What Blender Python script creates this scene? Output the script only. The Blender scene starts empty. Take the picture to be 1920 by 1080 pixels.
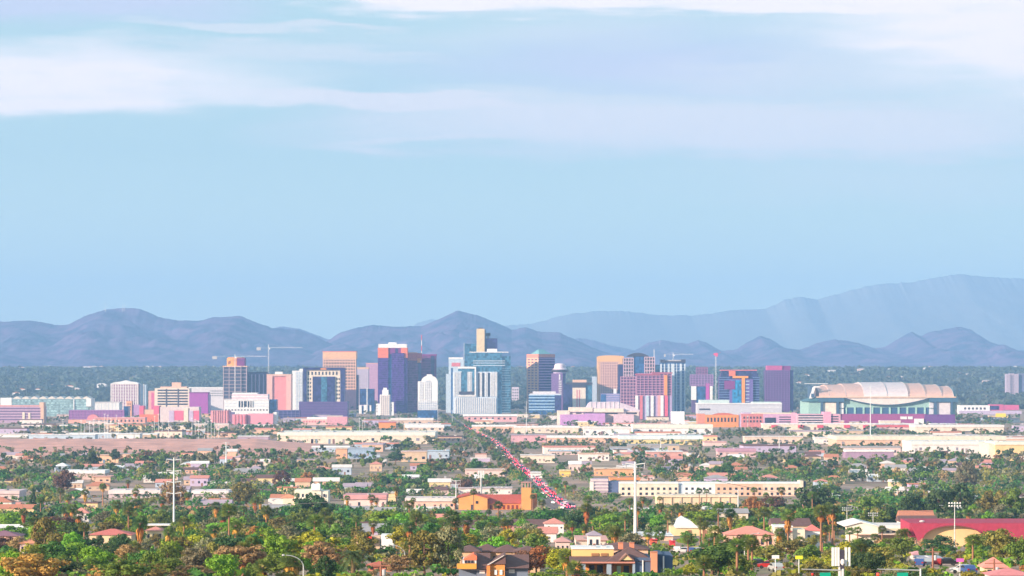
import bpy, math, random
import numpy as np
from mathutils import Vector

# ------------------------------------------------------------------ camera, sky, sun, exposure
F = 6000.0            # focal length in photo pixels (1920 wide)
HZ = 700.0            # photo row of the eye level
CAMZ = 75.0
SC = bpy.context.scene
COL = SC.collection
cam_data = bpy.data.cameras.new("camera")
cam = bpy.data.objects.new("camera", cam_data)
COL.objects.link(cam)
cam.location = (0, 0, CAMZ)
cam.rotation_euler = (math.radians(90), 0, 0)
cam_data.sensor_width = 36
cam_data.lens = 36 * F / 1920
cam_data.shift_y = (HZ - 540) / 1920
cam_data.clip_start = 1.0
cam_data.clip_end = 120000
SC.camera = cam

SUN = Vector((-0.80, -0.53, 0.28)).normalized()
SUN_EL = math.asin(SUN.z)
SUN_ROT = math.atan2(SUN.x, SUN.y)
EXPOSURE = 1.05
SKY_STRENGTH = 0.12
world = bpy.data.worlds.new("World")
SC.world = world
world.use_nodes = True


def build_sky():
    nt = world.node_tree
    N, L = nt.nodes, nt.links
    bg = N['Background']
    bg.inputs[1].default_value = SKY_STRENGTH
    sk = N.new('ShaderNodeTexSky')
    sk.sky_type = 'NISHITA'
    sk.sun_disc = False
    sk.sun_elevation = SUN_EL
    sk.sun_rotation = SUN_ROT % (2 * math.pi)
    sk.ozone_density = 2.5
    sk.dust_density = 0.6
    sk.air_density = 1.0

    def m(op, a, b=None, c=None, clamp=False):
        n = N.new('ShaderNodeMath')
        n.operation = op
        n.use_clamp = clamp
        for i, v in enumerate((a, b, c)):
            if v is None:
                continue
            if isinstance(v, (int, float)):
                n.inputs[i].default_value = v
            else:
                L.new(v, n.inputs[i])
        return n.outputs[0]
    tc = N.new('ShaderNodeTexCoord')
    sp = N.new('ShaderNodeSeparateXYZ')
    L.new(tc.outputs['Generated'], sp.inputs[0])
    y = m('MAXIMUM', m('ABSOLUTE', sp.outputs[1]), 0.05)
    u = m('MULTIPLY', m('DIVIDE', sp.outputs[0], y), 6.0)     # bearing
    v = m('MULTIPLY', m('DIVIDE', sp.outputs[2], y), 6.0)     # height above eye level
    cb = N.new('ShaderNodeCombineXYZ')
    L.new(m('MULTIPLY', u, 1.6), cb.inputs[0])
    L.new(m('MULTIPLY', v, 9.0), cb.inputs[1])
    nz = N.new('ShaderNodeTexNoise')
    nz.inputs['Scale'].default_value = 1.0
    nz.inputs['Detail'].default_value = 7.0
    nz.inputs['Roughness'].default_value = 0.55
    L.new(cb.outputs[0], nz.inputs['Vector'])
    sn = N.new('ShaderNodeSeparateColor')
    L.new(nz.outputs['Color'], sn.inputs[0])
    cb2 = N.new('ShaderNodeCombineXYZ')
    L.new(m('MULTIPLY', u, 5.0), cb2.inputs[0])
    L.new(m('MULTIPLY', v, 45.0), cb2.inputs[1])
    nf = N.new('ShaderNodeTexNoise')
    nf.inputs['Scale'].default_value = 1.0
    nf.inputs['Detail'].default_value = 5.0
    L.new(cb2.outputs[0], nf.inputs['Vector'])
    fine = m('SUBTRACT', nf.outputs['Fac'], 0.5)
    du = m('MULTIPLY', m('SUBTRACT', sn.outputs[0], 0.5), 0.55)
    dv = m('ADD', m('MULTIPLY', m('SUBTRACT', sn.outputs[1], 0.5), 0.13), m('MULTIPLY', fine, 0.06))
    uu = m('ADD', u, du)
    vv = m('ADD', v, dv)

    def blob(cx, cy, rx, ry, st, tilt=0.0, lo=0.35, hi=1.15):
        a = m('DIVIDE', m('SUBTRACT', uu, (cx - 960) / 1000.0), rx / 1000.0)
        vc = m('SUBTRACT', vv, (700 - cy) / 1000.0)
        if tilt:
            vc = m('SUBTRACT', vc, m('MULTIPLY', m('SUBTRACT', uu, (cx - 960) / 1000.0), tilt))
        b = m('DIVIDE', vc, ry / 1000.0)
        r = m('SQRT', m('ADD', m('MULTIPLY', a, a), m('MULTIPLY', b, b)))
        mr = N.new('ShaderNodeMapRange')
        mr.interpolation_type = 'SMOOTHSTEP'
        mr.inputs[1].default_value = hi
        mr.inputs[2].default_value = lo
        mr.inputs[3].default_value = 0.0
        mr.inputs[4].default_value = st
        L.new(r, mr.inputs[0])
        return mr.outputs[0]

    def union(lst):
        o = lst[0]
        for k in lst[1:]:
            o = m('MAXIMUM', o, k)
        return o

    def mix(fac, a, b):
        n = N.new('ShaderNodeMix')
        n.data_type = 'RGBA'
        L.new(fac, n.inputs[0])
        for i, q in ((6, a), (7, b)):
            if isinstance(q, tuple):
                n.inputs[i].default_value = (*q, 1)
            else:
                L.new(q, n.inputs[i])
        return n.outputs[2]
    k = 1.07 / SKY_STRENGTH / (2 ** EXPOSURE)
    low = m('SUBTRACT', 1.0, m('DIVIDE', v, 0.42), clamp=True)
    veilc = mix(low, SKY_VEIL(k), (0.90 * k, 1.04 * k, 0.86 * k))
    base = mix(m('ADD', 0.85, 0), sk.outputs[0], veilc)
    lav = union([blob(1180, 120, 700, 85, 0.7, lo=0.0), blob(150, 5, 400, 55, 0.7), blob(1250, 235, 760, 80, 0.4, lo=0.1)])
    c1 = mix(lav, base, (0.70 * k, 0.69 * k, 0.93 * k))
    veil = union([blob(1360, 235, 880, 80, 0.85, lo=0.45), blob(1000, 60, 620, 40, 0.35, lo=0.1), blob(1700, 330, 620, 60, 0.3, lo=0.1), blob(760, 196, 470, 26, 0.95, tilt=-0.05, lo=0.4, hi=1.1), blob(860, 276, 300, 17, 0.75, tilt=-0.02, lo=0.3), blob(470, 45, 260, 12, 0.6, tilt=0.02), blob(520, 95, 330, 26, 0.55, tilt=-0.03, lo=0.2), blob(1150, 178, 500, 16, 0.5, tilt=-0.01, lo=0.2), blob(1500, 150, 420, 40, 0.5, tilt=-0.04, lo=0.1)])
    c2 = mix(veil, c1, (0.90 * k, 0.87 * k, 0.92 * k))
    white = union([blob(40, 146, 450, 76, 1.0, tilt=0.02, lo=0.5, hi=1.12), blob(270, 150, 420, 62, 0.8, tilt=-0.02, lo=0.15, hi=1.1), blob(1250, -18, 830, 62, 1.0, tilt=-0.015, lo=0.7, hi=1.06),
                   blob(1960, 70, 560, 150, 1.0, tilt=-0.10, lo=0.3, hi=1.12), blob(480, -130, 900, 90, 0.7), blob(1300, -220, 900, 110, 0.8)])
    c3 = mix(m('MULTIPLY', white, m('ADD', 1.0, m('MULTIPLY', fine, 1.1)), clamp=True), c2, (1.11 * k, 1.01 * k, 1.03 * k))
    L.new(c3, bg.inputs[0])


def SKY_VEIL(k):
    return (0.50 * k, 0.69 * k, 0.735 * k)


build_sky()
sun_data = bpy.data.lights.new("sun", 'SUN')
sun_data.energy = 4.9
sun_data.angle = math.radians(0.6)
sun_data.color = (1.0, 0.78, 0.58)
sun = bpy.data.objects.new("sun", sun_data)
COL.objects.link(sun)
sun.location = SUN * 500
sun.rotation_euler = SUN.to_track_quat('Z', 'Y').to_euler()
SC.view_settings.view_transform = 'Standard'
SC.view_settings.look = 'None'
SC.view_settings.exposure = EXPOSURE
SC.view_settings.gamma = 1.0
SC.view_settings.use_curve_mapping = False
SC.cycles.use_denoising = True
SC.cycles.max_bounces = 5
SC.cycles.diffuse_bounces = 2
SC.cycles.glossy_bounces = 2
SC.cycles.transparent_max_bounces = 6
SC.cycles.volume_bounces = 1

# ------------------------------------------------------------------ ground profile and projection
GP = [(-500, -14), (0, -20), (300, -26), (500, -32), (900, -50), (1400, -66), (1900, -74), (2500, -75), (6000, -75),
      (7000, -66), (8000, -47), (9000, -22), (10000, 6), (11000, 12), (13000, 15), (28000, 15)]
GD = np.array([p[0] for p in GP], float)
GZ = np.array([p[1] for p in GP], float)


def gz(d):
    return CAMZ + float(np.interp(d, GD, GZ))


def yg(d):                       # photo row where the ground at distance d shows
    return HZ + F * (CAMZ - gz(d)) / d


_ds = np.concatenate([np.arange(300, 7000, 5.0), np.arange(7000, 11000, 20.0)])
_ys = np.array([yg(d) for d in _ds])


def dist(y):                     # distance at which the ground shows at photo row y
    return float(np.interp(-y, -_ys, _ds))


def wx(px, d):
    return (px - 960) / F * d


def px_of(x, d):
    return 960 + F * x / d


rnd = random.Random(7)

# ------------------------------------------------------------------ materials
MATS = {}


def mat(rgb, rough=0.75, metal=0.0, noise=0.14, scale=0.25, key=None, spec=0.3, emit=None, es=1.0):
    k = key or (tuple(rgb), rough, metal, noise, scale, spec, emit, es)
    if k in MATS:
        return MATS[k]
    m = bpy.data.materials.new("surface")
    m.use_nodes = True
    N, L = m.node_tree.nodes, m.node_tree.links
    b = N['Principled BSDF']
    b.inputs['Base Color'].default_value = (*rgb, 1)
    b.inputs['Roughness'].default_value = rough
    b.inputs['Metallic'].default_value = metal
    b.inputs['Specular IOR Level'].default_value = spec
    if emit:
        b.inputs['Emission Color'].default_value = (*emit, 1)
        b.inputs['Emission Strength'].default_value = es
    if noise:
        tc = N.new('ShaderNodeTexCoord')
        nz = N.new('ShaderNodeTexNoise')
        nz.inputs['Scale'].default_value = scale
        nz.inputs['Detail'].default_value = 5
        L.new(tc.outputs['Object'], nz.inputs['Vector'])
        mr = N.new('ShaderNodeMapRange')
        mr.inputs[1].default_value = 0.25
        mr.inputs[2].default_value = 0.75
        mr.inputs[3].default_value = 1 - noise
        mr.inputs[4].default_value = 1 + noise
        L.new(nz.outputs['Fac'], mr.inputs[0])
        mx = N.new('ShaderNodeMix')
        mx.data_type = 'RGBA'
        mx.blend_type = 'MULTIPLY'
        mx.inputs[0].default_value = 1
        mx.inputs[6].default_value = (*rgb, 1)
        L.new(mr.outputs[0], mx.inputs[7])
        L.new(mx.outputs[2], b.inputs['Base Color'])
    MATS[k] = m
    return m


def glass(rgb, rough=0.22, metal=0.22):
    """tinted curtain wall: panes of about 3.5 m, each a little lighter or darker"""
    k = ('glass', tuple(rgb), rough, metal)
    if k in MATS:
        return MATS[k]
    m = mat(rgb, rough, metal, 0.0, spec=0.45, key=k)
    N, L = m.node_tree.nodes, m.node_tree.links
    b = N['Principled BSDF']
    tc = N.new('ShaderNodeTexCoord')
    mp = N.new('ShaderNodeMapping')
    mp.inputs['Scale'].default_value = (0.31, 0.31, 0.27)
    L.new(tc.outputs['Object'], mp.inputs[0])
    fl = N.new('ShaderNodeVectorMath')
    fl.operation = 'FLOOR'
    L.new(mp.outputs[0], fl.inputs[0])
    wn = N.new('ShaderNodeTexWhiteNoise')
    L.new(fl.outputs[0], wn.inputs['Vector'])
    mr = N.new('ShaderNodeMapRange')
    mr.inputs[3].default_value = 0.5
    mr.inputs[4].default_value = 1.55
    L.new(wn.outputs['Value'], mr.inputs[0])
    mx = N.new('ShaderNodeMix')
    mx.data_type = 'RGBA'
    mx.blend_type = 'MULTIPLY'
    mx.inputs[0].default_value = 1
    mx.inputs[6].default_value = (*rgb, 1)
    L.new(mr.outputs[0], mx.inputs[7])
    L.new(mx.outputs[2], b.inputs['Base Color'])
    return m


def leafmat(rgb, key, attr=False):
    m = bpy.data.materials.new("foliage")
    m.use_nodes = True
    N, L = m.node_tree.nodes, m.node_tree.links
    b = N['Principled BSDF']
    b.inputs['Roughness'].default_value = 0.65
    b.inputs['Specular IOR Level'].default_value = 0.25
    ge = N.new('ShaderNodeNewGeometry')
    oi = N.new('ShaderNodeObjectInfo')
    hs = N.new('ShaderNodeHueSaturation')
    if attr:
        at = N.new('ShaderNodeAttribute')
        at.attribute_name = 'tint'
        L.new(at.outputs['Color'], hs.inputs['Color'])
    else:
        hs.inputs['Color'].default_value = (*rgb, 1)

    def mr(src, lo, hi):
        n = N.new('ShaderNodeMapRange')
        n.inputs[3].default_value = lo
        n.inputs[4].default_value = hi
        L.new(src, n.inputs[0])
        return n.outputs[0]
    L.new(mr(oi.outputs['Random'], 0.47, 0.53), hs.inputs['Hue'])
    mm = N.new('ShaderNodeMath')
    mm.operation = 'MULTIPLY'
    L.new(mr(ge.outputs['Random Per Island'], 0.72, 1.32), mm.inputs[0])
    L.new(mr(oi.outputs['Random'], 0.8, 1.2), mm.inputs[1])
    L.new(mm.outputs[0], hs.inputs['Value'])
    L.new(hs.outputs[0], b.inputs['Base Color'])
    tr = N.new('ShaderNodeBsdfTranslucent')
    L.new(hs.outputs[0], tr.inputs['Color'])
    ms = N.new('ShaderNodeMixShader')
    ms.inputs[0].default_value = 0.3
    L.new(b.outputs[0], ms.inputs[1])
    L.new(tr.outputs[0], ms.inputs[2])
    L.new(ms.outputs[0], N['Material Output'].inputs[0])
    return m


# ------------------------------------------------------------------ mesh helpers
class MB:
    def __init__(s):
        s.v = []
        s.f = []
        s.mi = []
        s.cur = 0

    def face(s, idx):
        s.f.append(idx)
        s.mi.append(s.cur)

    def box(s, x0, x1, y0, y1, z0, z1):
        b = len(s.v)
        s.v += [(x0, y0, z0), (x1, y0, z0), (x1, y1, z0), (x0, y1, z0), (x0, y0, z1), (x1, y0, z1), (x1, y1, z1), (x0, y1, z1)]
        for q in ((0, 3, 2, 1), (4, 5, 6, 7), (0, 1, 5, 4), (1, 2, 6, 5), (2, 3, 7, 6), (3, 0, 4, 7)):
            s.face(tuple(b + i for i in q))
        return s

    def prism(s, pts, y0, y1):            # polygon in x,z (counter-clockwise seen from -y) pushed along y
        b = len(s.v)
        n = len(pts)
        s.v += [(p[0], y0, p[1]) for p in pts] + [(p[0], y1, p[1]) for p in pts]
        s.face(tuple(range(b, b + n)))
        s.face(tuple(range(b + 2 * n - 1, b + n - 1, -1)))
        for i in range(n):
            j = (i + 1) % n
            s.face((b + j, b + i, b + n + i, b + n + j))
        return s

    def prism_x(s, pts, x0, x1):          # polygon in y,z pushed along x
        b = len(s.v)
        n = len(pts)
        s.v += [(x0, p[0], p[1]) for p in pts] + [(x1, p[0], p[1]) for p in pts]
        s.face(tuple(range(b + n - 1, b - 1, -1)))
        s.face(tuple(range(b + n, b + 2 * n)))
        for i in range(n):
            j = (i + 1) % n
            s.face((b + i, b + j, b + n + j, b + n + i))
        return s

    def lathe(s, cx, cy, prof, n=20):     # prof: (radius, z) from the bottom up
        b = len(s.v)
        for r, z in prof:
            for k in range(n):
                a = 2 * math.pi * k / n
                s.v.append((cx + r * math.cos(a), cy + r * math.sin(a), z))
        for i in range(len(prof) - 1):
            for k in range(n):
                k2 = (k + 1) % n
                s.face((b + i * n + k, b + i * n + k2, b + (i + 1) * n + k2, b + (i + 1) * n + k))
        s.face(tuple(b + k for k in range(n - 1, -1, -1)))
        t = b + (len(prof) - 1) * n
        s.face(tuple(t + k for k in range(n)))
        return s

    def tube(s, pts, radii, n=7):
        b = len(s.v)
        pts = [Vector(p) for p in pts]
        for i, p in enumerate(pts):
            t = (pts[min(i + 1, len(pts) - 1)] - pts[max(i - 1, 0)]).normalized()
            a = t.orthogonal().normalized() if abs(t.z) < 0.9 else Vector((1, 0, 0))
            a = (a - t * a.dot(t)).normalized()
            c = t.cross(a)
            r = radii[i] if isinstance(radii, (list, tuple)) else radii
            for k in range(n):
                q = 2 * math.pi * k / n
                s.v.append(tuple(p + a * (r * math.cos(q)) + c * (r * math.sin(q))))
        for i in range(len(pts) - 1):
            for k in range(n):
                k2 = (k + 1) % n
                s.face((b + i * n + k, b + i * n + k2, b + (i + 1) * n + k2, b + (i + 1) * n + k))
        s.face(tuple(b + k for k in range(n - 1, -1, -1)))
        t = b + (len(pts) - 1) * n
        s.face(tuple(t + k for k in range(n)))
        return s

    def hip(s, x0, x1, y0, y1, z0, z1, ridge=0.5, over=0.4, gable=False):
        x0 -= over; x1 += over; y0 -= over; y1 += over
        b = len(s.v)
        ym = (y0 + y1) / 2
        ins = 0 if gable else ridge * (y1 - y0)
        ins = min(ins, (x1 - x0) * 0.49)
        s.v += [(x0, y0, z0), (x1, y0, z0), (x1, y1, z0), (x0, y1, z0), (x0 + ins, ym, z1), (x1 - ins, ym, z1)]
        for q in ((0, 1, 5, 4), (1, 2, 5), (2, 3, 4, 5), (3, 0, 4), (3, 2, 1, 0)):
            s.face(tuple(b + i for i in q))
        return s

    def mesh(s, name):
        me = bpy.data.meshes.new(name)
        me.from_pydata(s.v, [], s.f)
        if any(s.mi):
            me.polygons.foreach_set('material_index', s.mi)
        me.update()
        return me


def link(name, me, material, parent=None):
    for k in (material if isinstance(material, (list, tuple)) else [material]):
        me.materials.append(k)
    o = bpy.data.objects.new(name, me)
    COL.objects.link(o)
    if parent:
        o.parent = parent
    return o


def tag(o, label=None, cat=None, group=None, kind=None):
    if label: o['label'] = label
    if cat: o['category'] = cat
    if group: o['group'] = group
    if kind: o['kind'] = kind
    return o


def empty(name, loc, rz=0.0):
    o = bpy.data.objects.new(name, None)
    o.empty_display_size = 1
    COL.objects.link(o)
    o.location = loc
    o.rotation_euler = (0, 0, rz)
    return o


def copy_tree(o, parent=None):
    c = o.copy()
    COL.objects.link(c)
    c.parent = parent
    for ch in o.children:
        copy_tree(ch, c)
    return c


CLEAR = []        # photo rectangles that trees nearer than d must not cover: (x0, x1, y0, y1, d)
FOOT = []         # ground footprints: (x0, x1, y0, y1) in metres
LANDMARK = []     # (phrase, px, py)


class Bld:
    """A building laid out from photo measurements at its own distance d: boxes take photo columns and rows, depth in metres."""
    def __init__(s, name, label, x0, x1, d, rot=0, cat='tower', group=None, clear=None, depth=30):
        s.xc = (x0 + x1) / 2
        s.d = d
        s.s = d / F
        s.yb = yg(d)
        s.root = empty(name, (wx(s.xc, d), d, gz(d)), math.radians(rot))
        tag(s.root, label, cat, group)
        s.m = MB()
        FOOT.append((wx(x0, d) - 3, wx(x1, d) + 3, d - 3, d + depth + 3))
        if clear:
            CLEAR.append((x0, x1, clear[0], clear[1], d))

    def X(s, px): return (px - s.xc) * s.s
    def Z(s, py): return (s.yb - py) * s.s

    def part(s, name, material, boxes, parent=None, label=None):
        o = None
        for x0, x1, yt, yb, v0, v1 in boxes:
            m = MB()
            m.box(s.X(x0), s.X(x1), v0, v1, s.Z(yb), s.Z(yt))
            o = link(name, m.mesh(name), material, parent or s.root)
            if label: o['label'] = label
        return o

    def poly(s, name, material, pts, v0, v1, parent=None):
        m = MB()
        P = [(s.X(p[0]), s.Z(p[1])) for p in pts]
        a = sum(P[i][0] * P[(i + 1) % len(P)][1] - P[(i + 1) % len(P)][0] * P[i][1] for i in range(len(P)))
        if a < 0: P.reverse()
        m.prism(P, v0, v1)
        return link(name, m.mesh(name), material, parent or s.root)

    def mesh(s, name, material, mb, parent=None):
        return link(name, mb.mesh(name), material, parent or s.root)

    def grid(s, name, material, x0, x1, yt, yb, nx, nz, cw, bh, proud=0.7, v=0.0, parent=None):
        """mullions and spandrels standing proud of the front"""
        m = MB()
        xs = [x0 + (x1 - x0) * i / max(nx, 1) for i in range(nx + 1)] if nx else []
        for x in xs:
            a = min(max(x - cw / 2, x0), x1 - cw)
            m.box(s.X(a), s.X(a + cw), v - proud, v + 0.05, s.Z(yb), s.Z(yt))
        zs = [yt + (yb - yt) * i / max(nz, 1) for i in range(nz + 1)] if nz else []
        for y in zs:
            a = min(max(y - bh / 2, yt), yb - bh)
            m.box(s.X(x0) + 0.02, s.X(x1) - 0.02, v - proud * 0.75, v + 0.04, s.Z(a + bh), s.Z(a))
        return link(name, m.mesh(name), material, parent or s.root)

    def gridside(s, name, material, px, sign, v0, v1, yt, yb, nv, nz, cw, bh, proud=0.7):
        """the same on a side wall; cw in metres, bh in rows; sign -1 for the left wall"""
        m = MB()
        X = s.X(px)
        xa, xb = (X - proud, X + 0.05) if sign < 0 else (X - 0.05, X + proud)
        xc, xd = (X - proud * 0.75, X + 0.04) if sign < 0 else (X - 0.04, X + proud * 0.75)
        for i in range(nv + 1):
            v = v0 + (v1 - v0 - cw) * i / nv
            m.box(xa, xb, v, v + cw, s.Z(yb), s.Z(yt))
        for i in range(nz + 1):
            y = yt + (yb - yt - bh) * i / nz
            m.box(xc, xd, v0 + 0.02, v1 - 0.02, s.Z(y + bh), s.Z(y))
        return link(name, m.mesh(name), material, s.root)

    def windows(s, material, x0, x1, yt, yb, nx, nz, w=0.55, h=0.5, v=0.0, parent=None, name='window'):
        """separate window panes sitting 6 cm proud of the wall"""
        px, pz = (x1 - x0) / nx, (yb - yt) / nz
        for i in range(nx):
            for k in range(nz):
                a = x0 + px * (i + 0.5 - w / 2)
                c = yt + pz * (k + 0.5 - h / 2)
                s.part(name, material, [(a, a + px * w, c, c + pz * h, v - 0.06, v + 0.02)], parent)


# ------------------------------------------------------------------ the setting: ground, road, mountains
def vnoise(x, y, seed):
    r = np.random.RandomState(seed)
    T = r.rand(256, 256)
    xi = np.floor(x).astype(int); yi = np.floor(y).astype(int)
    fx = x - xi; fy = y - yi
    fx = fx * fx * (3 - 2 * fx); fy = fy * fy * (3 - 2 * fy)
    a = T[xi % 256, yi % 256]; b = T[(xi + 1) % 256, yi % 256]
    c = T[xi % 256, (yi + 1) % 256]; d = T[(xi + 1) % 256, (yi + 1) % 256]
    return (a * (1 - fx) + b * fx) * (1 - fy) + (c * (1 - fx) + d * fx) * fy


def fbm(x, y, seed, oct=5):
    o = np.zeros_like(x, dtype=float); amp = 0.5; s = 1.0
    for i in range(oct):
        o += amp * vnoise(x * s, y * s, seed + i)
        amp *= 0.5; s *= 2.03
    return o


def grid_mesh(name, X, Y, Z, material, smooth=True):
    ny, nx = X.shape
    V = np.stack([X, Y, Z], -1).reshape(-1, 3)
    i = np.arange(ny - 1)[:, None] * nx + np.arange(nx - 1)[None, :]
    Q = np.stack([i, i + 1, i + nx + 1, i + nx], -1).reshape(-1, 4)
    return quad_object(name, V, Q, material, smooth)


def quad_mesh(name, V, Q, smooth=False):
    me = bpy.data.meshes.new(name)
    me.vertices.add(len(V)); me.vertices.foreach_set('co', np.ascontiguousarray(V, dtype=np.float32).ravel())
    me.loops.add(len(Q) * 4); me.loops.foreach_set('vertex_index', np.ascontiguousarray(Q, dtype=np.int32).ravel())
    me.polygons.add(len(Q)); me.polygons.foreach_set('loop_start', np.arange(0, len(Q) * 4, 4, dtype=np.int32))
    me.polygons.foreach_set('loop_total', np.full(len(Q), 4, dtype=np.int32))
    if smooth:
        me.polygons.foreach_set('use_smooth', np.ones(len(Q), dtype=bool))
    me.update(calc_edges=True)
    return me


def quad_object(name, V, Q, material, smooth=False, parent=None):
    return link(name, quad_mesh(name, V, Q, smooth), material, parent)


def ground_material():
    m = bpy.data.materials.new("ground")
    m.use_nodes = True
    N, L = m.node_tree.nodes, m.node_tree.links
    b = N['Principled BSDF']
    b.inputs['Roughness'].default_value = 0.95
    tc = N.new('ShaderNodeTexCoord')

    def noise(scale, detail=4):
        n = N.new('ShaderNodeTexNoise')
        n.inputs['Scale'].default_value = scale
        n.inputs['Detail'].default_value = detail
        L.new(tc.outputs['Object'], n.inputs['Vector'])
        return n.outputs['Fac']

    def ramp(src, stops):
        r = N.new('ShaderNodeValToRGB')
        e = r.color_ramp.elements
        e[0].position, e[0].color = stops[0][0], (*stops[0][1], 1)
        e[1].position, e[1].color = stops[-1][0], (*stops[-1][1], 1)
        for p, c in stops[1:-1]:
            k = e.new(p); k.color = (*c, 1)
        L.new(src, r.inputs[0])
        return r.outputs[0]
    vo = N.new('ShaderNodeTexVoronoi')
    vo.inputs['Scale'].default_value = 0.022
    vo.distance = 'CHEBYCHEV'
    L.new(tc.outputs['Object'], vo.inputs['Vector'])
    sc = N.new('ShaderNodeSeparateColor')
    L.new(vo.outputs['Color'], sc.inputs[0])
    lots = ramp(sc.outputs[0], [(0.0, (0.14, 0.11, 0.10)), (0.3, (0.30, 0.20, 0.16)), (0.55, (0.44, 0.28, 0.22)), (0.75, (0.13, 0.15, 0.06)), (1.0, (0.56, 0.40, 0.34))])
    dirt = ramp(noise(0.02, 6), [(0.3, (0.16, 0.15, 0.07)), (0.5, (0.36, 0.23, 0.17)), (0.7, (0.48, 0.32, 0.26))])
    mx = N.new('ShaderNodeMix'); mx.data_type = 'RGBA'
    mx.inputs[0].default_value = 0.5
    L.new(lots, mx.inputs[6]); L.new(dirt, mx.inputs[7])
    L.new(mx.outputs[2], b.inputs['Base Color'])
    return m


def build_ground():
    ds = sorted(set([float(g) for g in GD] + list(np.linspace(-480, 14000, 60)) + [18000., 23000., 27900.]))
    xs = np.linspace(-8800, 8800, 23)
    X, Y = np.meshgrid(xs, np.array(ds))
    Z = np.interp(Y, GD, GZ) + CAMZ
    o = grid_mesh('ground', X, Y, Z, ground_material(), smooth=False)
    tag(o, 'wide desert valley floor of dirt lots, streets and dry yards', kind='structure')


build_ground()

ROADP = [(40, 1380), (26, 1700), (22, 1900), (12, 2300), (2, 2600), (-8, 3000), (-22, 3500), (-46, 4000), (-91, 5000), (-127, 6000)]


def road_x(d):
    return float(np.interp(d, [p[1] for p in ROADP], [p[0] for p in ROADP]))


def build_road():
    ds = [p[1] for p in ROADP] + [4500, 5500, 2100, 3200]
    ds = sorted(ds)
    V = []
    for d in ds:
        x = road_x(d)
        V += [(x - 7, d, gz(d) + 0.12), (x + 7, d, gz(d) + 0.12)]
    Q = [(2 * i, 2 * i + 1, 2 * i + 3, 2 * i + 2) for i in range(len(ds) - 1)]
    quad_object('road', np.array(V), np.array(Q), mat((0.17, 0.13, 0.125), 0.9, key='asphalt', scale=0.3))['kind'] = 'structure'
    bpy.data.objects['road']['label'] = 'long straight avenue running towards the towers'
    m = MB()
    for side in (-1, 1):                 # pavements with kerbs
        V = []
        for i in range(len(ds) - 1):
            a, b = ds[i], ds[i + 1]
            xa, xb = road_x(a) + side * 7, road_x(b) + side * 7
            w = 2 * side
            k = len(m.v)
            za, zb = gz(a), gz(b)
            m.v += [(xa, a, za), (xa + w, a, za), (xa + w, a, za + 0.27), (xa, a, za + 0.27),
                    (xb, b, zb), (xb + w, b, zb), (xb + w, b, zb + 0.27), (xb, b, zb + 0.27)]
            for q in ((3, 2, 6, 7), (0, 3, 7, 4), (1, 2, 6, 5), (0, 1, 2, 3), (4, 5, 6, 7)):
                m.face(tuple(k + j for j in q))
    o = link('pavement', m.mesh('pavement'), mat((0.32, 0.25, 0.21), 0.9))
    tag(o, 'pale pavements along both sides of the avenue', kind='structure')
    m = MB()
    for d in np.arange(1400, 2600, 12.0):
        for off in (-3.9, 3.1):
            x = road_x(d) + off
            m.v += [(x - .08, d, gz(d) + .14), (x + .08, d, gz(d) + .14), (x + .08, d + 3, gz(d + 3) + .14), (x - .08, d + 3, gz(d + 3) + .14)]
            k = len(m.v) - 4
            m.face((k, k + 1, k + 2, k + 3))
    for off in (-.2, .2):
        for d in np.arange(1400, 2600, 20.0):
            x = road_x(d) + off
            m.v += [(x - .07, d, gz(d) + .14), (x + .07, d, gz(d) + .14), (road_x(d + 20) + off + .07, d + 20, gz(d + 20) + .14), (road_x(d + 20) + off - .07, d + 20, gz(d + 20) + .14)]
            k = len(m.v) - 4
            m.face((k, k + 1, k + 2, k + 3))
    o = link('road_markings', m.mesh('road_markings'), mat((0.7, 0.66, 0.5), 0.8, noise=0.2))
    tag(o, 'lane lines painted on the avenue', kind='structure')


build_road()


def build_bank():                      # the bare dirt bank of the dry river
    nx, ny = 140, 26
    px = np.linspace(-80, 600, nx)
    t = np.linspace(0, 1, ny)
    T, P = np.meshgrid(t, px, indexing='ij')
    d0, d1 = 2900.0, 3450.0
    Y = d0 + (d1 - d0) * T
    X = (P - 960) / F * Y
    taper = np.clip((600 - P) / 120, 0, 1) * np.clip((P + 80) / 60, 0, 1)
    h = (np.clip(T / 0.55, 0, 1) ** 1.3) * np.clip((1 - T) / 0.12, 0, 1)
    Z = np.interp(Y, GD, GZ) + CAMZ + taper * h * (4.5 + 2.5 * fbm(P / 30, T * 4, 5)) + 0.15
    o = grid_mesh('dirt_bank', X, Y, Z, mat((0.62, 0.32, 0.26), 0.95, noise=0.3, scale=0.03))
    tag(o, 'bare pink dirt bank along the dry river', kind='structure')


build_bank()


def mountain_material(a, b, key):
    m = bpy.data.materials.new("hazed_mountain_rock")
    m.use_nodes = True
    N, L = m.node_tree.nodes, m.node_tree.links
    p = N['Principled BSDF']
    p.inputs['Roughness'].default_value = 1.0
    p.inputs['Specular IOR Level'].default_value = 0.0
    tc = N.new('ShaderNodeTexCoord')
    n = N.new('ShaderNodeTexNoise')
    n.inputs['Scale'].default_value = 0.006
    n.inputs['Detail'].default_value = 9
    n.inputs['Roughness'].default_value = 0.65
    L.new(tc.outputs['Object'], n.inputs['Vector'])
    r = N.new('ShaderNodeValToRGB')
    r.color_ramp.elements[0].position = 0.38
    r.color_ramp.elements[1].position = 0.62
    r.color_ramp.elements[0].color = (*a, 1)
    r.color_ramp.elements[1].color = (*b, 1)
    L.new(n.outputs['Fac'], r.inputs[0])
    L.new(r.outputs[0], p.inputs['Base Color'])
    return m


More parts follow.
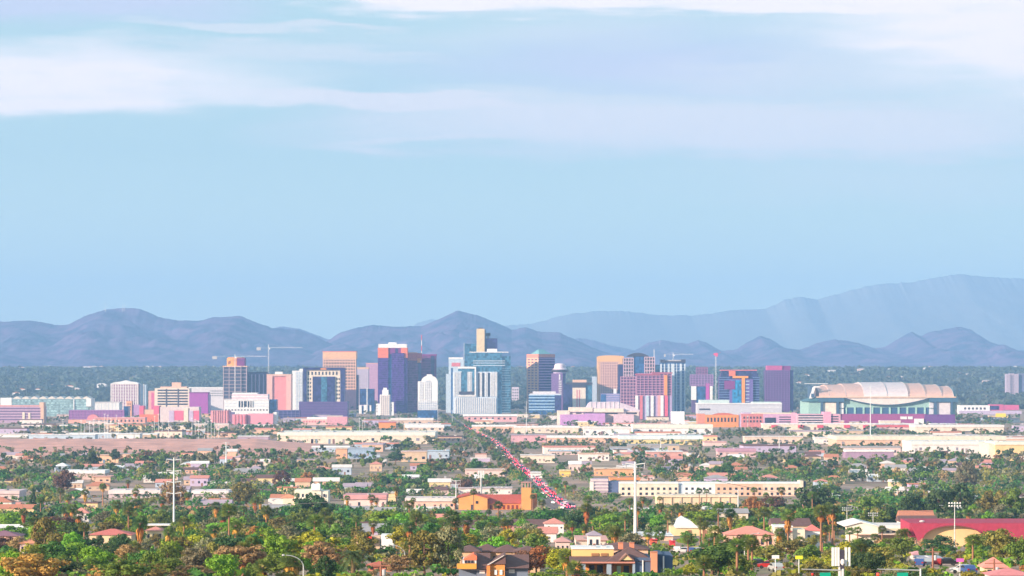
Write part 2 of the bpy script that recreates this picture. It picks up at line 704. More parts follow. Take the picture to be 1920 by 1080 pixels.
def ridge(name, label, prof, d0, front, back, material, seed, jag=1.0, nx=620, gul=0.62, relief=1.0):
    px = np.linspace(prof[0][0], prof[-1][0], nx)
    pr = np.interp(px, [p[0] for p in prof], [p[1] for p in prof])
    k = np.array([1, 2, 3, 2, 1.0]); k /= k.sum()
    pr = np.convolve(np.pad(pr, 2, mode='edge'), k, 'valid')
    rough = jag * (3.2 * (fbm(px / 14, px * 0 + .3, seed, 4) - 0.47) + 2.4 * (fbm(px / 3.5, px * 0 + .7, seed + 3, 3) - .44))
    H = CAMZ + (HZ - pr) / F * d0
    J = rough / F * d0
    ny = 106
    t = np.concatenate([np.linspace(0, 1, 90), 1 + np.linspace(0.1, 1, 16)])
    T, P = np.meshgrid(t, px, indexing='ij')
    Y = np.where(T <= 1, d0 - front * (1 - T), d0 + back * (T - 1))
    X = (P - 960) / F * d0
    base = np.interp(Y, GD, GZ) + CAMZ - 4
    n1 = fbm(X / (front * .12) , Y / (front * .22), seed + 20, 5)
    warp = (n1 - .5) * .5 * relief
    Tt = np.clip(np.where(T <= 1, T + warp * 4 * T * (1 - T), T), 0, 2)
    sh = np.where(T <= 1, Tt ** 1.25, np.clip(2 - T, 0, 1) ** 1.2)
    skew = (fbm(X / (front * .3), Y / (front * .3), seed + 60, 3) - .5) * front * .35
    gully = np.abs(fbm((X + skew) / (front * .085), Y / (front * .42), seed + 40, 5) - .47) * 3.4
    gully = np.clip(gully, 0, 1.2)
    sh = np.where(T <= 1, sh * (1 + .5 * relief * (fbm((X + skew) / (front * .2), Y / (front * .25), seed + 80, 4) - .5) * 4 * Tt * np.clip(1 - Tt, 0, 1)), sh)
    sh = sh * (1 - gul * (1 - gully) * np.clip(1 - Tt, 0, 1) ** .7 * np.where(T <= 1, 1, 0))
    Hh = H[None, :] + J[None, :] * np.where(T <= 1, T, 2 - T) ** 9
    Z = base + np.maximum(Hh - base, 0) * np.clip(sh, 0, 1)
    o = grid_mesh(name, X, Y, Z, material)
    tag(o, label, kind='structure')
    return o


M_NEAR = mountain_material((0.020, 0.034, 0.095), (0.17, 0.10, 0.20), 'near')  # brown rock tinted blue and violet, distance haze put into the colour
M_FAR = mountain_material((0.22, 0.245, 0.27), (0.25, 0.26, 0.275), 'far')  # paler base, so the haze fade is partly in the rock colour
ridge('mountain', 'long dark mountain with rounded summit and masts above the capitol side of town',
      [(-420, 640), (-260, 610), (-120, 612), (0, 603), (60, 601), (110, 610), (130, 608), (165, 590), (200, 580), (232, 577), (262, 579), (300, 595), (335, 601),
       (370, 601), (400, 595), (450, 592), (480, 604), (510, 615), (560, 618), (590, 629), (625, 646), (680, 668), (760, 690), (840, 700)],
      17000, 3000, 1800, M_NEAR, 3)
ridge('mountain', 'dark mountain with a pointed central summit behind the tallest tower',
      [(520, 696), (570, 672), (600, 650), (612, 640), (640, 622), (670, 614), (700, 609), (740, 612), (790, 612), (830, 595), (860, 582), (890, 590), (930, 605),
       (960, 618), (985, 613), (1010, 621), (1050, 624), (1090, 642), (1120, 655), (1150, 664), (1220, 684), (1300, 699)],
      17400, 3200, 1800, M_NEAR, 11)
ridge('hill', 'chain of low pointed hills behind the ballpark',
      [(1080, 690), (1120, 672), (1160, 664), (1190, 656), (1215, 643), (1240, 638), (1265, 642), (1290, 645), (1310, 637), (1330, 645), (1350, 657), (1380, 656), (1400, 643), (1425, 629),
       (1445, 636), (1470, 652), (1500, 656), (1530, 644), (1565, 636), (1600, 641), (1640, 653), (1660, 651), (1690, 632), (1710, 621), (1725, 631),
       (1745, 622), (1800, 612), (1820, 618), (1850, 638), (1890, 654), (1920, 658), (2000, 668), (2120, 690)],
      19200, 3400, 1800, M_NEAR, 17)
ridge('hill', 'pale low hill just behind the right foot of the central mountain',
      [(1020, 668), (1060, 640), (1085, 634), (1110, 637), (1140, 646), (1180, 655), (1230, 668)], 21600, 1900, 1200, M_NEAR, 23)
ridge('hill', 'faint low rise seen in the gap between the two dark mountains',
      [(440, 660), (500, 618), (530, 612), (560, 616), (610, 634), (680, 650)], 21400, 1900, 1200, M_NEAR, 29)
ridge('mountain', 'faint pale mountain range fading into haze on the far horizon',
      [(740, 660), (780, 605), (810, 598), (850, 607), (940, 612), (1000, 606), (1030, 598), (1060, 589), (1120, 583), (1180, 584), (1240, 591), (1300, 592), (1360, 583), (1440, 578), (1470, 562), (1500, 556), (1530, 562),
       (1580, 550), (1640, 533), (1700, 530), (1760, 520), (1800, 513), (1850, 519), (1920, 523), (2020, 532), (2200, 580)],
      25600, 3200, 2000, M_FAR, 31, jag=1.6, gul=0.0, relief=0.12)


HAZE = 6.3e-5
HAZE_COLOR = (0.30, 0.555, 0.96, 1)


def build_haze():
    m = MB()
    m.box(-8900, 8900, -520, 28000, -1.0, 890)
    ma = bpy.data.materials.new("haze_air")
    ma.use_nodes = True
    N, L = ma.node_tree.nodes, ma.node_tree.links
    N.remove(N['Principled BSDF'])
    v = N.new('ShaderNodeVolumePrincipled')
    v.inputs['Color'].default_value = HAZE_COLOR
    v.inputs['Density'].default_value = HAZE
    v.inputs['Anisotropy'].default_value = 0.0
    L.new(v.outputs[0], N['Material Output'].inputs['Volume'])
    o = link('haze', m.mesh('haze'), ma)
    tag(o, 'pale blue haze filling the valley air', kind='stuff')





build_haze()
# ------------------------------------------------------------------ downtown towers
WHITE = mat((0.76, 0.75, 0.77), 0.6)
CREAM = mat((0.72, 0.62, 0.52), 0.7)
PEACH = mat((0.68, 0.44, 0.33), 0.7)
PINK = mat((0.66, 0.33, 0.34), 0.7)
ROSE = mat((0.58, 0.16, 0.20), 0.7)
GREY = mat((0.42, 0.42, 0.46), 0.7)
PALEBLUE = mat((0.46, 0.56, 0.68), 0.6)
LILAC = mat((0.48, 0.40, 0.58), 0.7)
PURPLE = mat((0.11, 0.035, 0.20), 0.5)
PLUM = mat((0.20, 0.025, 0.18), 0.6)
ORANGE = mat((0.72, 0.27, 0.07), 0.7)
CORAL = mat((0.70, 0.17, 0.09), 0.7)
SAND = mat((0.72, 0.42, 0.24), 0.75)
BRICK = mat((0.52, 0.13, 0.08), 0.8)
DARK = mat((0.05, 0.045, 0.07), 0.5)
DKWIN = mat((0.028, 0.030, 0.055), 0.3, spec=0.35)
G_BLUE = glass((0.03, 0.10, 0.27))
G_NAVY = glass((0.035, 0.035, 0.14))
G_PURP = glass((0.065, 0.025, 0.20))
G_TEAL = glass((0.055, 0.17, 0.28))
G_SAGE = glass((0.28, 0.42, 0.44), 0.35, 0.2)
G_RED = glass((0.15, 0.03, 0.14))
STEEL = mat((0.55, 0.56, 0.58), 0.45, 0.6, 0.05)
PALESTEEL = mat((0.72, 0.74, 0.76), 0.5, 0.2, 0.05)
YELLOW = mat((0.78, 0.55, 0.16), 0.7)
REDPAINT = mat((0.65, 0.05, 0.06), 0.6)
TEALP = mat((0.10, 0.38, 0.36), 0.6)
LM = LANDMARK.append


def roofbox(b, x0, x1, yt, yb, v0=6, v1=18, m=None):
    b.part('roof_plant', m or GREY, [(x0, x1, yt, yb, v0, v1)])


D0 = 6000
# grey gridded tower with orange rounded crown
b = Bld('office_tower', 'grey gridded tower topped by an orange rounded crown beside the dark residential block', 418, 463, 6050, clear=(664, 752))
b.part('glass_wall', mat((0.055, 0.06, 0.11), .4), [(419, 462.5, 688, b.yb, 0, 40)])
b.grid('facade_frame', mat((0.42, 0.33, 0.38), .7), 418.5, 463, 687, b.yb, 4, 13, 1.3, 1.0, 1.2)
m = MB(); m.lathe(b.X(441), 20, [(17.5, b.Z(689)), (17.5, b.Z(672)), (15, b.Z(670))], 26); b.mesh('crown', ORANGE, m)  # low sun's orange put into the crown colour
m = MB(); m.box(b.X(444), b.X(459), 2, 30, b.Z(688), b.Z(671.5)); b.mesh('crown_shaded_side', PLUM, m)  # plum box colours the crown's shaded right side
b.part('roof_slab', PEACH, [(417.5, 463.5, 686, 688, -1.4, 41)])
LM(('the orange crowned tower', 441, 710))

b = Bld('apartment_tower', 'dark blue residential tower with pale vertical strips under a crane', 464, 502, 6100, clear=(695, 750))
b.part('wall', mat((0.10, 0.09, 0.20), .6), [(464, 502, 699, b.yb, 0, 30)])
b.part('roof_screen', DARK, [(465, 501, 697, 699.2, 1, 29)])
for x in (471, 478, 485, 493):
    b.part('balcony_strip', LILAC, [(x, x + 2.2, 702, b.yb, -1.5, 0.1)])
b.windows(DKWIN, 465, 501, 704, 744, 6, 9, .5, .45)

b = Bld('office_tower', 'pink stone tower with a tall blank recessed panel', 500, 546, 5950, clear=(700, 768))
b.part('wall', mat((0.68, 0.40, 0.36), .7), [(500, 510.6, 703, b.yb, 0, 36), (536.6, 546, 703, b.yb, 0, 36), (510.6, 536.6, 703, 705.5, 0, 36)])
b.part('recessed_panel', mat((0.70, 0.24, 0.25), .7), [(510.6, 536.6, 705.5, b.yb, 2.5, 35.5)])
b.part('parapet', PEACH, [(499.6, 546.4, 701.5, 703, -.5, 36.5)])
b.part('roof_plant', WHITE, [(515, 529, 697, 701.5, 8, 24)])

b = Bld('office_tower', 'slim white tower with ribbed walls left of the purple arch tower', 548, 568, 6250, clear=(692, 745))
b.part('wall', WHITE, [(548, 568.5, 695, b.yb, 0, 28)])
b.part('window_strip', PALEBLUE, [(554, 566, 697, b.yb, -.4, .1)])
b.grid('facade_frame', WHITE, 553.6, 566.4, 696.6, b.yb, 4, 12, .9, .7, .9)
b.part('roof_plant', WHITE, [(561, 568, 691.5, 695, 6, 20)])

b = Bld('courthouse', 'broad white public building with colonnaded centre in front of pink tower', 420, 505, 5700, clear=(736, 776), cat='building')
b.part('wall', WHITE, [(420, 504, 750, b.yb, 0, 45)])
b.part('upper_storey', mat((0.66, 0.52, 0.58), .7), [(434, 502, 739, 750, 6, 40)])
b.part('cornice', WHITE, [(433.5, 502.5, 743, 744.5, 5.2, 40.5), (435, 482, 736.5, 739, 6, 40), (419.5, 504.5, 749, 750.4, -.8, 45.5)])
b.part('colonnade_recess', DKWIN, [(446, 473, 752, 763, -.25, .1)])
for x in (446, 451, 456, 463, 468, 472):
    b.part('column', WHITE, [(x, x + 1.5, 751.5, 763.5, -1.6, -.2)])
b.part('string_course', PALEBLUE, [(421, 444, 755.5, 756.5, -.3, .1), (475, 503, 755.5, 756.5, -.3, .1), (421, 444, 761, 762, -.3, .1), (475, 503, 761, 762, -.3, .1)])
for i in range(14):
    b.part('window', DKWIN, [(422 + i * 5.9, 425.2 + i * 5.9, 767.5, 769.8, -.2, .1)])
b.part('annex', G_BLUE, [(505.3, 518, 749, b.yb, 10, 40)])
LM(('the white colonnaded courthouse', 462, 758))

b = Bld('museum', 'pink ribbed low complex standing in front of the white courthouse', 395, 518, dist(796), clear=(768, 792), cat='building')
b.part('wall', mat((0.66, 0.28, 0.36), .7), [(395, 429, 770, b.yb, 0, 40), (436, 462, 777, b.yb, -4, 40), (464, 512, 776, b.yb, 0, 40)])
b.part('link_block', LILAC, [(429, 436, 773, b.yb, 4, 40)])
b.part('side_wing', WHITE, [(512.2, 518, 773, b.yb, 5, 40)])
for x in (398, 402, 407, 411, 415, 420, 425):
    b.part('rib', PINK, [(x, x + 1.6, 769.5, b.yb, -1.2, .1)])
for x in (440, 446, 452, 458):
    b.part('rib', ROSE, [(x, x + 2, 778, b.yb, -4.8, -3.9)])

b = Bld('hotel_tower', 'purple tower framing a cream facade with a dark blue centre', 561, 652, dist(783), clear=(686, 782))
b.part('outer_frame', G_NAVY, [(568, 574.6, 689, b.yb, 0, 44), (638, 645.4, 689, b.yb, 0, 44), (574.6, 638, 689, 693.5, 0, 44)])
b.part('cream_wall', CREAM, [(574.6, 638, 693.5, b.yb, 3, 43)])
b.part('central_glass', G_NAVY, [(586, 628, 706, b.yb, .8, 3.1)])
b.part('centre_bay', G_TEAL, [(602, 613, 706.5, b.yb, .2, .9)])
b.part('crown_ornament', ORANGE, [(601, 612, 690.6, 693, -.4, .2)])
for i in range(9):
    x = 577 + i * 6.6
    b.part('window', DKWIN, [(x, x + 3, 697, 703, 2.85, 3.1)])
for k in range(6):
    y = 709 + k * 7.2
    for x in (576.5, 580.5, 630.5, 634.5):
        b.part('window', DKWIN, [(x, x + 2.6, y, y + 3.6, 2.85, 3.1)])
b.part('podium', mat((0.09, 0.055, 0.20), .5), [(561, 652, 753, b.yb, -9, 40)])
b.grid('podium_bands', mat((0.15, 0.09, 0.26), .6), 561.5, 651.5, 754, 781, 0, 5, 1, .8, .5, v=-9)
for k in range(6):
    b.part('teal_panel', G_TEAL, [(604.5, 610.5, 716 + k * 7, 718 + k * 7, -.3, .25)])  # teal glass strips down the centre bay
LM(('the cream faced purple tower', 606, 730))

b = Bld('office_tower', 'sand coloured tower with close window grid and blank top band', 605, 668, 6350, clear=(656, 752))
b.part('wall', DKWIN, [(606, 667.4, 660, b.yb, 0, 45)])
b.part('crown_band', SAND, [(605, 668, 660, 672.6, -1.2, 46)])
b.grid('facade_frame', mat((0.66, 0.40, 0.30), .75), 605.3, 667.7, 672.6, b.yb, 12, 17, 2.0, 2.6, 1.0)
b.part('parapet', CORAL, [(605, 668, 658.6, 660, -1.3, 46)])
b.part('side_block', mat((0.50, 0.26, 0.36), .7), [(646, 667.9, 731, b.yb, -8, -1.2)])
b.part('corner_strip', G_NAVY, [(668.1, 671.5, 703, b.yb, 6, 40)])
LM(('the blank topped sand tower', 636, 690))

b = Bld('office_tower', 'small pale grey tower standing left of the tall purple pair', 669, 691, 6500, clear=(688, 728))
b.part('wall', mat((0.55, 0.50, 0.60), .7), [(669, 691, 691, b.yb, 0, 30)])
b.part('crown_band', PEACH, [(668.7, 691.3, 688.5, 692, -.5, 30.5)])
b.grid('facade_frame', LILAC, 669.2, 690.8, 693, b.yb, 6, 12, 1, .8, .6)
b = Bld('office_tower', 'lilac pink slab half hidden behind the tall purple pair', 686, 712, 6650, clear=(680, 728))
b.part('wall', mat((0.46, 0.26, 0.42), .7), [(686, 712, 682, b.yb, 0, 30)])
b.part('parapet', PINK, [(685.7, 712.3, 680.5, 682.2, -.5, 30.5)])
b.grid('facade_frame', mat((0.50, 0.30, 0.46), .7), 686.2, 711.8, 684, b.yb, 0, 14, 1, 1.2, .6)

b = Bld('office_building', 'pair of squat blue glass blocks on white piers beside the purple pair', 673, 704, 5950, clear=(726, 760), cat='building')
b.part('glass_wall', G_BLUE, [(674.5, 687.4, 729, 759, 0, 25), (689, 701.5, 729, 759, 0, 25)])
b.part('centre_pier', WHITE, [(687.4, 689, 728, b.yb, -.6, 25)])
b.grid('facade_frame', G_NAVY, 674.5, 701.5, 729, 759, 6, 7, .7, .7, .5)
b.part('base_piers', WHITE, [(673, 678, 760, b.yb, 0, 24), (682, 687, 759, b.yb, 0, 24), (693, 696, 760, b.yb, 0, 24)])
b.part('base_glass', G_BLUE, [(678, 682, 761, b.yb, 2, 24), (687, 693, 760, b.yb, 2, 24), (696, 702, 759.2, b.yb, 2, 24)])

# the tall purple pair
b = Bld('office_tower', 'tall purple tower with white crown and orange lit shoulders', 708, 764, 6020, clear=(640, 770))
b.part('glass_wall', G_PURP, [(708.4, 728, 671, b.yb, 0, 46), (734, 758, 662, b.yb, -2, 46), (758, 763.6, 671, b.yb, 1, 46)])
b.part('recess', G_BLUE, [(728, 734, 664, b.yb, 3, 45)])
b.part('left_shoulder', CORAL, [(708.4, 728, 652, 671, 0, 46)])  # sunlit orange of the tower top put into the colour
b.part('right_shoulder', CORAL, [(752, 763.8, 652, 671, .6, 46)])  # same painted sunlight on the right
b.part('upper_wall', PLUM, [(728, 752, 652, 664, 2.4, 46)])
b.part('dark_slot', G_NAVY, [(741, 746, 653, 663, 1.9, 2.6)])
b.part('crown', WHITE, [(709.5, 762.5, 645, 652.2, 2, 44), (728, 743, 642, 645, 8, 36)])
b.grid('floor_bands', mat((0.085, 0.035, 0.24), .5), 708.6, 727.8, 672, b.yb, 0, 26, 1, .7, .35)
b.grid('floor_bands', mat((0.085, 0.035, 0.24), .5), 734.2, 757.8, 664, b.yb, 0, 28, 1, .7, .35, v=-2)
LM(('the white crowned purple tower', 735, 700))
b = Bld('office_tower', 'reddish purple tower with an orange ledge joined beside the tall purple one', 762, 790, 6060, clear=(658, 770))
b.part('glass_wall', G_RED, [(762, 784, 676, b.yb, 0, 42)])
b.part('top_wall', mat((0.55, 0.12, 0.12), .6), [(763, 790, 662, 676, -1, 42)])
b.part('roof_edge', PEACH, [(764, 782, 660.4, 662, 0, 40)])
b.part('orange_ledge', ORANGE, [(782.5, 788.5, 672, 680, -2.2, 0)])
b.part('side_glass', G_NAVY, [(784, 789.4, 680, b.yb, 1.5, 41)])
b.grid('floor_bands', mat((0.18, 0.04, 0.16), .5), 762.2, 783.8, 684, b.yb, 0, 20, 1, .8, .4)
b = Bld('office_tower', 'plum tower with a dark vertical slot rising behind the white rounded tower', 789, 818, 6120, clear=(662, 710))
b.part('glass_wall', G_RED, [(789.6, 808, 667, b.yb, 0, 38), (814.5, 818, 665, b.yb, 0, 38)])
b.part('slot', G_NAVY, [(808, 814.5, 667, b.yb, 2, 37)])
b.part('parapet', PLUM, [(789.4, 818.3, 664.2, 667, -.6, 38.5)])
b.grid('floor_bands', mat((0.22, 0.05, 0.18), .5), 790, 807.8, 669, b.yb, 0, 20, 1, .9, .4)

b = Bld('hotel_building', 'white stepped art deco tower in front of the tall purple tower', 704, 740, dist(779), clear=(726, 778), cat='building')
b.part('wall', WHITE, [(712, 731, 740, b.yb, 0, 22)])
b.part('tower_top', WHITE, [(716.5, 728, 731, 740, 3, 19), (718.5, 725, 727, 731, 6, 16)])
b.part('left_wing', WHITE, [(705, 712, 757, b.yb, 2, 20)])
b.part('right_wing', WHITE, [(731, 738, 754, b.yb, 2, 20)])
for x in (714, 717.5, 721, 724.5, 728):
    b.part('pier', CREAM, [(x, x + 1, 741, b.yb, -.8, .1)])
b.grid('window_bands', LILAC, 712.3, 730.7, 743, b.yb, 0, 10, 1, .9, .3)
for k in range(3):
    b.part('window', DKWIN, [(706.2, 707.6, 760 + 5 * k, 762.4 + 5 * k, 1.9, 2.1)])
    b.part('window', DKWIN, [(733.4, 734.8, 758 + 5 * k, 760.4 + 5 * k, 1.9, 2.1)])
LM(('the stepped white tower', 722, 752))

b = Bld('apartment_tower', 'white tower with a rounded top and grey blue lower floors', 783, 821, dist(788), clear=(702, 786))
b.part('wall', WHITE, [(783.5, 820.5, 715, b.yb, 0, 30)])
pts = [(790, 715.2)] + [(805 - 15 * math.cos(a), 715 - 11 * math.sin(a)) for a in np.linspace(0.2, math.pi - .2, 9)] + [(820, 715.2)]
b.poly('rounded_top', WHITE, pts, 1, 29)
b.part('roof_plant', WHITE, [(800, 810, 702, 705, 8, 22)])
b.part('window_bay', mat((0.40, 0.44, 0.54), .5), [(786.5, 794.5, 716, 751, -.4, .1), (797.5, 807.5, 714, 751, -.4, .1)])
b.grid('facade_frame', WHITE, 786, 808, 716, 752, 6, 12, .9, .9, .8)
b.part('lower_floors', mat((0.36, 0.44, 0.58), .5), [(784.5, 819.5, 752, 768, -.6, .1)])
b.grid('lower_frame', WHITE, 784, 820, 752, 768, 9, 5, .8, .9, 1.1)
b.part('podium', G_BLUE, [(783, 820.5, 769, b.yb, -5, 30)])
LM(('the rounded white tower', 802, 735))

b = Bld('radio_mast', 'thin red and white striped radio mast behind the plum towers', 788, 793, 6700, cat='mast')
for k, c in enumerate((REDPAINT, WHITE, REDPAINT, WHITE, REDPAINT)):
    b.part('mast_section', c, [(789.8, 791.0, 628 + k * 10, 638.2 + k * 10, 0, 1.2)])
b.part('mast_foot', GREY, [(789.2, 791.6, 678, b.yb, -.3, 1.6)])

# glass complex and the tallest tower
b = Bld('office_tower', 'tallest tower with blank cream slab between two dark teal wings', 870, 933, 6300, clear=(612, 664))
b.part('slab', mat((0.74, 0.56, 0.34), .7), [(893.5, 908.5, 616.5, b.yb, -2, 46)])
b.part('slab_edge', DARK, [(908.5, 910.6, 618, b.yb, -.5, 45)])
b.part('left_wing', G_TEAL, [(870.6, 893.5, 644, b.yb, 2, 45)])
b.part('left_wing_edge', PALEBLUE, [(869.6, 870.6, 643, b.yb, 1.5, 45)])
b.part('right_wing', G_NAVY, [(910.6, 932.5, 634.5, b.yb, 2, 45)])
b.part('roof_plant', DARK, [(911, 919.5, 624, 629.5, 8, 30)])
b.part('plant_support', GREY, [(912.5, 918, 629.5, 634.6, 10, 28)])
b.part('slab_cap', DARK, [(897, 905, 614.4, 616.5, 6, 30)])
b.grid('floor_bands', G_BLUE, 871, 893.2, 646, 700, 0, 16, 1, .6, .3, v=2)
LM(('the tallest cream slab tower', 901, 640))

b = Bld('hotel_tower', 'big teal glass hotel with stepped shoulders and white roof line', 873, 958, 6050, clear=(656, 776))
b.part('glass_wall', G_TEAL, [(876, 941, 661, b.yb, 0, 45), (941, 957.5, 668, b.yb, 4, 45)])
b.part('roof_bands', PALEBLUE, [(887, 947, 676, 677.4, -1, .1), (887, 947, 680, 681.4, -1, .1), (887, 947, 684.5, 686, -1, .1)])
b.grid('floor_bands', mat((0.20, 0.32, 0.44), .5), 932.5, 957, 690, b.yb, 0, 18, 1, .8, .4, v=0)
b.part('roof_line', WHITE, [(880, 953, 659.5, 661, -.4, 44)])
b.part('roof_plant', WHITE, [(913, 932, 654, 659.5, 6, 30)])
b.part('left_block', PALEBLUE, [(841, 869, 673, b.yb, 10, 40), (836, 846, 701, b.yb, 4, 30)])
b.part('left_block_roof', WHITE, [(841, 868, 670, 673.2, 9.5, 40.5)])
b.part('red_sign_band', ROSE, [(846.5, 863, 680, 687, 9.6, 10.2)])

b = Bld('hotel_tower', 'white ribbed hotel slab with tall dark slots in front of the teal hotel', 847, 933, 5850, clear=(688, 778))
b.part('wall', mat((0.50, 0.60, 0.74), .6), [(849, 932, 697, b.yb, 0, 40)])
b.part('dark_top', G_TEAL, [(893, 941, 689, 697, 2, 40), (933, 941, 697, b.yb, 4, 40)])
b.part('left_frame', WHITE, [(858.5, 892.5, 687.5, 691, -2.6, 20), (890, 892.5, 691, 741, -2.6, 5), (858.5, 892.5, 741, 743.5, -2.6, 5)])
b.part('left_glass', G_TEAL, [(865.5, 875.5, 692, 735, -1.0, .1), (886, 889.5, 691, 735, -1.0, .1), (859, 889.5, 691, 696, -1.1, .1)])
b.part('ledge', DARK, [(861, 889.5, 734, 740, -1.6, .1)])
for x in (896, 904.5, 915):
    b.part('dark_slot', DKWIN, [(x, x + 3.6, 699, 744, -.5, .1)])
for i in range(20):
    x = 853 + i * 3.95
    b.part('rib', WHITE, [(x, x + 1.5, 746, b.yb - 2, -1.4, .1)])
for x in (851, 854.5, 858, 862, 877, 879.6, 882.4, 899.8, 902, 909.5, 912.5, 919.8, 922, 925, 928, 930.5):
    b.part('rib', WHITE, [(x, x + 1.5, 698, 743, -1.3, .1)])
b.part('dark_edge', G_BLUE, [(845.5, 848.8, 690, b.yb, 3, 40)])
b.part('base_canopy', PALEBLUE, [(868, 968, 778, 782, -14, 20)])
LM(('the white ribbed hotel', 890, 735))

b = Bld('arts_centre', 'low pink and white hall at the foot of the white ribbed hotel', 868, 970, dist(791), clear=(776, 790), cat='building')
b.part('wall', mat((0.66, 0.36, 0.40), .7), [(870, 969, 780.5, b.yb, 0, 40)])
b.part('roof', WHITE, [(868, 970, 777, 780.5, -2, 42)])
for i in range(8):
    b.part('opening', DARK, [(878 + 11 * i, 882 + 11 * i, 783, 786.5, -.2, .1)])

b = Bld('office_building', 'small pale block standing alone right of the teal hotel', 959, 974, 6700, clear=(724, 750), cat='building')
b.part('wall', mat((0.60, 0.52, 0.64), .7), [(959.5, 973, 726, b.yb, 0, 24)])
b.windows(DKWIN, 960, 972.5, 728, 750, 3, 4)
b = Bld('office_tower', 'banded tower with orange lit side and a teal pyramid roof', 988, 1040, 6150, rot=36, clear=(654, 736))
w_, dp = 21, 38 * 1.0
b.part('wall', G_PURP, [(1014 - 18.8, 1014 + 18.8, 670, b.yb, -19, 19)])
b.part('crown_band', mat((0.60, 0.22, 0.16), .7), [(1014 - 19.2, 1014 + 19.2, 664, 670, -19.4, 19.4)])
b.grid('floor_bands', mat((0.36, 0.22, 0.44), .6), 995, 1033, 671, b.yb, 0, 20, 1, 1.7, .7, v=-19)  # shaded face: bands coloured darker and purple
b.gridside('sunlit_side_bands', mat((0.74, 0.40, 0.26), .7), 1014 - 18.8, -1, -19, 19, 670.5, b.yb, 3, 20, 4.2, 2.9, .7)  # sunlit face: the same bands coloured orange
m = MB(); h = MB()
m.hip(b.X(1000), b.X(1028), -14, 14, b.Z(664), b.Z(655), ridge=.3, over=0); b.mesh('pyramid_roof', mat((0.16, 0.36, 0.40), .5), m)
LM(('the teal pyramid roofed tower', 1014, 700))

b = Bld('hotel_tower', 'purple tower crowned by a dark ring and white dome', 1033, 1068, 6080, clear=(680, 762))
b.part('wall', mat((0.20, 0.11, 0.30), .6), [(1034, 1055, 700, b.yb, 0, 36)])
b.part('side_wall', G_NAVY, [(1055, 1060.5, 700, b.yb, 3, 36)])
b.part('balcony_stack', WHITE, [(1048, 1050.5, 702 + 0, 712, -1.2, .1)] + [(1047.5, 1053, 714 + k * 3.4, 715.4 + k * 3.4, -1.2, .1) for k in range(9)])
cx, cy = b.X(1050), 18
m = MB(); m.lathe(cx, cy, [(12, b.Z(700.3)), (13, b.Z(697))], 28); b.mesh('neck', LILAC, m)
m = MB(); m.lathe(cx, cy, [(15, b.Z(697.2)), (16.3, b.Z(696)), (16.3, b.Z(693.5)), (15, b.Z(692.8))], 32); b.mesh('ring', DARK, m)
m = MB(); m.lathe(cx, cy, [(14.5, b.Z(693)), (11, b.Z(690)), (10.4, b.Z(684.5)), (8, b.Z(682)), (3, b.Z(681))], 28); b.mesh('dome', mat((0.72, 0.60, 0.68), .5), m)
LM(('the white domed tower', 1050, 692))

b = Bld('office_building', 'wide mid rise of dark blue bands with a white roof', 991, 1053, 5800, clear=(732, 770), cat='building')
b.part('glass_wall', G_BLUE, [(991.5, 1052, 740, b.yb, 0, 40)])
b.grid('spandrels', mat((0.40, 0.58, 0.76), .5), 991.2, 1052.2, 740, 769, 0, 5, 1, 1.7, .9)
b.part('roof', mat((0.62, 0.60, 0.66), .6), [(999, 1042, 734, 738, 4, 30), (993, 1051, 738, 740, 1, 39)])
b.part('dark_end', G_NAVY, [(1040, 1052.6, 741, b.yb, -1.4, -.9)])

b = Bld('office_building', 'cream fronted block with a dark wide cap and blue flanks', 1055, 1111, 6000, clear=(710, 764), cat='building')
b.part('wall', G_NAVY, [(1056, 1075, 719, b.yb, 3, 36)])
b.part('cream_front', CREAM, [(1073.5, 1098, 727, b.yb, 0, 3)])
b.part('window_slot', ROSE, [(1081, 1083, 731, b.yb, -.3, .1), (1085.5, 1087.5, 731, b.yb, -.3, .1)])
b.part('cap', DARK, [(1062, 1111, 717, 721, -.5, 36), (1073, 1098, 721, 727, .3, 34)])
b.part('roof_plant', PEACH, [(1074, 1100, 712, 717, 6, 28)])
b.part('glass_flank', G_TEAL, [(1098.2, 1110.5, 722, b.yb, 3, 34)])
b = Bld('office_tower', 'plain pale slab squeezed left of the sand rounded tower', 1110, 1121, 6350, clear=(704, 752))
b.part('wall', mat((0.46, 0.54, 0.68), .6), [(1110.5, 1121, 706, b.yb, 0, 24)])
b.grid('floor_bands', PALEBLUE, 1110.7, 1120.8, 708, b.yb, 0, 10, 1, 1, .5)

b = Bld('office_tower', 'sand tower with a gently curved top and pink window columns', 1120, 1170, 6200, clear=(664, 752))
b.part('wall', mat((0.30, 0.15, 0.20), .7), [(1121, 1169, 678, b.yb, 0, 40)])
b.part('side_piers', SAND, [(1120, 1124.5, 677, b.yb, -1, 40), (1160, 1169.6, 677, b.yb, -1, 40)])
pts = [(1120, 678)] + [(1120, 668.6)] + [(1120 + 5 * k, 668.5 - 2.2 * math.sin(math.pi * (k + 1.5) / 13)) for k in range(1, 10)] + [(1170, 668.2), (1170, 678)]
b.poly('curved_crown', mat((0.78, 0.44, 0.20), .7), pts, -1.4, 41)
b.grid('facade_frame', mat((0.70, 0.44, 0.38), .7), 1125, 1160, 678, b.yb, 8, 18, 1.9, 1.6, .8)
LM(('the curved sand tower', 1145, 700))

b = Bld('office_building', 'low dark blue office block in front of the curved sand tower', 1127, 1162, 5950, clear=(734, 756), cat='building')
b.part('wall', mat((0.22, 0.22, 0.46), .5), [(1127, 1162, 738, b.yb, 0, 30)])
b.part('glass_corner', G_BLUE, [(1126.6, 1136, 739.5, b.yb, -.6, .1)])
b.grid('floor_bands', LILAC, 1136.5, 1161.8, 739, 757, 0, 4, 1, .9, .5)
b.part('roof_plant', WHITE, [(1151, 1156, 729, 738, 8, 20)])

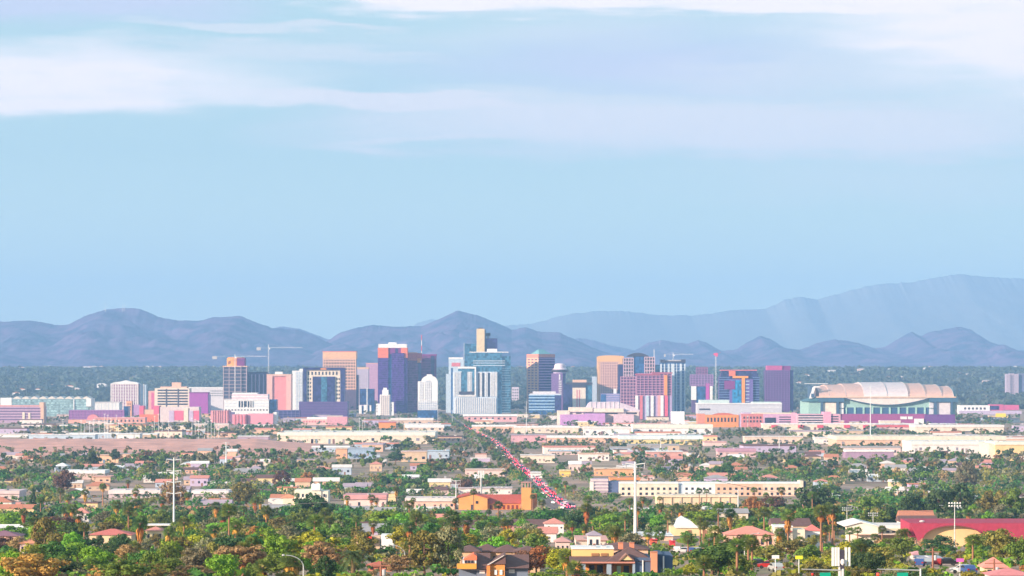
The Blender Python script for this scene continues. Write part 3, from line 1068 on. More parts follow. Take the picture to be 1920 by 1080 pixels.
b = Bld('apartment_tower', 'blue glass tower with a curved dark roof between white gridded bays', 1160, 1230, 6050, clear=(658, 740))
b.part('glass_wall', G_BLUE, [(1188, 1208, 668, b.yb, 0, 36)])
b.part('left_bay', DKWIN, [(1168.5, 1188, 671, b.yb, -1.5, 36)])
b.part('right_bay', DKWIN, [(1208, 1228, 669, b.yb, -1.5, 36)])
b.grid('left_frame', mat((0.58, 0.40, 0.48), .7), 1168.5, 1188, 671, b.yb, 4, 16, 1.5, 1.5, .9, v=-1.5)
b.grid('right_frame', mat((0.58, 0.40, 0.48), .7), 1208, 1228, 669, b.yb, 4, 16, 1.5, 1.5, .9, v=-1.5)
pts = [(1175, 669)] + [(1177 + 4.2 * k, 667 - 5.6 * math.sin(math.pi * (k + .3) / 9.6)) for k in range(10)] + [(1217, 669)]
b.poly('curved_roof', DARK, pts, 0, 36)
b.part('left_slab', G_NAVY, [(1159, 1168.4, 683, b.yb, 4, 34)])
b.part('right_slab', G_TEAL, [(1228.2, 1237, 684, b.yb, 4, 34)])
b.part('roof_mast', WHITE, [(1226, 1227, 655, 669, 4, 5)])
LM(('the curved dark roofed tower', 1198, 690))

b = Bld('apartment_tower', 'unfinished tower of bare purple floors with red and white shaft strips', 1163, 1261, dist(787), clear=(698, 784))
b.part('core', mat((0.10, 0.04, 0.15), .7), [(1164, 1193, 706, b.yb, 2, 34), (1193, 1258, 700, b.yb, 0, 34)])
b.grid('floor_slabs', mat((0.50, 0.28, 0.40), .8), 1163.4, 1193, 706, b.yb, 5, 14, 1.3, 1.3, 1.0, v=2)
b.grid('floor_slabs', mat((0.44, 0.22, 0.36), .8), 1193.4, 1259.6, 700, 742, 9, 9, 1.4, 1.4, 1.2)
b.part('top_deck', mat((0.36, 0.09, 0.16), .8), [(1192, 1238, 701, 703.4, -2.2, 35), (1222, 1261, 698, 700.2, -1.8, 35)])
b.part('lower_wall', mat((0.38, 0.30, 0.50), .7), [(1191, 1260, 742, b.yb, -.8, .1)])
for x, c in ((1191, WHITE), (1199.5, ROSE), (1211, PALEBLUE), (1220, WHITE), (1233, PINK), (1238.5, WHITE), (1246.5, mat((0.75, 0.10, 0.18), .6))):
    b.part('shaft_strip', c, [(x, x + 5.4, 741.6, b.yb - 1, -3, -.7)])
b.part('hoist', ORANGE, [(1245, 1251, 703, 741, -3.2, -1.1)])
LM(('the unfinished purple tower', 1225, 725))

b = Bld('convention_hall', 'wide low cream hall with a sloped pale roof amid the towers', 1050, 1200, dist(797), clear=(752, 782), cat='building')
b.part('wall', mat((0.66, 0.52, 0.50), .7), [(1055, 1198, 771, b.yb, 0, 60)])
b.poly('sloped_roof', mat((0.58, 0.50, 0.60), .6), [(1096, 772), (1104, 757), (1108, 754), (1160, 754), (1182, 761), (1200, 769), (1200, 772)], 2, 60)
b.part('cream_front', CREAM, [(1067, 1111, 764, 772, -3, 50), (1113, 1169, 766, 773, -4, 40), (1045, 1068, 770, b.yb, -3, 40)])
b.part('dark_openings', DARK, [(1080, 1090, 773.5, 776, -.3, .1), (1094, 1158, 774, 776.5, -.3, .1), (1174, 1194, 773, 776.5, -.3, .1)])
for k in range(7):
    b.part('roof_rib', WHITE, [(1108 + 8.6 * k, 1108.8 + 8.6 * k, 753.6, 766, 1.2, 2.1)])
b.part('lilac_block', mat((0.50, 0.26, 0.56), .7), [(1050, 1096, 777, b.yb, -14, -.2), (1096, 1134, 775, b.yb, -18, -.2)])
b.part('pale_end', mat((0.64, 0.46, 0.56), .7), [(1150, 1188, 777, b.yb, -12, -.2)])
LM(('the sloped roof convention hall', 1130, 766))

b = Bld('apartment_tower', 'white and blue vertical striped tower with dark roof rim', 1237, 1286, 6150, clear=(672, 752))
b.part('glass_wall', G_BLUE, [(1238, 1285, 680, b.yb, 0, 34)])
for x, w in ((1238, 3), (1245, 2), (1252, 3.5), (1258.5, 6), (1268, 1.5), (1274.5, 4), (1283, 2)):
    b.part('pier', mat((0.58, 0.66, 0.74), .6), [(x, x + w, 682, b.yb, -1.4, .1)])
b.grid('floor_bands', PALEBLUE, 1238, 1285, 684, b.yb, 0, 16, 1, .6, .6)
b.part('roof_rim', DARK, [(1239, 1247, 674, 680, -1, 34), (1277.5, 1285.5, 674, 680, -1, 34), (1247, 1277.5, 677, 679.9, 0, 34)])
b.part('roof_deck', GREY, [(1248, 1277, 674.8, 677, 4, 30)])

b = Bld('apartment_tower', 'unfinished stepped dark purple tower with white lower corners', 1293, 1338, 5950, clear=(684, 750))
b.part('core', mat((0.10, 0.055, 0.17), .7), [(1306, 1327, 689, 703, 5, 30), (1295, 1337, 703, 724, 0, 34), (1298, 1335, 724, b.yb, 2, 34)])
b.grid('floor_slabs', mat((0.32, 0.14, 0.30), .8), 1305.4, 1327.4, 688, 703, 4, 5, 1, 1, 1, v=5)
b.grid('floor_slabs', mat((0.34, 0.20, 0.42), .8), 1293.6, 1337.4, 702, 724, 8, 7, 1.1, 1.2, 1)
b.part('white_corner', WHITE, [(1296, 1305.5, 723, 750, -.6, 2.1), (1331, 1336, 723, 750, -.6, 2.1)])
b.part('magenta_strip', mat((0.48, 0.06, 0.36), .6), [(1323.5, 1330, 719, 750, -.8, 2.1)])
b.part('blue_glass', G_BLUE, [(1306, 1323, 725, b.yb, 1.2, 2.1)])

b = Bld('office_tower', 'dark blue stepped tower split by a bright orange column', 1347, 1425, dist(778), clear=(690, 774))
b.part('glass_wall', G_NAVY, [(1349, 1424, 706, b.yb, 4, 40), (1352, 1422, 700, 706, 5, 39), (1354, 1419.5, 695, 700, 6, 38)])
b.grid('floor_bands', mat((0.14, 0.22, 0.44), .5), 1348.5, 1368, 707, b.yb, 0, 15, 1, 1.1, .7, v=4)
b.grid('floor_bands', mat((0.14, 0.22, 0.44), .5), 1412, 1424.5, 707, b.yb, 0, 15, 1, 1.1, .7, v=4)
b.part('roof_edge', ROSE, [(1352, 1420, 693.2, 695, 5.5, 38.5)])
b.part('front_block', mat((0.15, 0.10, 0.34), .5), [(1368, 1412, 711, b.yb, 0, 4)])
b.part('blue_panel', glass((0.02, 0.22, 0.46)), [(1373, 1390, 713, b.yb, -.6, .1)])
b.part('orange_column', mat((0.85, 0.30, 0.04), .6), [(1390.8, 1396.6, 709, 773, -2, -.05)])
b.part('orange_top', mat((0.85, 0.30, 0.04), .6), [(1374, 1403, 705, 709, -2.2, 4)])
b.part('red_panel', CORAL, [(1367, 1379, 695.5, 705, 1, 4.5)])
b.part('plum_panel', PLUM, [(1358, 1378, 714, 730, -.9, .05)])
for k in range(9):
    b.part('balcony', PALEBLUE, [(1398, 1405, 714 + k * 6.4, 715.4 + k * 6.4, -1.4, .1)])
LM(('the orange columned dark tower', 1388, 730))

b = Bld('exhibition_hall', 'long pale low hall behind the orange brick row', 1306, 1466, 5650, clear=(748, 776), cat='building')
b.part('wall', mat((0.52, 0.52, 0.60), .7), [(1308, 1466, 757, b.yb, 0, 60)])
b.part('roof', mat((0.50, 0.60, 0.60), .6), [(1313, 1368, 750, 757, 6, 58), (1412, 1465, 753.6, 757, 2, 58)])
b.part('white_band', WHITE, [(1307, 1466.5, 756, 757.6, -.9, 60.5), (1410, 1466, 763, 764, -.5, .1)])
b.part('opening', DARK, [(1311, 1332, 766, 769, -.25, .1)])

b = Bld('office_tower', 'square purple gridded tower with a plum roof box beside the ballpark', 1434, 1488, 6000, clear=(683, 770))
b.part('glass_wall', mat((0.07, 0.035, 0.14), .4), [(1434.4, 1481, 694, b.yb, 0, 40)])
b.part('side_wall', G_NAVY, [(1481, 1487.6, 694, b.yb, 2, 40)])
b.grid('facade_frame', mat((0.17, 0.08, 0.26), .6), 1434.2, 1481, 694, b.yb, 9, 20, 1.7, 1.5, .8)
b.part('roof_box', mat((0.46, 0.08, 0.24), .6), [(1438.5, 1467, 685.5, 694, 3, 36)])
b.part('roof_box_side', PLUM, [(1467, 1483, 686, 694, 5, 36)])
LM(('the square purple tower', 1460, 728))

b = Bld('brick_row', 'orange brick row of arched warehouses below the orange column tower', 1308, 1432, dist(801), clear=(774, 800), cat='building')
b.part('wall', mat((0.66, 0.24, 0.16), .8), [(1308, 1322, 776, b.yb, 0, 30)])
b.part('orange_wall', mat((0.72, 0.26, 0.08), .8), [(1322, 1385, 778, b.yb, 0, 30)])
b.part('rose_wall', mat((0.58, 0.20, 0.20), .8), [(1390, 1431, 776, b.yb, 0, 30)])
b.part('white_bay', LILAC, [(1385, 1390, 777, b.yb, 1, 30), (1392, 1409, 773.4, 776, 3, 28)])
b.poly('roof', BRICK, [(1336, 778.2), (1348, 775), (1358, 774.4), (1368, 775), (1381, 778.2)], 1, 29)
for i in range(9):
    b.part('window', DKWIN, [(1326 + i * 6.4, 1329 + i * 6.4, 783, 791, -.3, .1)])
for i in range(6):
    b.part('window', DKWIN, [(1394 + i * 6.1, 1397 + i * 6.1, 781, 785, -.3, .1)])
    b.part('window', DKWIN, [(1394 + i * 6.1, 1397 + i * 6.1, 788, 792, -.3, .1)])

b = Bld('parking_garage', 'pink parking garage with dark open decks left of the ballpark', 1430, 1500, dist(796.5), clear=(774, 796), cat='garage')
b.part('wall', mat((0.58, 0.34, 0.52), .8), [(1431, 1486, 776, b.yb, 0, 40)])
b.part('stair_tower', mat((0.70, 0.34, 0.46), .8), [(1484, 1494, 774, b.yb, -1.5, 40)])
b.part('open_deck', DKWIN, [(1434, 1455, 783 + 0, 793, -.3, .1), (1461, 1483, 781, 783, -.3, .1), (1461, 1483, 785.5, 787.5, -.3, .1), (1461, 1483, 790, 792, -.3, .1)])
b.part('roof_line', CREAM, [(1413, 1486, 774, 776, -.5, 40)])
b = Bld('parking_garage', 'pink parking garage with pale striped decks touching the ballpark', 1494, 1578, dist(797), clear=(774, 796), cat='garage')
b.part('wall', mat((0.64, 0.34, 0.44), .8), [(1495, 1576, 776.5, b.yb, 0, 40)])
b.part('open_deck', DKWIN, [(1497, 1543, 778 + 4.6 * k, 780 + 4.6 * k, -.3, .1) for k in range(4)])
b.part('open_deck', DKWIN, [(1558, 1572, 780 + 4.6 * k, 782 + 4.6 * k, -.3, .1) for k in range(3)])
b.part('stair_tower', mat((0.70, 0.32, 0.46), .8), [(1545, 1558, 772.5, b.yb, -2, 40)])
b.part('ramp_rail', WHITE, [(1496, 1544, 781 + 4.6 * k, 782 + 4.6 * k, -1, .05) for k in range(3)])

# ballpark
b = Bld('ballpark', 'huge ballpark with pink arched roof panels and teal walls', 1514, 1800, dist(794), clear=(714, 792), cat='stadium', depth=160)
b.part('base_wall', mat((0.30, 0.055, 0.20), .7), [(1576, 1736, 776, b.yb, -1, 150)])
b.part('corner_base', mat((0.14, 0.04, 0.22), .7), [(1733, 1790, 777, b.yb, -6, 150)])
b.part('teal_wall', mat((0.30, 0.48, 0.45), .6), [(1517, 1538, 752, b.yb, 6, 150), (1580, 1745, 746, 764, 2, 150), (1742, 1792, 746, 777, 3, 150), (1538, 1580, 746, b.yb, 5, 150)])
b.part('window_row', mat((0.05, 0.12, 0.24), .3, .2), [(1582, 1742, 764, 776, 2.5, 149)])
for i in range(10):
    x = 1585 + i * 16.4
    b.part('window_pier', mat((0.34, 0.56, 0.50), .6), [(x, x + 3.4, 764, 776, 1.2, 2.6)])
for x0, x1 in ((1539, 1542.5), (1568, 1572.5), (1750.5, 1756), (1782, 1786)):
    b.part('column', mat((0.05, 0.10, 0.18), .5), [(x0, x1, 746, b.yb - 8, -4, 4.8)])
b.part('column_beam', mat((0.05, 0.12, 0.20), .5), [(1534, 1582, 745, 753.5, -4.4, 5), (1742, 1796, 746, 753.5, -4.4, 4)])
b.part('big_panel', mat((0.74, 0.66, 0.58), .6), [(1543, 1567.5, 755, 776, -1.5, 4.9)])
b.part('big_panel', mat((0.62, 0.58, 0.62), .6), [(1756.5, 1781.5, 755, 777, -1.5, 2.9)])
b.part('small_panel', WHITE, [(1574, 1581.5, 755.5, 765, -1.2, 4.9), (1574, 1581.5, 766.5, 776, -1.2, 4.9)])
b.part('small_panel', mat((0.6, 0.6, 0.66), .6), [(1742.5, 1750, 755, 765, -1.2, 2.9), (1742.5, 1750, 767, 776.5, -1.2, 2.9)])
pts = [(1583, 745)] + [(1583 + 160 * t, 745.5 + 13 * math.sin(math.pi * t) ** .9) for t in np.linspace(0.02, 0.98, 22)] + [(1743, 745)]
b.poly('canopy', mat((0.72, 0.64, 0.62), .5), pts, -3, 2)
pts2 = [(p[0], p[1]) for p in pts[1:-1]]
pts3 = pts2 + [(p[0], p[1] + 1.6) for p in reversed(pts2)]
b.poly('canopy_rim', mat((0.04, 0.08, 0.14), .5), pts3, -3.6, 2)
segs = [(1536, 1555, 724.5, 0), (1555, 1586, 721.5, 0), (1586, 1620, 719.5, 0), (1620, 1663, 717, 1), (1663, 1702.5, 717.2, 1), (1702.5, 1735, 719, 0), (1735, 1765.5, 721.5, 0), (1765.5, 1788, 724.5, 0)]
for x0, x1, yt, wht in segs:
    m = MB()
    prof = []
    zt, ze = b.Z(yt), b.Z(745)
    n = 12
    out = [(150 * (1 - math.cos(math.pi / 2 * k / n)) * .62, ze + (zt - ze) * math.sin(math.pi / 2 * k / n)) for k in range(n + 1)]
    back = [(150, ze - 1)]
    m.prism_x([(p[0] + wht * -1.5, p[1]) for p in out] + [(150, zt - 2)] + back, b.X(x0) + .25, b.X(x1) - .25)
    b.mesh('roof_panel', mat((0.66, 0.56, 0.58), .5) if wht else mat((0.64, 0.40, 0.34), .5), m)
    m = MB()
    m.tube([(b.X(x1), p[0] - .4 - 1.5 * wht, p[1] + .5) for p in out], 0.35, 5)
    b.mesh('roof_rib', mat((0.62, 0.56, 0.56), .5), m)
m = MB()
m.prism_x([(0, b.Z(745)), (4, b.Z(731)), (20, b.Z(724)), (60, b.Z(723)), (60, b.Z(745))], b.X(1521), b.X(1528))
b.mesh('end_arch', mat((0.05, 0.10, 0.18), .5), m)
b.poly('end_arch_frame', WHITE, [(1518, 747), (1524, 727), (1527, 724), (1538, 724), (1538, 726), (1529, 727), (1523, 747)], 2, 8)
b.poly('end_roof', mat((0.05, 0.12, 0.18), .5), [(1788, 746), (1788, 726), (1792, 735), (1793, 746)], 4, 60)
b.part('eaves', mat((0.72, 0.50, 0.38), .5), [(1531, 1792, 743.4, 745.6, -5.2, 10)])
b.poly('side_roof', mat((0.06, 0.16, 0.20), .5), [(1512, 753), (1530, 746.5), (1540, 746), (1540, 752.5)], 2, 120)
b.poly('side_roof', mat((0.06, 0.16, 0.20), .5), [(1790, 746), (1798, 752), (1790, 753)], 2, 120)
b.part('loudspeakers', WHITE, [(1688, 1700, 781, 786, -2, -.9), (1702, 1711, 781, 786, -2, -.9)])
b.part('entry', WHITE, [(1714, 1731, 785, b.yb, -8, -.9)])
b.part('roof_truss', PALESTEEL, [(1515, 1560, 719, 720.2, 60, 62)])
LM(('the ballpark', 1655, 750))

b = Bld('apartment_tower', 'pair of slim lilac and blue slabs standing beyond the ballpark', 1886, 1921, 7600, clear=(698, 746))
b.part('wall', mat((0.40, 0.34, 0.46), .7), [(1887, 1894, 701, b.yb, 0, 24), (1902, 1910, 701, b.yb, 0, 24), (1894, 1902, 700, b.yb, 4, 24)])
b.part('blue_slab', mat((0.16, 0.18, 0.30), .6), [(1911, 1921, 700, b.yb, 6, 30)])
b.grid('floor_bands', mat((0.46, 0.38, 0.46), .7), 1887, 1910, 702, b.yb, 0, 14, 1, 1, .8)

# left side of downtown
b = Bld('capitol_annex', 'long sage green glass building with scalloped white roof edge', 20, 171, dist(781), clear=(740, 778), cat='building')
b.part('wall', G_SAGE, [(23, 170, 748, b.yb, 0, 50)])
b.grid('spandrels', mat((0.22, 0.34, 0.40), .6), 23, 163, 748.5, 778, 0, 6, 1, 1.5, .8)
b.part('white_end', WHITE, [(162, 171, 747, 762, -1.2, 50), (138, 139.4, 749, 776, -1.8, .1)])
for i in range(9):
    x = 24 + i * 16.2
    b.poly('roof_scallop', mat((0.66, 0.60, 0.56), .6), [(x, 748), (x + 3, 745.5), (x + 8, 743), (x + 13, 745.5), (x + 16, 748)], -.5, 48)
b.part('block', WHITE, [(0, 21, 746, b.yb, 4, 40)])
LM(('the scalloped sage green building', 95, 758))

b = Bld('parking_garage', 'wide lilac parking garage with dark decks and a cream stair tower', -40, 83, dist(793), clear=(758, 792), cat='garage')
b.part('wall', mat((0.44, 0.30, 0.44), .8), [(-40, 80, 762, b.yb, 0, 40)])
b.part('open_deck', mat((0.12, 0.07, 0.18), .6), [(-40, 79, 765 + 5.2 * k, 767 + 5.2 * k, -.3, .1) for k in range(5)])
b.part('cream_panel', CREAM, [(42, 46.5, 773, 787, -1, .1), (53, 57, 774, 787, -1, .1)])
b.part('stair_tower', PEACH, [(74, 82, 754.5, 764, -1, 20), (76, 82, 764, b.yb, -.8, 20)])
b.part('parapet', PINK, [(-40, 74, 760, 762.2, -.6, 40)])

b = Bld('office_building', 'plain white shed right of the sage green building', 168, 226, 5650, clear=(752, 770), cat='building')
b.part('wall', WHITE, [(170, 224, 755, b.yb, 0, 40)])
b.part('roof', mat((0.60, 0.56, 0.58), .6), [(169, 225, 753.6, 755.2, -.8, 41)])
b.grid('panel_joints', PALEBLUE, 170.5, 223.5, 756, 768, 8, 0, .5, .5, .3)
b = Bld('office_building', 'long dark purple low block behind the pink market strip', 128, 234, dist(788), clear=(767, 786), cat='building')
b.part('wall', mat((0.26, 0.10, 0.30), .7), [(129, 233, 769, b.yb, 0, 30)])
b.grid('floor_bands', mat((0.34, 0.16, 0.40), .7), 129.2, 232.8, 769, 786, 18, 3, .8, 1.2, .6)
b.part('blue_corner', G_BLUE, [(231, 240, 762, b.yb, 4, 30)])
b = Bld('market_hall', 'pink market strip with a low rose dome under the purple block', 126, 272, dist(793.5), clear=(776, 792), cat='building')
b.part('wall', mat((0.68, 0.34, 0.28), .8), [(128, 176, 787, b.yb, 0, 26), (176, 272, 785, b.yb, 2, 26)])
b.poly('dome', mat((0.62, 0.22, 0.26), .7), [(163, 787)] + [(173.5 - 10.5 * math.cos(a), 785.5 - 8.5 * math.sin(a)) for a in np.linspace(0.1, 3.04, 9)] + [(184, 787)], 3, 22)
b.part('roof', PINK, [(176, 272, 782.6, 785, 1, 27)])
for i in range(12):
    b.part('opening', DARK, [(180 + 7.6 * i, 183 + 7.6 * i, 787, 791, 1.8, 2.1)])

b = Bld('apartment_tower', 'white apartment block with a grid of magenta windows and peaked roof', 206, 273, 6200, clear=(712, 756), cat='building')
b.part('wall', mat((0.30, 0.11, 0.30), .6), [(208, 259, 720, b.yb, 0, 30)])
b.grid('facade_frame', mat((0.68, 0.60, 0.62), .7), 207.4, 259.6, 719.5, b.yb, 11, 9, 2.3, 1.6, 1.2)
b.poly('roof', WHITE, [(206.6, 719.6), (214, 717), (226, 715.5), (236, 713), (244, 715.5), (256, 717), (260.4, 719.6)], -.8, 31)
b.part('side_wing', PALEBLUE, [(260, 273, 721, b.yb, 6, 28)])
b.part('side_strip', WHITE, [(262, 263.5, 720, b.yb, 5, 6.1), (268, 269.5, 720, b.yb, 5, 6.1)])
LM(('the magenta windowed white block', 233, 736))

b = Bld('office_building', 'small orange cream cube between the white block and the banded office', 236, 258, 5500, clear=(748, 774), cat='building')
b.part('wall', mat((0.72, 0.36, 0.22), .7), [(237, 247, 752, b.yb, 0, 20)])
b.part('wing', mat((0.42, 0.24, 0.46), .7), [(247, 262, 759, b.yb, 2, 20)])
b.windows(DKWIN, 238, 246, 755, 770, 2, 3)
b = Bld('office_building', 'cream mid rise with dark banded windows and pink corner', 277, 356, 5900, clear=(715, 762), cat='building')
b.part('wall', CREAM, [(290, 355, 728, b.yb, 0, 40)])
b.part('corner', mat((0.66, 0.34, 0.32), .7), [(278, 290, 733, b.yb, 2, 38)])
b.part('rose_slot', mat((0.56, 0.10, 0.24), .7), [(283.5, 288.5, 736, b.yb, 1.7, 2.1)])
for k in range(6):
    for x0, x1 in ((295.5, 310.5), (313.5, 332.5), (335.5, 352)):
        b.part('window_band', DKWIN, [(x0, x1, 730.5 + 5.2 * k, 733.2 + 5.2 * k, -.3, .1)])
b.part('shaft', DARK, [(311, 313, 729, b.yb, -.6, .1), (333, 335, 729, b.yb, -.6, .1)])
b.part('roof_plant', mat((0.70, 0.44, 0.34), .7), [(300, 350, 725, 728, 3, 36), (321, 338, 717, 725, 10, 28)])
b = Bld('office_building', 'blank plum purple box beside the cream mid rise', 354, 392, 5850, clear=(733, 776), cat='building')
b.part('wall', mat((0.34, 0.06, 0.34), .6), [(355, 390, 737, b.yb, 0, 34)])
b.part('parapet', PLUM, [(354.6, 390.4, 735.4, 737.2, -.5, 34.5)])
b.part('side_wall', LILAC, [(390, 392, 740, b.yb, 3, 34)])
b = Bld('office_building', 'pale low block behind the plum box', 352, 420, 6300, clear=(724, 746), cat='building')
b.part('wall', mat((0.62, 0.60, 0.66), .7), [(353, 419, 728, b.yb, 0, 30)])
b.part('roof', WHITE, [(352.5, 419.5, 726, 728.2, -.6, 30.5)])
b.windows(DKWIN, 394, 418, 731, 744, 8, 3)
b = Bld('school_building', 'low complex of rose red panels and cream piers', 258, 374, dist(791), clear=(758, 790), cat='building')
b.part('wall', mat((0.62, 0.52, 0.54), .7), [(300, 373, 763, b.yb, 0, 36)])
b.part('red_panel', mat((0.66, 0.12, 0.22), .7), [(327, 344, 770, b.yb - 3, -.6, .1), (363, 373.5, 770, b.yb - 3, -.6, .1), (261, 269, 761, 785, 1, 30), (288, 298, 761, 785, 1, 30)])
b.part('coral_wall', CORAL, [(261, 298, 777, b.yb, 0, 1)])
b.part('peach_wall', PEACH, [(269, 288, 768, 777, 2, 28)])
b.part('pier', CREAM, [(345, 353, 765, b.yb, -1.4, .1)])
b.part('grey_bay', LILAC, [(317, 326, 770, b.yb, -.5, .1), (354, 362, 770, b.yb, -.5, .1)])
b = Bld('office_building', 'low dark indigo block between the pink tower and the purple podium', 514, 562, dist(785), clear=(766, 786), cat='building')
b.part('wall', G_NAVY, [(515, 562, 769, b.yb, 0, 30)])
b.grid('floor_bands', mat((0.16, 0.14, 0.34), .6), 515.3, 561.7, 769.5, b.yb, 6, 3, .8, .9, .6)
b = Bld('school_building', 'pink low block with white roof at the foot of the purple podium', 563, 652, dist(797), clear=(778, 797), cat='building')
b.part('wall', mat((0.62, 0.30, 0.36), .7), [(613, 651, 781.5, b.yb, 0, 26)])
b.part('wing', mat((0.68, 0.44, 0.42), .7), [(565, 613, 786, b.yb, 3, 26)])
b.part('roof', WHITE, [(575, 613, 782.4, 786, 4, 26)])
for i in range(8):
    b.part('opening', ROSE, [(568 + 5.4 * i, 571 + 5.4 * i, 789, 792, 2.8, 3.1)])

# tower cranes
def crane(name, label, xm, ytop, ybase, xa, xb, yj, d, cw, m=PALESTEEL):
    c = Bld(name, label, xm - 2, xm + 2, d, cat='crane')
    w = c.s * .75
    Z = c.Z
    X = c.X
    q = MB()
    for dx in (-1, 1):
        for dy in (-1, 1):
            q.box(X(xm) + dx * w - .14, X(xm) + dx * w + .14, dy * w - .14, dy * w + .14, Z(ybase), Z(yj))
    k = 0
    z = Z(ybase)
    while z + 2.2 < Z(yj):
        s_ = 1 if k % 2 else -1
        q.tube([(X(xm) - w * s_, -w, z), (X(xm) + w * s_, -w, z + 2.2)], .12, 4)
        q.tube([(X(xm) - w, -w * s_, z), (X(xm) - w, w * s_, z + 2.2)], .12, 4)
        z += 2.2
        k += 1
    c.mesh('mast', m, q)
    q = MB()
    for off, zz in ((-.8, 0), (.8, 0), (0, 1.5)):
        q.tube([(X(xm), off, Z(yj) + zz), (X(xb), off * .7, Z(yj - .6) + zz * .6)], .17, 4)
    n = 22
    for i in range(n):
        a = X(xm) + (X(xb) - X(xm)) * i / n
        e = X(xm) + (X(xb) - X(xm)) * (i + .5) / n
        q.tube([(a, -.8, Z(yj)), (e, 0, Z(yj) + 1.4)], .1, 4)
        q.tube([(e, 0, Z(yj) + 1.4), (a + (e - a) * 2, .8, Z(yj))], .1, 4)
    c.mesh('jib', m, q)
    q = MB()
    q.tube([(X(xm), -.7, Z(yj)), (X(xa), -.7, Z(yj))], .2, 4)
    q.tube([(X(xm), .7, Z(yj)), (X(xa), .7, Z(yj))], .2, 4)
    c.mesh('counter_jib', m, q)
    q = MB()
    q.box(min(X(xa), X(xa + cw)), max(X(xa), X(xa + cw)), -1.2, 1.2, Z(yj) - 4.5, Z(yj) + 1.2)
    c.mesh('counterweight', GREY, q)
    q = MB()
    q.tube([(X(xm), 0, Z(yj)), (X(xm), 0, Z(ytop))], [.6, .2], 5)
    q.tube([(X(xm), 0, Z(ytop)), (X(xm + (xb - xm) * .6), 0, Z(yj) + 1.4)], .07, 4)
    q.tube([(X(xm), 0, Z(ytop)), (X(xa), 0, Z(yj))], .07, 4)
    c.mesh('apex', m, q)
    q = MB()
    q.box(X(xm) + .9, X(xm) + 3, -2.4, -.6, Z(yj) - 2.6, Z(yj) - .1)
    c.mesh('cab', WHITE, q)
    return c


crane('tower_crane', 'pale tower crane on the roof of the orange crowned tower', 440.5, 664, yg(6050), 398, 500, 669, 6040, 9)
crane('tower_crane', 'tall grey tower crane rising behind the dark residential tower', 503.5, 645, yg(6140), 481, 567, 652.5, 6140, 8)
c = crane('tower_crane', 'slim crane with a long thin jib over the white striped tower', 1262, 660, yg(6200), 1245, 1300, 665, 6195, 3)
b = Bld('tower_crane', 'pale lattice mast topped by a pink crane head beside the unfinished stepped tower', 1336, 1348, 5900, cat='crane')
q = MB()
for dx in (-.8, .8):
    for dy in (-.8, .8):
        q.box(b.X(1342) + dx - .2, b.X(1342) + dx + .2, dy - .2, dy + .2, 0, b.Z(668))
z = 0
k = 0
while z < b.Z(670):
    s_ = 1 if k % 2 else -1
    q.tube([(b.X(1342) - .8 * s_, -.8, z), (b.X(1342) + .8 * s_, -.8, z + 2.2)], .15, 4)
    z += 2.2
    k += 1
b.mesh('mast', PALESTEEL, q)
q = MB()
q.prism([(b.X(1337), b.Z(664)), (b.X(1341), b.Z(667.5)), (b.X(1345), b.Z(669)), (b.X(1346.5), b.Z(664)), (b.X(1344.5), b.Z(661.5)), (b.X(1340), b.Z(662))], -2, 2)
b.mesh('crane_head', mat((0.70, 0.08, 0.20), .6), q)
q = MB()
q.tube([(b.X(1346), 0, b.Z(663)), (b.X(1352), 0, b.Z(660))], [.3, .15], 5)
b.mesh('jib_stub', REDPAINT, q)

# masts on the mountain tops
for px, yt, yb_, lab in ((197.5, 567, 583, 'thin radio mast on the left shoulder of the masted mountain'), (230, 567, 579, 'thin radio mast on the very summit of the masted mountain'),
                         (234, 570, 579, 'shorter radio mast just past the summit of the masted mountain'), (1237, 636, 642, 'thin radio mast on the flat hill above the curved roof tower')):
    d = 16900 if px < 500 else 18900
    s_ = d / F
    o = empty('radio_mast', (wx(px, d), d, CAMZ + (HZ - yb_ - 4) * s_))
    tag(o, lab, 'mast')
    q = MB(); q.tube([(0, 0, 0), (0, 0, (yb_ + 4 - yt) * s_)], [1.1, .5], 5); link('pole', q.mesh('pole'), STEEL, o)
    q = MB(); q.box(-1.2, 1.2, -.3, .3, (yb_ - yt) * s_ * .8, (yb_ - yt) * s_ * .8 + 2.0); link('antenna', q.mesh('antenna'), WHITE, o)
# ------------------------------------------------------------------ low town: halls, shops, houses
LOWS = []


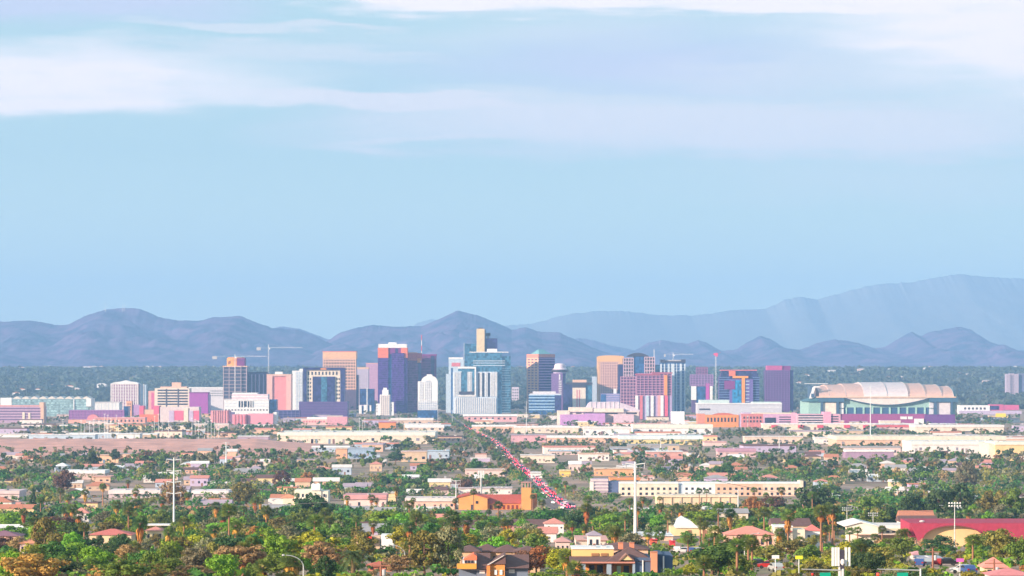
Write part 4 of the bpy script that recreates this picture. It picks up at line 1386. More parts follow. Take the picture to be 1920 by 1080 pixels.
def low(name, label, x0, x1, yt, yb, wall, roof=None, wins=0, cat='building', depth=26, roofh=1.0, clear=True, extra=None, winm=None):
    d = dist(yb)
    b = Bld(name, label, x0, x1, d, cat=cat, clear=(yt - 1, yb - (yb - yt) * .35) if clear else None, depth=depth)
    b.part('wall', wall, [(x0, x1, yt + roofh, b.yb, 0, depth)])
    if roof:
        b.part('roof', roof, [(x0 - .8, x1 + .8, yt, yt + roofh, -.8, depth + .6)])
    hh = yb - yt
    LOWS.append((x0, x1, d, hh * d / F))
    if wins:
        p = (x1 - x0) / wins
        for i in range(wins):
            if rnd.random() < .38: continue
            a = x0 + p * (i + .5); q = min(p * .2, 2.6) * rnd.uniform(.6, 1.2)
            b.part('window', winm or WINS[rnd.randrange(3)], [(a - q, a + q, yt + hh * .5, yt + hh * .74, -.12, .05)])
    n = max(1, int((x1 - x0) / 16))
    for i in range(n):
        if roof and rnd.random() < .75:
            ux = rnd.uniform(x0 + 3, x1 - 5); uw = rnd.uniform(1.6, 4.5); uh = rnd.uniform(.8, 2.2)
            b.part('roof_unit', UNITS[rnd.randrange(3)], [(ux, ux + uw, yt - uh, yt + .05, rnd.uniform(2, depth * .3), depth * .3 + 4)])
    if hh > 8 and x1 - x0 > 30:
        for i in range(int((x1 - x0) / 38)):
            ux = rnd.uniform(x0 + 3, x1 - 8)
            b.part('loading_door', DOORS[rnd.randrange(3)], [(ux, ux + 4, yb - hh * .42, b.yb - .2, -.18, .05)])
    if extra: extra(b)
    LM((extra and label or 'the ' + label.split(' beside ')[0].split(' below ')[0].split(' behind ')[0].split(' in front ')[0].split(' under ')[0].split(' near ')[0], (x0 + x1) / 2, (yt + yb) / 2)) if cat == 'landmark' else None
    return b


OFFW = mat((0.73, 0.67, 0.66), .8)
PALEP = mat((0.66, 0.50, 0.48), .8)
TANW = mat((0.60, 0.44, 0.32), .8)
BLUEG = mat((0.40, 0.48, 0.60), .8)
TERRA = mat((0.50, 0.20, 0.13), .85, scale=1.5)
PINKR = mat((0.62, 0.26, 0.22), .85, scale=1.5)
BROWNR = mat((0.15, 0.085, 0.085), .9, scale=1.5)
GREYR = mat((0.34, 0.33, 0.36), .9)
LILR = mat((0.40, 0.32, 0.40), .85)
WAR = 'warehouse'
UNITS = [GREY, mat((.56, .52, .50), .6), mat((.30, .27, .28), .7)]
DOORS = [mat((.34, .30, .32), .6), mat((.22, .12, .12), .6), mat((.18, .24, .34), .6)]
WINS = [DKWIN, mat((.24, .22, .28), .4), mat((.34, .24, .24), .5)]
low('warehouse', 'white flat warehouse at the foot of the lilac parking garage', -60, 52, 813.5, 820, WHITE, OFFW, cat=WAR)
low('warehouse', 'pale blue warehouse row above the bare dirt bank', 54, 178, 814.5, 826, PALEBLUE, WHITE, 6, cat=WAR)
low('warehouse', 'bright white box warehouse standing on the edge of the dirt bank', 220, 262, 813, 828, WHITE, WHITE, cat=WAR)
low('warehouse', 'low white roofed shed over the far end of the dirt bank', 446, 503, 817.5, 829, mat((.40, .30, .40)), WHITE, 7, cat=WAR)
low('warehouse', 'very long cream roofed warehouse right of the dirt bank', 520, 815, 811, 832, mat((0.72, 0.62, 0.52), .8), mat((0.78, 0.73, 0.66), .7), 14, cat=WAR, depth=120, roofh=6)
low('warehouse', 'cream flat hall at the foot of the white rounded tower', 733, 812, 784, 797, mat((.62, .46, .38), .8), OFFW, 8, cat=WAR, roofh=4)
low('warehouse', 'second cream hall just below the one under the white rounded tower', 760, 832, 797, 809, mat((.66, .54, .46), .8), WHITE, 5, cat=WAR, roofh=5)
low('shop_building', 'small orange gabled hall with a magenta roofed wing below the purple pair', 710, 742, 791, 803, ORANGE, mat((.40, .08, .22)), cat='shop')
low('warehouse', 'long peach walled hall right of the avenue below the ribbed hotel', 885, 966, 797, 811, PEACH, WHITE, 7, cat=WAR, roofh=3)
low('warehouse', 'long white and cream hall below the banded blue mid rise', 964, 1086, 799, 812, mat((.72, .60, .50), .8), WHITE, 9, cat=WAR, roofh=3)
low('warehouse', 'white hall below the cream convention hall', 1094, 1180, 800, 816, WHITE, OFFW, 6, cat=WAR, roofh=4)
low('warehouse', 'white complex with a raised white block left of the orange brick row', 1187, 1336, 796, 815, WHITE, mat((.74, .70, .62)), 7, cat=WAR, depth=60, roofh=7,
    extra=lambda b: b.part('raised_block', WHITE, [(1261, 1285, 772, 797, 20, 40)]))
low('warehouse', 'pink walled shed left of the white and peach hall', 958, 1024, 815, 829, mat((.60, .34, .40), .8), LILR, 6, cat=WAR)
low('warehouse', 'white and peach long hall right of the pink shed', 1026, 1160, 817, 830, PEACH, WHITE, 9, cat=WAR, roofh=4)
low('warehouse', 'pale blue hall with a yellow lower front', 1162, 1318, 817, 834, mat((.72, .58, .28), .8), mat((.62, .70, .74)), 10, cat=WAR, roofh=7, depth=50)
low('warehouse', 'low pink shed joined right of the pale blue and yellow hall', 1320, 1362, 828, 836, PALEP, PINK, cat=WAR)
low('shopping_hall', 'cream hall with red entrance canopies under the pink garages', 1430, 1640, 794, 806, CREAM, WHITE, cat='hall', roofh=2,
    extra=lambda b: [b.part('canopy', mat((.60, .07, .12), .6), [(x, x + 11, 797, 802, -6, -.05)]) for x in (1446, 1496, 1532, 1582, 1618)])
low('warehouse', 'cream shed with white roof in the trees below the red canopies', 1396, 1506, 818, 832, mat((.66, .52, .44), .8), OFFW, 9, cat=WAR)
low('warehouse', 'small white block beside the cream shed in the trees', 1528, 1553, 820, 832, OFFW, WHITE, 2, cat=WAR)
low('warehouse', 'long cream hall with dark arcade just below the ballpark', 1716, 1882, 797, 812, CREAM, OFFW, 0, cat=WAR, roofh=4, depth=60,
    extra=lambda b: b.part('arcade', DKWIN, [(1750, 1822, 808.5, 811, -.3, .05)]))
low('warehouse', 'low red roofed terrace left of the long arcade hall', 1634, 1716, 797, 805, PALEP, mat((.58, .12, .14)), 8, cat=WAR, roofh=4)
low('warehouse', 'very long peach warehouse below the arcade hall', 1569, 1886, 818, 838, PEACH, mat((.74, .64, .54)), 14, cat=WAR, roofh=7, depth=90)
low('warehouse', 'long white roofed warehouse in front of the peach one', 1709, 1880, 828, 850, OFFW, mat((.76, .74, .70)), 5, cat=WAR, roofh=6, depth=70)
low('warehouse', 'big yellow fronted warehouse at the edge of town', 1866, 2060, 829, 864, mat((.74, .54, .28), .8), mat((.76, .72, .62)), 0, cat=WAR, roofh=5, depth=60,
    extra=lambda b: b.part('end_wall', CREAM, [(1855, 1866, 832, b.yb, 3, 60)]))
LM(('the big yellow warehouse', 1895, 845)); LM(('the long peach warehouse', 1700, 828)); LM(('the long cream warehouse', 667, 822)); LM(('the white box warehouse', 241, 820))
LM(('the blue and yellow hall', 1240, 826)); LM(('the bare dirt bank', 330, 838)); LM(('the raised white block', 1273, 790))
low('warehouse', 'purple walled shed with a white roof below the long peach warehouse', 1585, 1676, 844, 859, mat((.36, .24, .36)), WHITE, 6, cat=WAR, roofh=3)
low('warehouse', 'rose roofed hall amid dark trees left of the dark tree clump', 1346, 1417, 841, 857, mat((.62, .42, .44)), mat((.46, .26, .36)), 6, cat=WAR, roofh=6)
low('shop_building', 'white roofed shop strip with a red wall right of the pole', 1212, 1280, 846, 857, mat((.56, .30, .28)), WHITE, 6, cat='shop')
low('shop_building', 'blue walled two storey block at the end of the dirt bank', 652, 700, 840, 860, mat((.30, .40, .56)), BLUEG, 7, cat='building')
low('shop_building', 'orange tan block left of the blue walled block', 630, 651, 841, 860, mat((.70, .38, .24)), TANW, 2, cat='building')
low('shop_building', 'tan walled hall left of the pale blue shed', 752, 800, 846, 866, TANW, PALEP, 4, cat='building')
low('shop_building', 'pale blue low shed left of the red avenue', 801, 842, 845, 860, BLUEG, PALEBLUE, 4, cat='building')
low('shop_building', 'cream row of shops right of the red avenue', 976, 1040, 853, 868, CREAM, OFFW, 8, cat='shop')
low('shop_building', 'pale blue roofed market beside the cream row of shops', 1030, 1086, 845, 853, PALEP, PALEBLUE, 5, cat='shop')
low('shop_building', 'white walled shops behind the tall round tree by the pole', 1085, 1142, 850, 864, OFFW, PEACH, 7, cat='shop')
low('shop_building', 'small yellow box shop near the avenue', 1050, 1070, 882, 894, YELLOW, mat((.74, .58, .30)), 2, cat='shop')
low('shop_building', 'orange striped shop row left of the thick white pole', 1115, 1187, 878, 892, mat((.66, .36, .20)), mat((.72, .56, .44)), 8, cat='shop')
low('shop_building', 'rusty orange roofed low shop behind the long cream apartments', 1144, 1200, 896, 906, TANW, mat((.68, .26, .10)), 5, cat='shop', roofh=4)
low('shop_building', 'long pinkish tan hall left of the avenue', 872, 946, 880, 893, PALEP, mat((.62, .46, .40)), 7, cat='shop')
low('shop_building', 'white flat shop on the near side of the avenue traffic', 995, 1025, 886, 897, WHITE, OFFW, 3, cat='shop')
low('warehouse', 'white roofed long shed amid trees at the left', 118, 196, 882, 899, mat((.60, .44, .42)), WHITE, 7, cat=WAR, roofh=6)
low('house', 'peach stucco house just below the white roofed shed', 172, 207, 893, 905, PEACH, mat((.66, .36, .30)), 3, cat='house')
low('house', 'yellow tan block beside two dark round trees', 182, 222, 853, 868, mat((.72, .48, .32)), PEACH, 3, cat='building')
low('warehouse', 'long low white roofed hall seen between palms at the left', 204, 300, 919, 934, mat((.50, .42, .46)), mat((.74, .62, .64)), 9, cat=WAR, roofh=7)
low('warehouse', 'long low white roofed hall right of the white transmission pole', 360, 428, 920, 936, mat((.50, .42, .46)), mat((.74, .66, .70)), 7, cat=WAR, roofh=6)
low('warehouse', 'pinkish white hall half hidden by the cypress', -30, 36, 920, 940, mat((.66, .52, .52)), mat((.70, .54, .56)), 6, cat=WAR, roofh=6)
low('shop_building', 'white and rose two part hall right of the white chapel', 645, 724, 928, 955, mat((.70, .56, .54)), mat((.62, .30, .32)), 7, cat='shop', roofh=8)
low('house', 'yellow cream block beside the orange skirted palm', 718, 743, 924, 942, mat((.72, .56, .34)), CREAM, 2, cat='building')
low('shop_building', 'white low shops left of the orange church', 760, 852, 934, 955, mat((.70, .48, .40)), mat((.72, .60, .60)), 9, cat='shop', roofh=6)
low('shop_building', 'pale row of shops behind the orange church', 860, 960, 915, 928, OFFW, mat((.62, .50, .52)), 9, cat='shop')
LM(('the blue walled block', 676, 850)); LM(('the cream row of shops', 1005, 860)); LM(('the orange striped shops', 1150, 885)); LM(('the yellow box shop', 1060, 888)); LM(('the white roofed shed', 157, 890))

# --- long cream apartment building
b = Bld('apartment_block', 'long two storey cream apartment building with stepped colours', 1160, 1512, 1930, cat='building', clear=(903, 932), depth=18)
y0 = b.yb + 6
for x0, x1, m_ in ((1162, 1272, mat((.70, .62, .52), .8)), (1281, 1341, WHITE), (1341, 1430, PEACH), (1430, 1500, mat((.72, .54, .44), .8))):
    b.part('wall', m_, [(x0, x1, 907, b.yb, 0, 18)])
    n = int((x1 - x0) / 11)
    for i in range(n):
        for yy in (914, 923.5):
            x = x0 + 4 + i * 11
            b.part('window', DKWIN, [(x, x + 4.4, yy, yy + 4.6, -.15, .05)])
    b.part('parapet', WHITE, [(x0, x1, 904.8, 907, -.35, 18.3)])
b.part('link', BLUEG, [(1272, 1281, 908, b.yb, 1.2, 17)])
b.part('end_tower', CREAM, [(1500, 1506, 901.5, b.yb, -1, 18)])
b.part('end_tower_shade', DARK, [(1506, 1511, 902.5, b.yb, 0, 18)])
LM(('the long cream apartment building', 1335, 918))
low('carport', 'cream walls of low garages in front of the long cream apartments', 1232, 1382, 929, 947, mat((.72, .54, .38), .85), mat((.76, .62, .48)), 0, cat='garage', roofh=3,
    extra=lambda b: [b.part('pier', TANW, [(1240 + 18 * k, 1242 + 18 * k, 932, b.yb, -.5, .05)]) for k in range(8)])
b = Bld('office_building', 'lilac striped two storey block left of the long cream apartments', 1106, 1162, 1990, cat='building', clear=(896, 918), depth=16)
b.part('wall', mat((.46, .38, .48), .8), [(1108, 1140, 898, b.yb, 0, 16)])
b.part('blue_wall', mat((.10, .14, .28), .7), [(1140, 1161, 903, b.yb, 1, 16)])
b.part('stripe', mat((.62, .54, .58), .8), [(1107, 1140.5, 899 + 6 * k, 902 + 6 * k, -.5, .1) for k in range(4)])
b.part('white_end', OFFW, [(1106, 1113, 903, b.yb, -.8, 4)])

# --- orange church with bell tower
b = Bld('church', 'orange church with red tiled roofs and a square bell tower', 858, 998, 1640, cat='church', clear=(903, 958), depth=30)
OC = mat((.68, .33, .11), .8)
OC2 = mat((.68, .22, .07), .8)
TILE = mat((.42, .09, .07), .85, scale=1.2)
b.poly('gable_wall', OC, [(860, b.yb), (860, 932), (886, 926), (914, 934), (914, b.yb)], -2, 2)
m = MB()
m.prism([(b.X(857), b.Z(933)), (b.X(857), b.Z(931)), (b.X(886), b.Z(924)), (b.X(917), b.Z(933)), (b.X(917), b.Z(935)), (b.X(886), b.Z(926.2))][::-1], -2.6, 22)
b.mesh('gable_roof', TILE, m)
b.part('round_window', DKWIN, [(892, 896.5, 939, 944, -2.2, -1.9)])
b.part('door', DARK, [(883, 888, 946, b.yb, -2.2, -1.9)])
b.part('nave_wall', OC2, [(914, 976, 943, b.yb, 0, 16)])
m = MB()
m.hip(b.X(905), b.X(977), 0, 16, b.Z(944), b.Z(928), gable=True, over=.6); b.mesh('nave_roof', TILE, m)
for i in range(7):
    b.part('arched_opening', mat((.20, .04, .03), .8), [(918 + i * 8.2, 922 + i * 8.2, 947, b.yb - 1, -.2, .1)])
tw = b.part('bell_tower', OC, [(977.5, 996, 914, b.yb, -3.4, 1.9)])
for x in (977.5, 983.4, 988.6, 993.6):
    b.part('belfry_pier', mat((.42, .26, .24), .8), [(x, x + 2.4, 905, 914, -3.3, -2.6), (x, x + 2.4, 905, 914, 1.1, 1.8)], tw)
b.part('belfry_roof', mat((.40, .22, .20), .8), [(976.8, 996.7, 903, 905, -3.6, 2.1)], tw)
b.part('bell_beam', DARK, [(979, 995, 907, 908, -1, -.6)], tw)
b.part('side_wing', OC2, [(996, 1007, 921 + 6, b.yb, 4, 14)])
LM(('the orange church', 905, 942)); LM(('the church bell tower', 987, 928))

# --- white stepped chapel
b = Bld('chapel', 'white stepped building with a short square tower among trees', 499, 616, 1720, cat='building', clear=(906, 940), depth=20)
b.part('wall', mat((.76, .70, .60), .8), [(552, 602, 919, b.yb, 0, 20), (602, 615, 921, b.yb, .6, 20)])
tw = b.part('square_tower', WHITE, [(583.5, 600, 908, 919.5, -.8, 8)])
b.part('tower_cap', WHITE, [(585, 589, 906.6, 908, 0, 3), (594, 599, 906.6, 908, 0, 3)], tw)
b.part('left_wing', mat((.72, .62, .50), .8), [(530, 552, 934, b.yb, 1, 18)])
m = MB(); m.hip(b.X(525), b.X(553), 1, 16, b.Z(934), b.Z(927), over=.3); b.mesh('tiled_roof', mat((.66, .28, .16), .85), m)
b.part('low_wing', OFFW, [(502, 530, 936, b.yb, 2, 16)])
for x in (558, 566, 574, 606):
    b.part('window', DKWIN, [(x, x + 3.5, 926, 932, -.12, .05)])
LM(('the white stepped chapel', 583, 922))

# --- pink roofed white house
def villa(name, label, x0, x1, yr, ye, d, wall, roof, depth=9, wins=3, gable=False, clear=None, cat='house', lm=None, rot=0, winm=None, door=True):
    b = Bld(name, label, x0, x1, d, cat=cat, depth=depth, clear=clear or (yr, ye + 4), rot=rot)
    b.part('wall', wall, [(x0, x1, ye, b.yb, 0, depth)])
    m = MB(); m.hip(b.X(x0), b.X(x1), 0, depth, b.Z(ye), b.Z(yr), over=.5, gable=gable); b.mesh('roof', roof, m)
    if wins:
        p = (x1 - x0) / wins
        h = b.yb - ye
        for i in range(wins):
            b.part('window', winm or DKWIN, [(x0 + p * (i + .3), x0 + p * (i + .65), ye + h * .25, ye + h * .6, -.1, .05)])
    if door:
        b.part('door', mat((.25, .10, .06), .6), [((x0 + x1) / 2 - 2, (x0 + x1) / 2 + 2, b.yb - min(2.1 / b.s, (b.yb - ye) * .8), b.yb, -.12, .05)])
    if lm: LM((lm, (x0 + x1) / 2, (yr + ye) / 2))
    return b


b = villa('house', 'white villa with a pink tiled hip roof among dark trees', 1021, 1057, 972, 982, 1120, WHITE, PINKR, 9, 4, lm='the pink roofed villa')
b.part('garden_wall', OFFW, [(1004, 1056, 990, b.yb + 1, -4, -3.6)])
villa('house', 'long low house with a pink red roof and yellow wall', 168, 246, 993, 1003, 940, mat((.70, .54, .36), .8), mat((.58, .17, .15), .85, scale=1.5), 11, 5, lm='the pink red roofed house')
b = villa('house', 'cream house with a flat white roof edge beside the skirted palms', 273, 306, 988, 995, 1010, mat((.76, .62, .38), .8), PINKR, 8, 3, lm='the cream house by the palms')
b.part('flat_roof', WHITE, [(266, 322, 986.5, 988, 9, 18)])
villa('house', 'small house with a salmon hip roof behind a yellow green bush', 37, 68, 1011, 1019, 790, PALEP, mat((.68, .28, .16), .85, scale=1.5), 8, 3, lm='the salmon roofed small house')
villa('house', 'long house with a dusky purple roof at the edge of the trees', -30, 35, 996, 1005, 870, mat((.60, .36, .30), .8), mat((.26, .13, .18), .85, scale=1.5), 10, 6, lm='the dusky purple roofed house')
villa('house', 'pale house with a peach gable roof behind tall palms', 135, 166, 952, 962, 1380, OFFW, PINKR, 8, 3)
villa('house', 'white house with lilac roof near the orange bush', 1102, 1126, 996, 1004, 900, OFFW, LILR, 8, 2)
villa('house', 'pink house roof half seen left of the leaning palms', 1042, 1068, 1008, 1016, 760, PALEP, mat((.60, .32, .30), .85), 8, 3)
villa('shop_building', 'long salmon tiled roof of a low shop beside tall palms', 1362, 1452, 988, 1003, 900, mat((.72, .44, .34), .8), mat((.68, .27, .22), .85, scale=1.5), 12, 6, cat='shop', lm='the long salmon roof')
b = Bld('shop_building', 'white flat roofed shops between the salmon roof and the pink pavilion', 1450, 1512, 930, cat='shop', clear=(984, 1012), depth=10)
b.part('wall', mat((.76, .66, .54), .8), [(1452, 1486, 987, b.yb, 0, 10), (1486, 1510, 993, b.yb, 1, 10)])
b.part('parapet', WHITE, [(1451, 1486.6, 986, 988.5, -.3, 10.3)])
b.part('red_band', mat((.42, .08, .08), .7), [(1462, 1485, 995, 997, -.7, .05)])
b.part('window', DKWIN, [(1456 + 9 * k, 1462 + 9 * k, 999, 1005, -.1, .05) for k in range(3)])
villa('pavilion', 'white square pavilion with a pink pyramid roof between palms', 1510, 1538, 984, 995, 935, WHITE, mat((.70, .20, .18), .85), 5, 2, cat='pavilion', lm='the pink pyramid pavilion', door=False)

# --- white gabled hall and red market hall
b = Bld('hall', 'white hall with a broad low gable beside the red market hall', 1585, 1712, 1010, cat='hall', clear=(978, 1008), depth=24)
b.poly('gable_front', mat((.78, .72, .62), .8), [(1587, b.yb), (1587, 985), (1613, 978.5), (1646, 986), (1646, b.yb)], -1.2, 3)
b.poly('roof', WHITE, [(1582, 987), (1582, 985), (1613, 976.8), (1650, 986), (1650, 988), (1613, 979)], -1.8, 22)
b.part('side_wall', mat((.72, .58, .42), .8), [(1646, 1710, 992, b.yb, 2, 24)])
b.part('roof_terrace', OFFW, [(1646, 1710, 986.5, 992, 4, 24)])
b.part('canopy', mat((.62, .46, .38), .7), [(1600, 1708, 1000.5, 1002, -3, 2.1)])
b.part('window', DKWIN, [(1652 + 11 * k, 1658 + 11 * k, 996, 999.5, 1.85, 2.05) for k in range(5)])
LM(('the white gabled hall', 1620, 990))
b = Bld('market_hall', 'market hall with a magenta red roof and a wide cream arch', 1706, 1990, 960, cat='hall', clear=(980, 1006), depth=26)
RM = mat((.38, .04, .085), .75, scale=.8)
b.part('wall', mat((.56, .34, .26), .8), [(1722, 1960, 1008, b.yb, 3, 26)])
pts = [(1728, b.yb)] + [(1788 - 56 * math.cos(a), 1010 - 24 * math.sin(a)) for a in np.linspace(0.05, math.pi - .05, 19)] + [(1848, b.yb)]
b.poly('arch_panel', mat((.72, .50, .26), .8), pts, 1.6, 3.1)
arc = [(1788 - 57.5 * math.cos(a), 1010 - 25.5 * math.sin(a)) for a in np.linspace(0.05, math.pi - .05, 25)]
pts = [(1707, 981.5), (1990, 983), (1990, 1016), (1960, 1018)] + [(1860, 1012)] + arc[::-1] + [(1722, 1014)]
b.poly('red_roof', RM, pts, 0.2, 1.4)
b.poly('arch_rim', mat((.26, .05, .07), .7), arc + [(1788 - 56 * math.cos(a), 1010 - 24 * math.sin(a)) for a in np.linspace(math.pi - .05, 0.05, 25)], -.3, 1.9)
m = MB(); m.prism_x([(3.3, b.Z(981.6)), (26, b.Z(979.6)), (26, b.Z(1008)), (3.3, b.Z(1008))][::-1], b.X(1708), b.X(1989)); b.mesh('roof_back', RM, m)
m = MB(); m.lathe(b.X(1735), 8, [(.7, b.Z(981)), (.9, b.Z(979.5)), (.3, b.Z(978))], 10); b.mesh('roof_vent', WHITE, m)
LM(('the red market hall', 1790, 992))
b = Bld('tent_hall', 'bright white low hall with beige walls behind palms', 1255, 1352, 1130, cat='hall', clear=(970, 1000), depth=16)
b.poly('white_roof', WHITE, [(1266, 990), (1272, 975), (1281, 970), (1296, 977), (1310, 990)], 0, 14)
b.part('wall', mat((.76, .58, .34), .8), [(1258, 1350, 989, b.yb, .5, 16)])
b.part('door', mat((.35, .16, .10), .7), [(1290, 1296, 994, b.yb, .3, .6), (1320, 1326, 994, b.yb, .3, .6)])
LM(('the bright white low hall', 1290, 983))

# --- brown roofed apartments
WB = mat((.16, .20, .29), .8)
OA = mat((.66, .27, .08), .8)
b = Bld('apartment_block', 'near apartment block with blue walls, orange recesses and dark brown roofs', 1068, 1262, 478, cat='building', clear=(1028, 1066), depth=13)
b.part('upper_wall', mat((.68, .46, .20), .8), [(1073, 1152, 1032, 1046, 4, 12)])
b.part('parapet', WHITE, [(1072, 1153, 1030.4, 1032.2, 3.8, 12.2)])
b.part('roof_unit', GREY, [(1110, 1120, 1027.5, 1030.4, 6, 8), (1131, 1139, 1027.8, 1030.4, 6, 8)])
b.part('upper_window', mat((.30, .15, .07), .7), [(1110, 1124, 1040, 1045, 3.88, 4.1), (1128, 1141, 1040, 1045, 3.88, 4.1)])
m = MB(); m.prism_x([(-.9, b.Z(1053)), (4.2, b.Z(1045.5)), (4.2, b.Z(1048)), (-.9, b.Z(1055))][::-1], b.X(1068), b.X(1190)); b.mesh('eaves_roof', BROWNR, m)
m = MB(); m.hip(b.X(1143), b.X(1222), 0, 11, b.Z(1052), b.Z(1029), over=.5, ridge=.42); b.mesh('hip_roof', BROWNR, m)
b.poly('gable', mat((.74, .54, .30), .8), [(1163, 1049.5), (1174, 1039.5), (1186, 1049.5)], -.95, 2)
b.poly('gable_trim', mat((.26, .14, .12), .8), [(1160, 1050.2), (1174, 1037.6), (1189, 1050.2), (1186, 1050.2), (1174, 1039.6), (1163, 1050.2)], -1.15, 2)
b.part('back_wall', OA, [(1082, 1189, 1054, b.yb, 1.6, 12)])
b.part('fascia', mat((.50, .22, .18), .8), [(1070, 1190, 1052.6, 1055.4, -1.05, -.8)])
for x in (1089, 1137.5):
    b.part('column', mat((.28, .36, .46), .8), [(x, x + 8.5, 1055.4, b.yb, -.7, .5)])
b.part('divider', mat((.26, .10, .07), .8), [(1146, 1149, 1055.4, b.yb, -.4, 1.6)])
b.part('corner_wall', mat((.26, .34, .44), .8), [(1186, 1190.5, 1052.6, b.yb, -.75, .2)])
for x0, x1 in ((1105, 1115), (1120, 1131)):
    b.part('window', DKWIN, [(x0, x1, 1061, b.yb - 6, 1.45, 1.65)])
b.part('patio_door', mat((.55, .68, .50), .4), [(1157, 1165, 1062, b.yb - 6, 1.45, 1.65)])
f = b.part('window', DKWIN, [(1170, 1180, 1062, b.yb - 9, 1.45, 1.65)])
b.part('sill', WHITE, [(1169, 1181, b.yb - 9, b.yb - 8, 1.35, 1.65)], f)
b.part('rail', DARK, [(1097, 1137, 1074, 1075, -.6, -.5), (1147, 1186, 1074, 1075, -.6, -.5)])
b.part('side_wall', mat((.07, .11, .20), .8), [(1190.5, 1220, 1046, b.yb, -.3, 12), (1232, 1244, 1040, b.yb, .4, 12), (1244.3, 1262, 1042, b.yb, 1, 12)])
b.part('pipe', WHITE, [(1204, 1206, 1050, b.yb, -.5, -.25), (1243, 1245.5, 1043, b.yb, 0, .4)])
ch = b.part('chimney', mat((.62, .26, .16), .85), [(1220, 1232, 1035, b.yb, -.9, 1.2)])
b.part('chimney_cap', mat((.50, .20, .13), .85), [(1219.4, 1232.6, 1034, 1035.2, -1, 1.3)], ch)
for x in (1162, 1183):
    c_ = b.part('chimney', mat((.56, .22, .14), .85), [(x, x + 9, 1022, 1034, 6, 7.2)])
    b.part('chimney_cap', mat((.44, .17, .11), .85), [(x - .5, x + 9.5, 1021, 1022.1, 5.9, 7.3)], c_)
LM(('the near blue walled apartments', 1150, 1060))

b = Bld('apartment_block', 'near apartment block with stepped dark brown roofs and an orange balcony', 855, 990, 482, cat='building', clear=(1036, 1078), depth=12)
b.part('white_wall', WHITE, [(867, 893, 1050, 1057, .4, 8)])
b.poly('gable', CORAL, [(868, 1050.3), (880, 1043), (888, 1039), (894, 1043), (894, 1050.3)], .2, 6)
b.part('balcony', mat((.72, .32, .06), .7), [(857, 893.5, 1056.6, 1066, -1.2, .5)])
for x in (871, 877, 883.5):
    b.part('window', DKWIN, [(x, x + 4.4, 1051.6, 1056, .26, .45)])
b.part('blue_wall', WB, [(893.5, 915, 1064, b.yb, 0, 8), (946.5, 990, 1064, b.yb, .5, 8), (860, 893, 1066, b.yb, .6, 8)])
m = MB(); m.prism_x([(-.6, b.Z(1065.5)), (6, b.Z(1041)), (6.4, b.Z(1041)), (6.4, b.Z(1065.5))][::-1], b.X(891), b.X(919)); b.mesh('slope_roof', BROWNR, m)
b.part('orange_wall', OA, [(919, 946.5, 1056, b.yb, -.7, 8)])
b.poly('side_gable_roof', BROWNR, [(914, 1058), (944, 1041), (948, 1041), (948, 1057), (919, 1057)], -1, 8)
b.poly('barge_board', mat((.66, .62, .62), .8), [(913, 1058.5), (944, 1040.6), (946, 1040.6), (916, 1058.5)], -1.25, -1.0)
m = MB(); m.prism_x([(-.6, b.Z(1065)), (6, b.Z(1044)), (6.4, b.Z(1044)), (6.4, b.Z(1065))][::-1], b.X(946), b.X(992)); b.mesh('slope_roof', BROWNR, m)
ch = b.part('chimney', mat((.70, .24, .07), .8), [(912.5, 919, 1060, b.yb, -1.3, -.05)])
b.part('window', mat((.74, .78, .82), .4), [(899, 909, 1069, 1075, -.12, .05), (927, 932, 1068, 1077, -.85, -.65), (937, 942, 1068, 1077, -.85, -.65), (954, 965, 1068, 1075, .36, .55)])
LM(('the near stepped brown roofs', 920, 1058))
for (x0, x1, yr, ye, d, lab) in ((862, 898, 1024, 1034, 556, 'small brown hip roofed apartment house hidden behind the stepped roofs, beside big olive tree'),
                                 (892, 934, 1022, 1034, 566, 'brown hip roofed apartment house in the middle of the back row'),
                                 (930, 972, 1023, 1035, 560, 'brown hip roofed apartment house in the back row next to the rust tree'),
                                 (968, 1012, 1026, 1036, 545, 'brown roofed apartment house with a peach gable behind the rust tree')):
    villa('apartment_house', lab, x0, x1, yr, ye, d, mat((.60, .40, .26), .8), BROWNR, 9, 3, clear=(yr, ye + 2), cat='house')
villa('apartment_house', 'brown roofed long apartment house right behind the near blue walled apartments', 1120, 1215, 1018, 1030, 590, mat((.70, .44, .32), .8), BROWNR, 10, 6, clear=(1017, 1028), cat='house')

# --- pavilion bottom right, parking court
villa('pavilion', 'cream pavilion with a pink hip roof in the near right corner', 1845, 1887, 1046, 1064, 520, mat((.74, .58, .38), .8), mat((.68, .26, .22), .85, scale=2), 4.5, 2, cat='pavilion', lm='the near pink roofed pavilion', door=False)
villa('house', 'low pink roofed house in front of the near pavilion', 1858, 1935, 1067, 1079, 460, PALEP, mat((.60, .22, .24), .85, scale=2), 6, 3, clear=(1066, 1078))
b = Bld('carport', 'grey parking canopy over cars near the red market hall', 1716, 1790, 640, cat='carport', clear=(1030, 1054), depth=8)
b.part('canopy', mat((.34, .34, .42), .5), [(1720, 1768, 1045, 1049, -1, 7)])
b.poly('shade_sail', mat((.70, .64, .66), .6), [(1716, 1052), (1742, 1044), (1770, 1051)], 0, 5)
for x in (1721, 1742, 1766):
    b.part('post', STEEL, [(x, x + 1.2, 1049, b.yb, -.6, -.45)])
b.part('ground_slab', mat((.52, .36, .30), .9), [(1712, 1800, b.yb - 1.5, b.yb, -4, 9)])
LM(('the grey parking canopy', 1745, 1046))
villa('house', 'rose roofed hut behind the grey parking canopy', 1712, 1733, 1034, 1040, 720, PALEP, mat((.62, .30, .34), .85), 6, 1)
b = Bld('shop_building', 'red awning shop with a white block glimpsed through the trees', 664, 740, 830, cat='shop', clear=(1003, 1017), depth=8)
b.part('wall', TANW, [(665, 712, 1006, b.yb, 0, 8)])
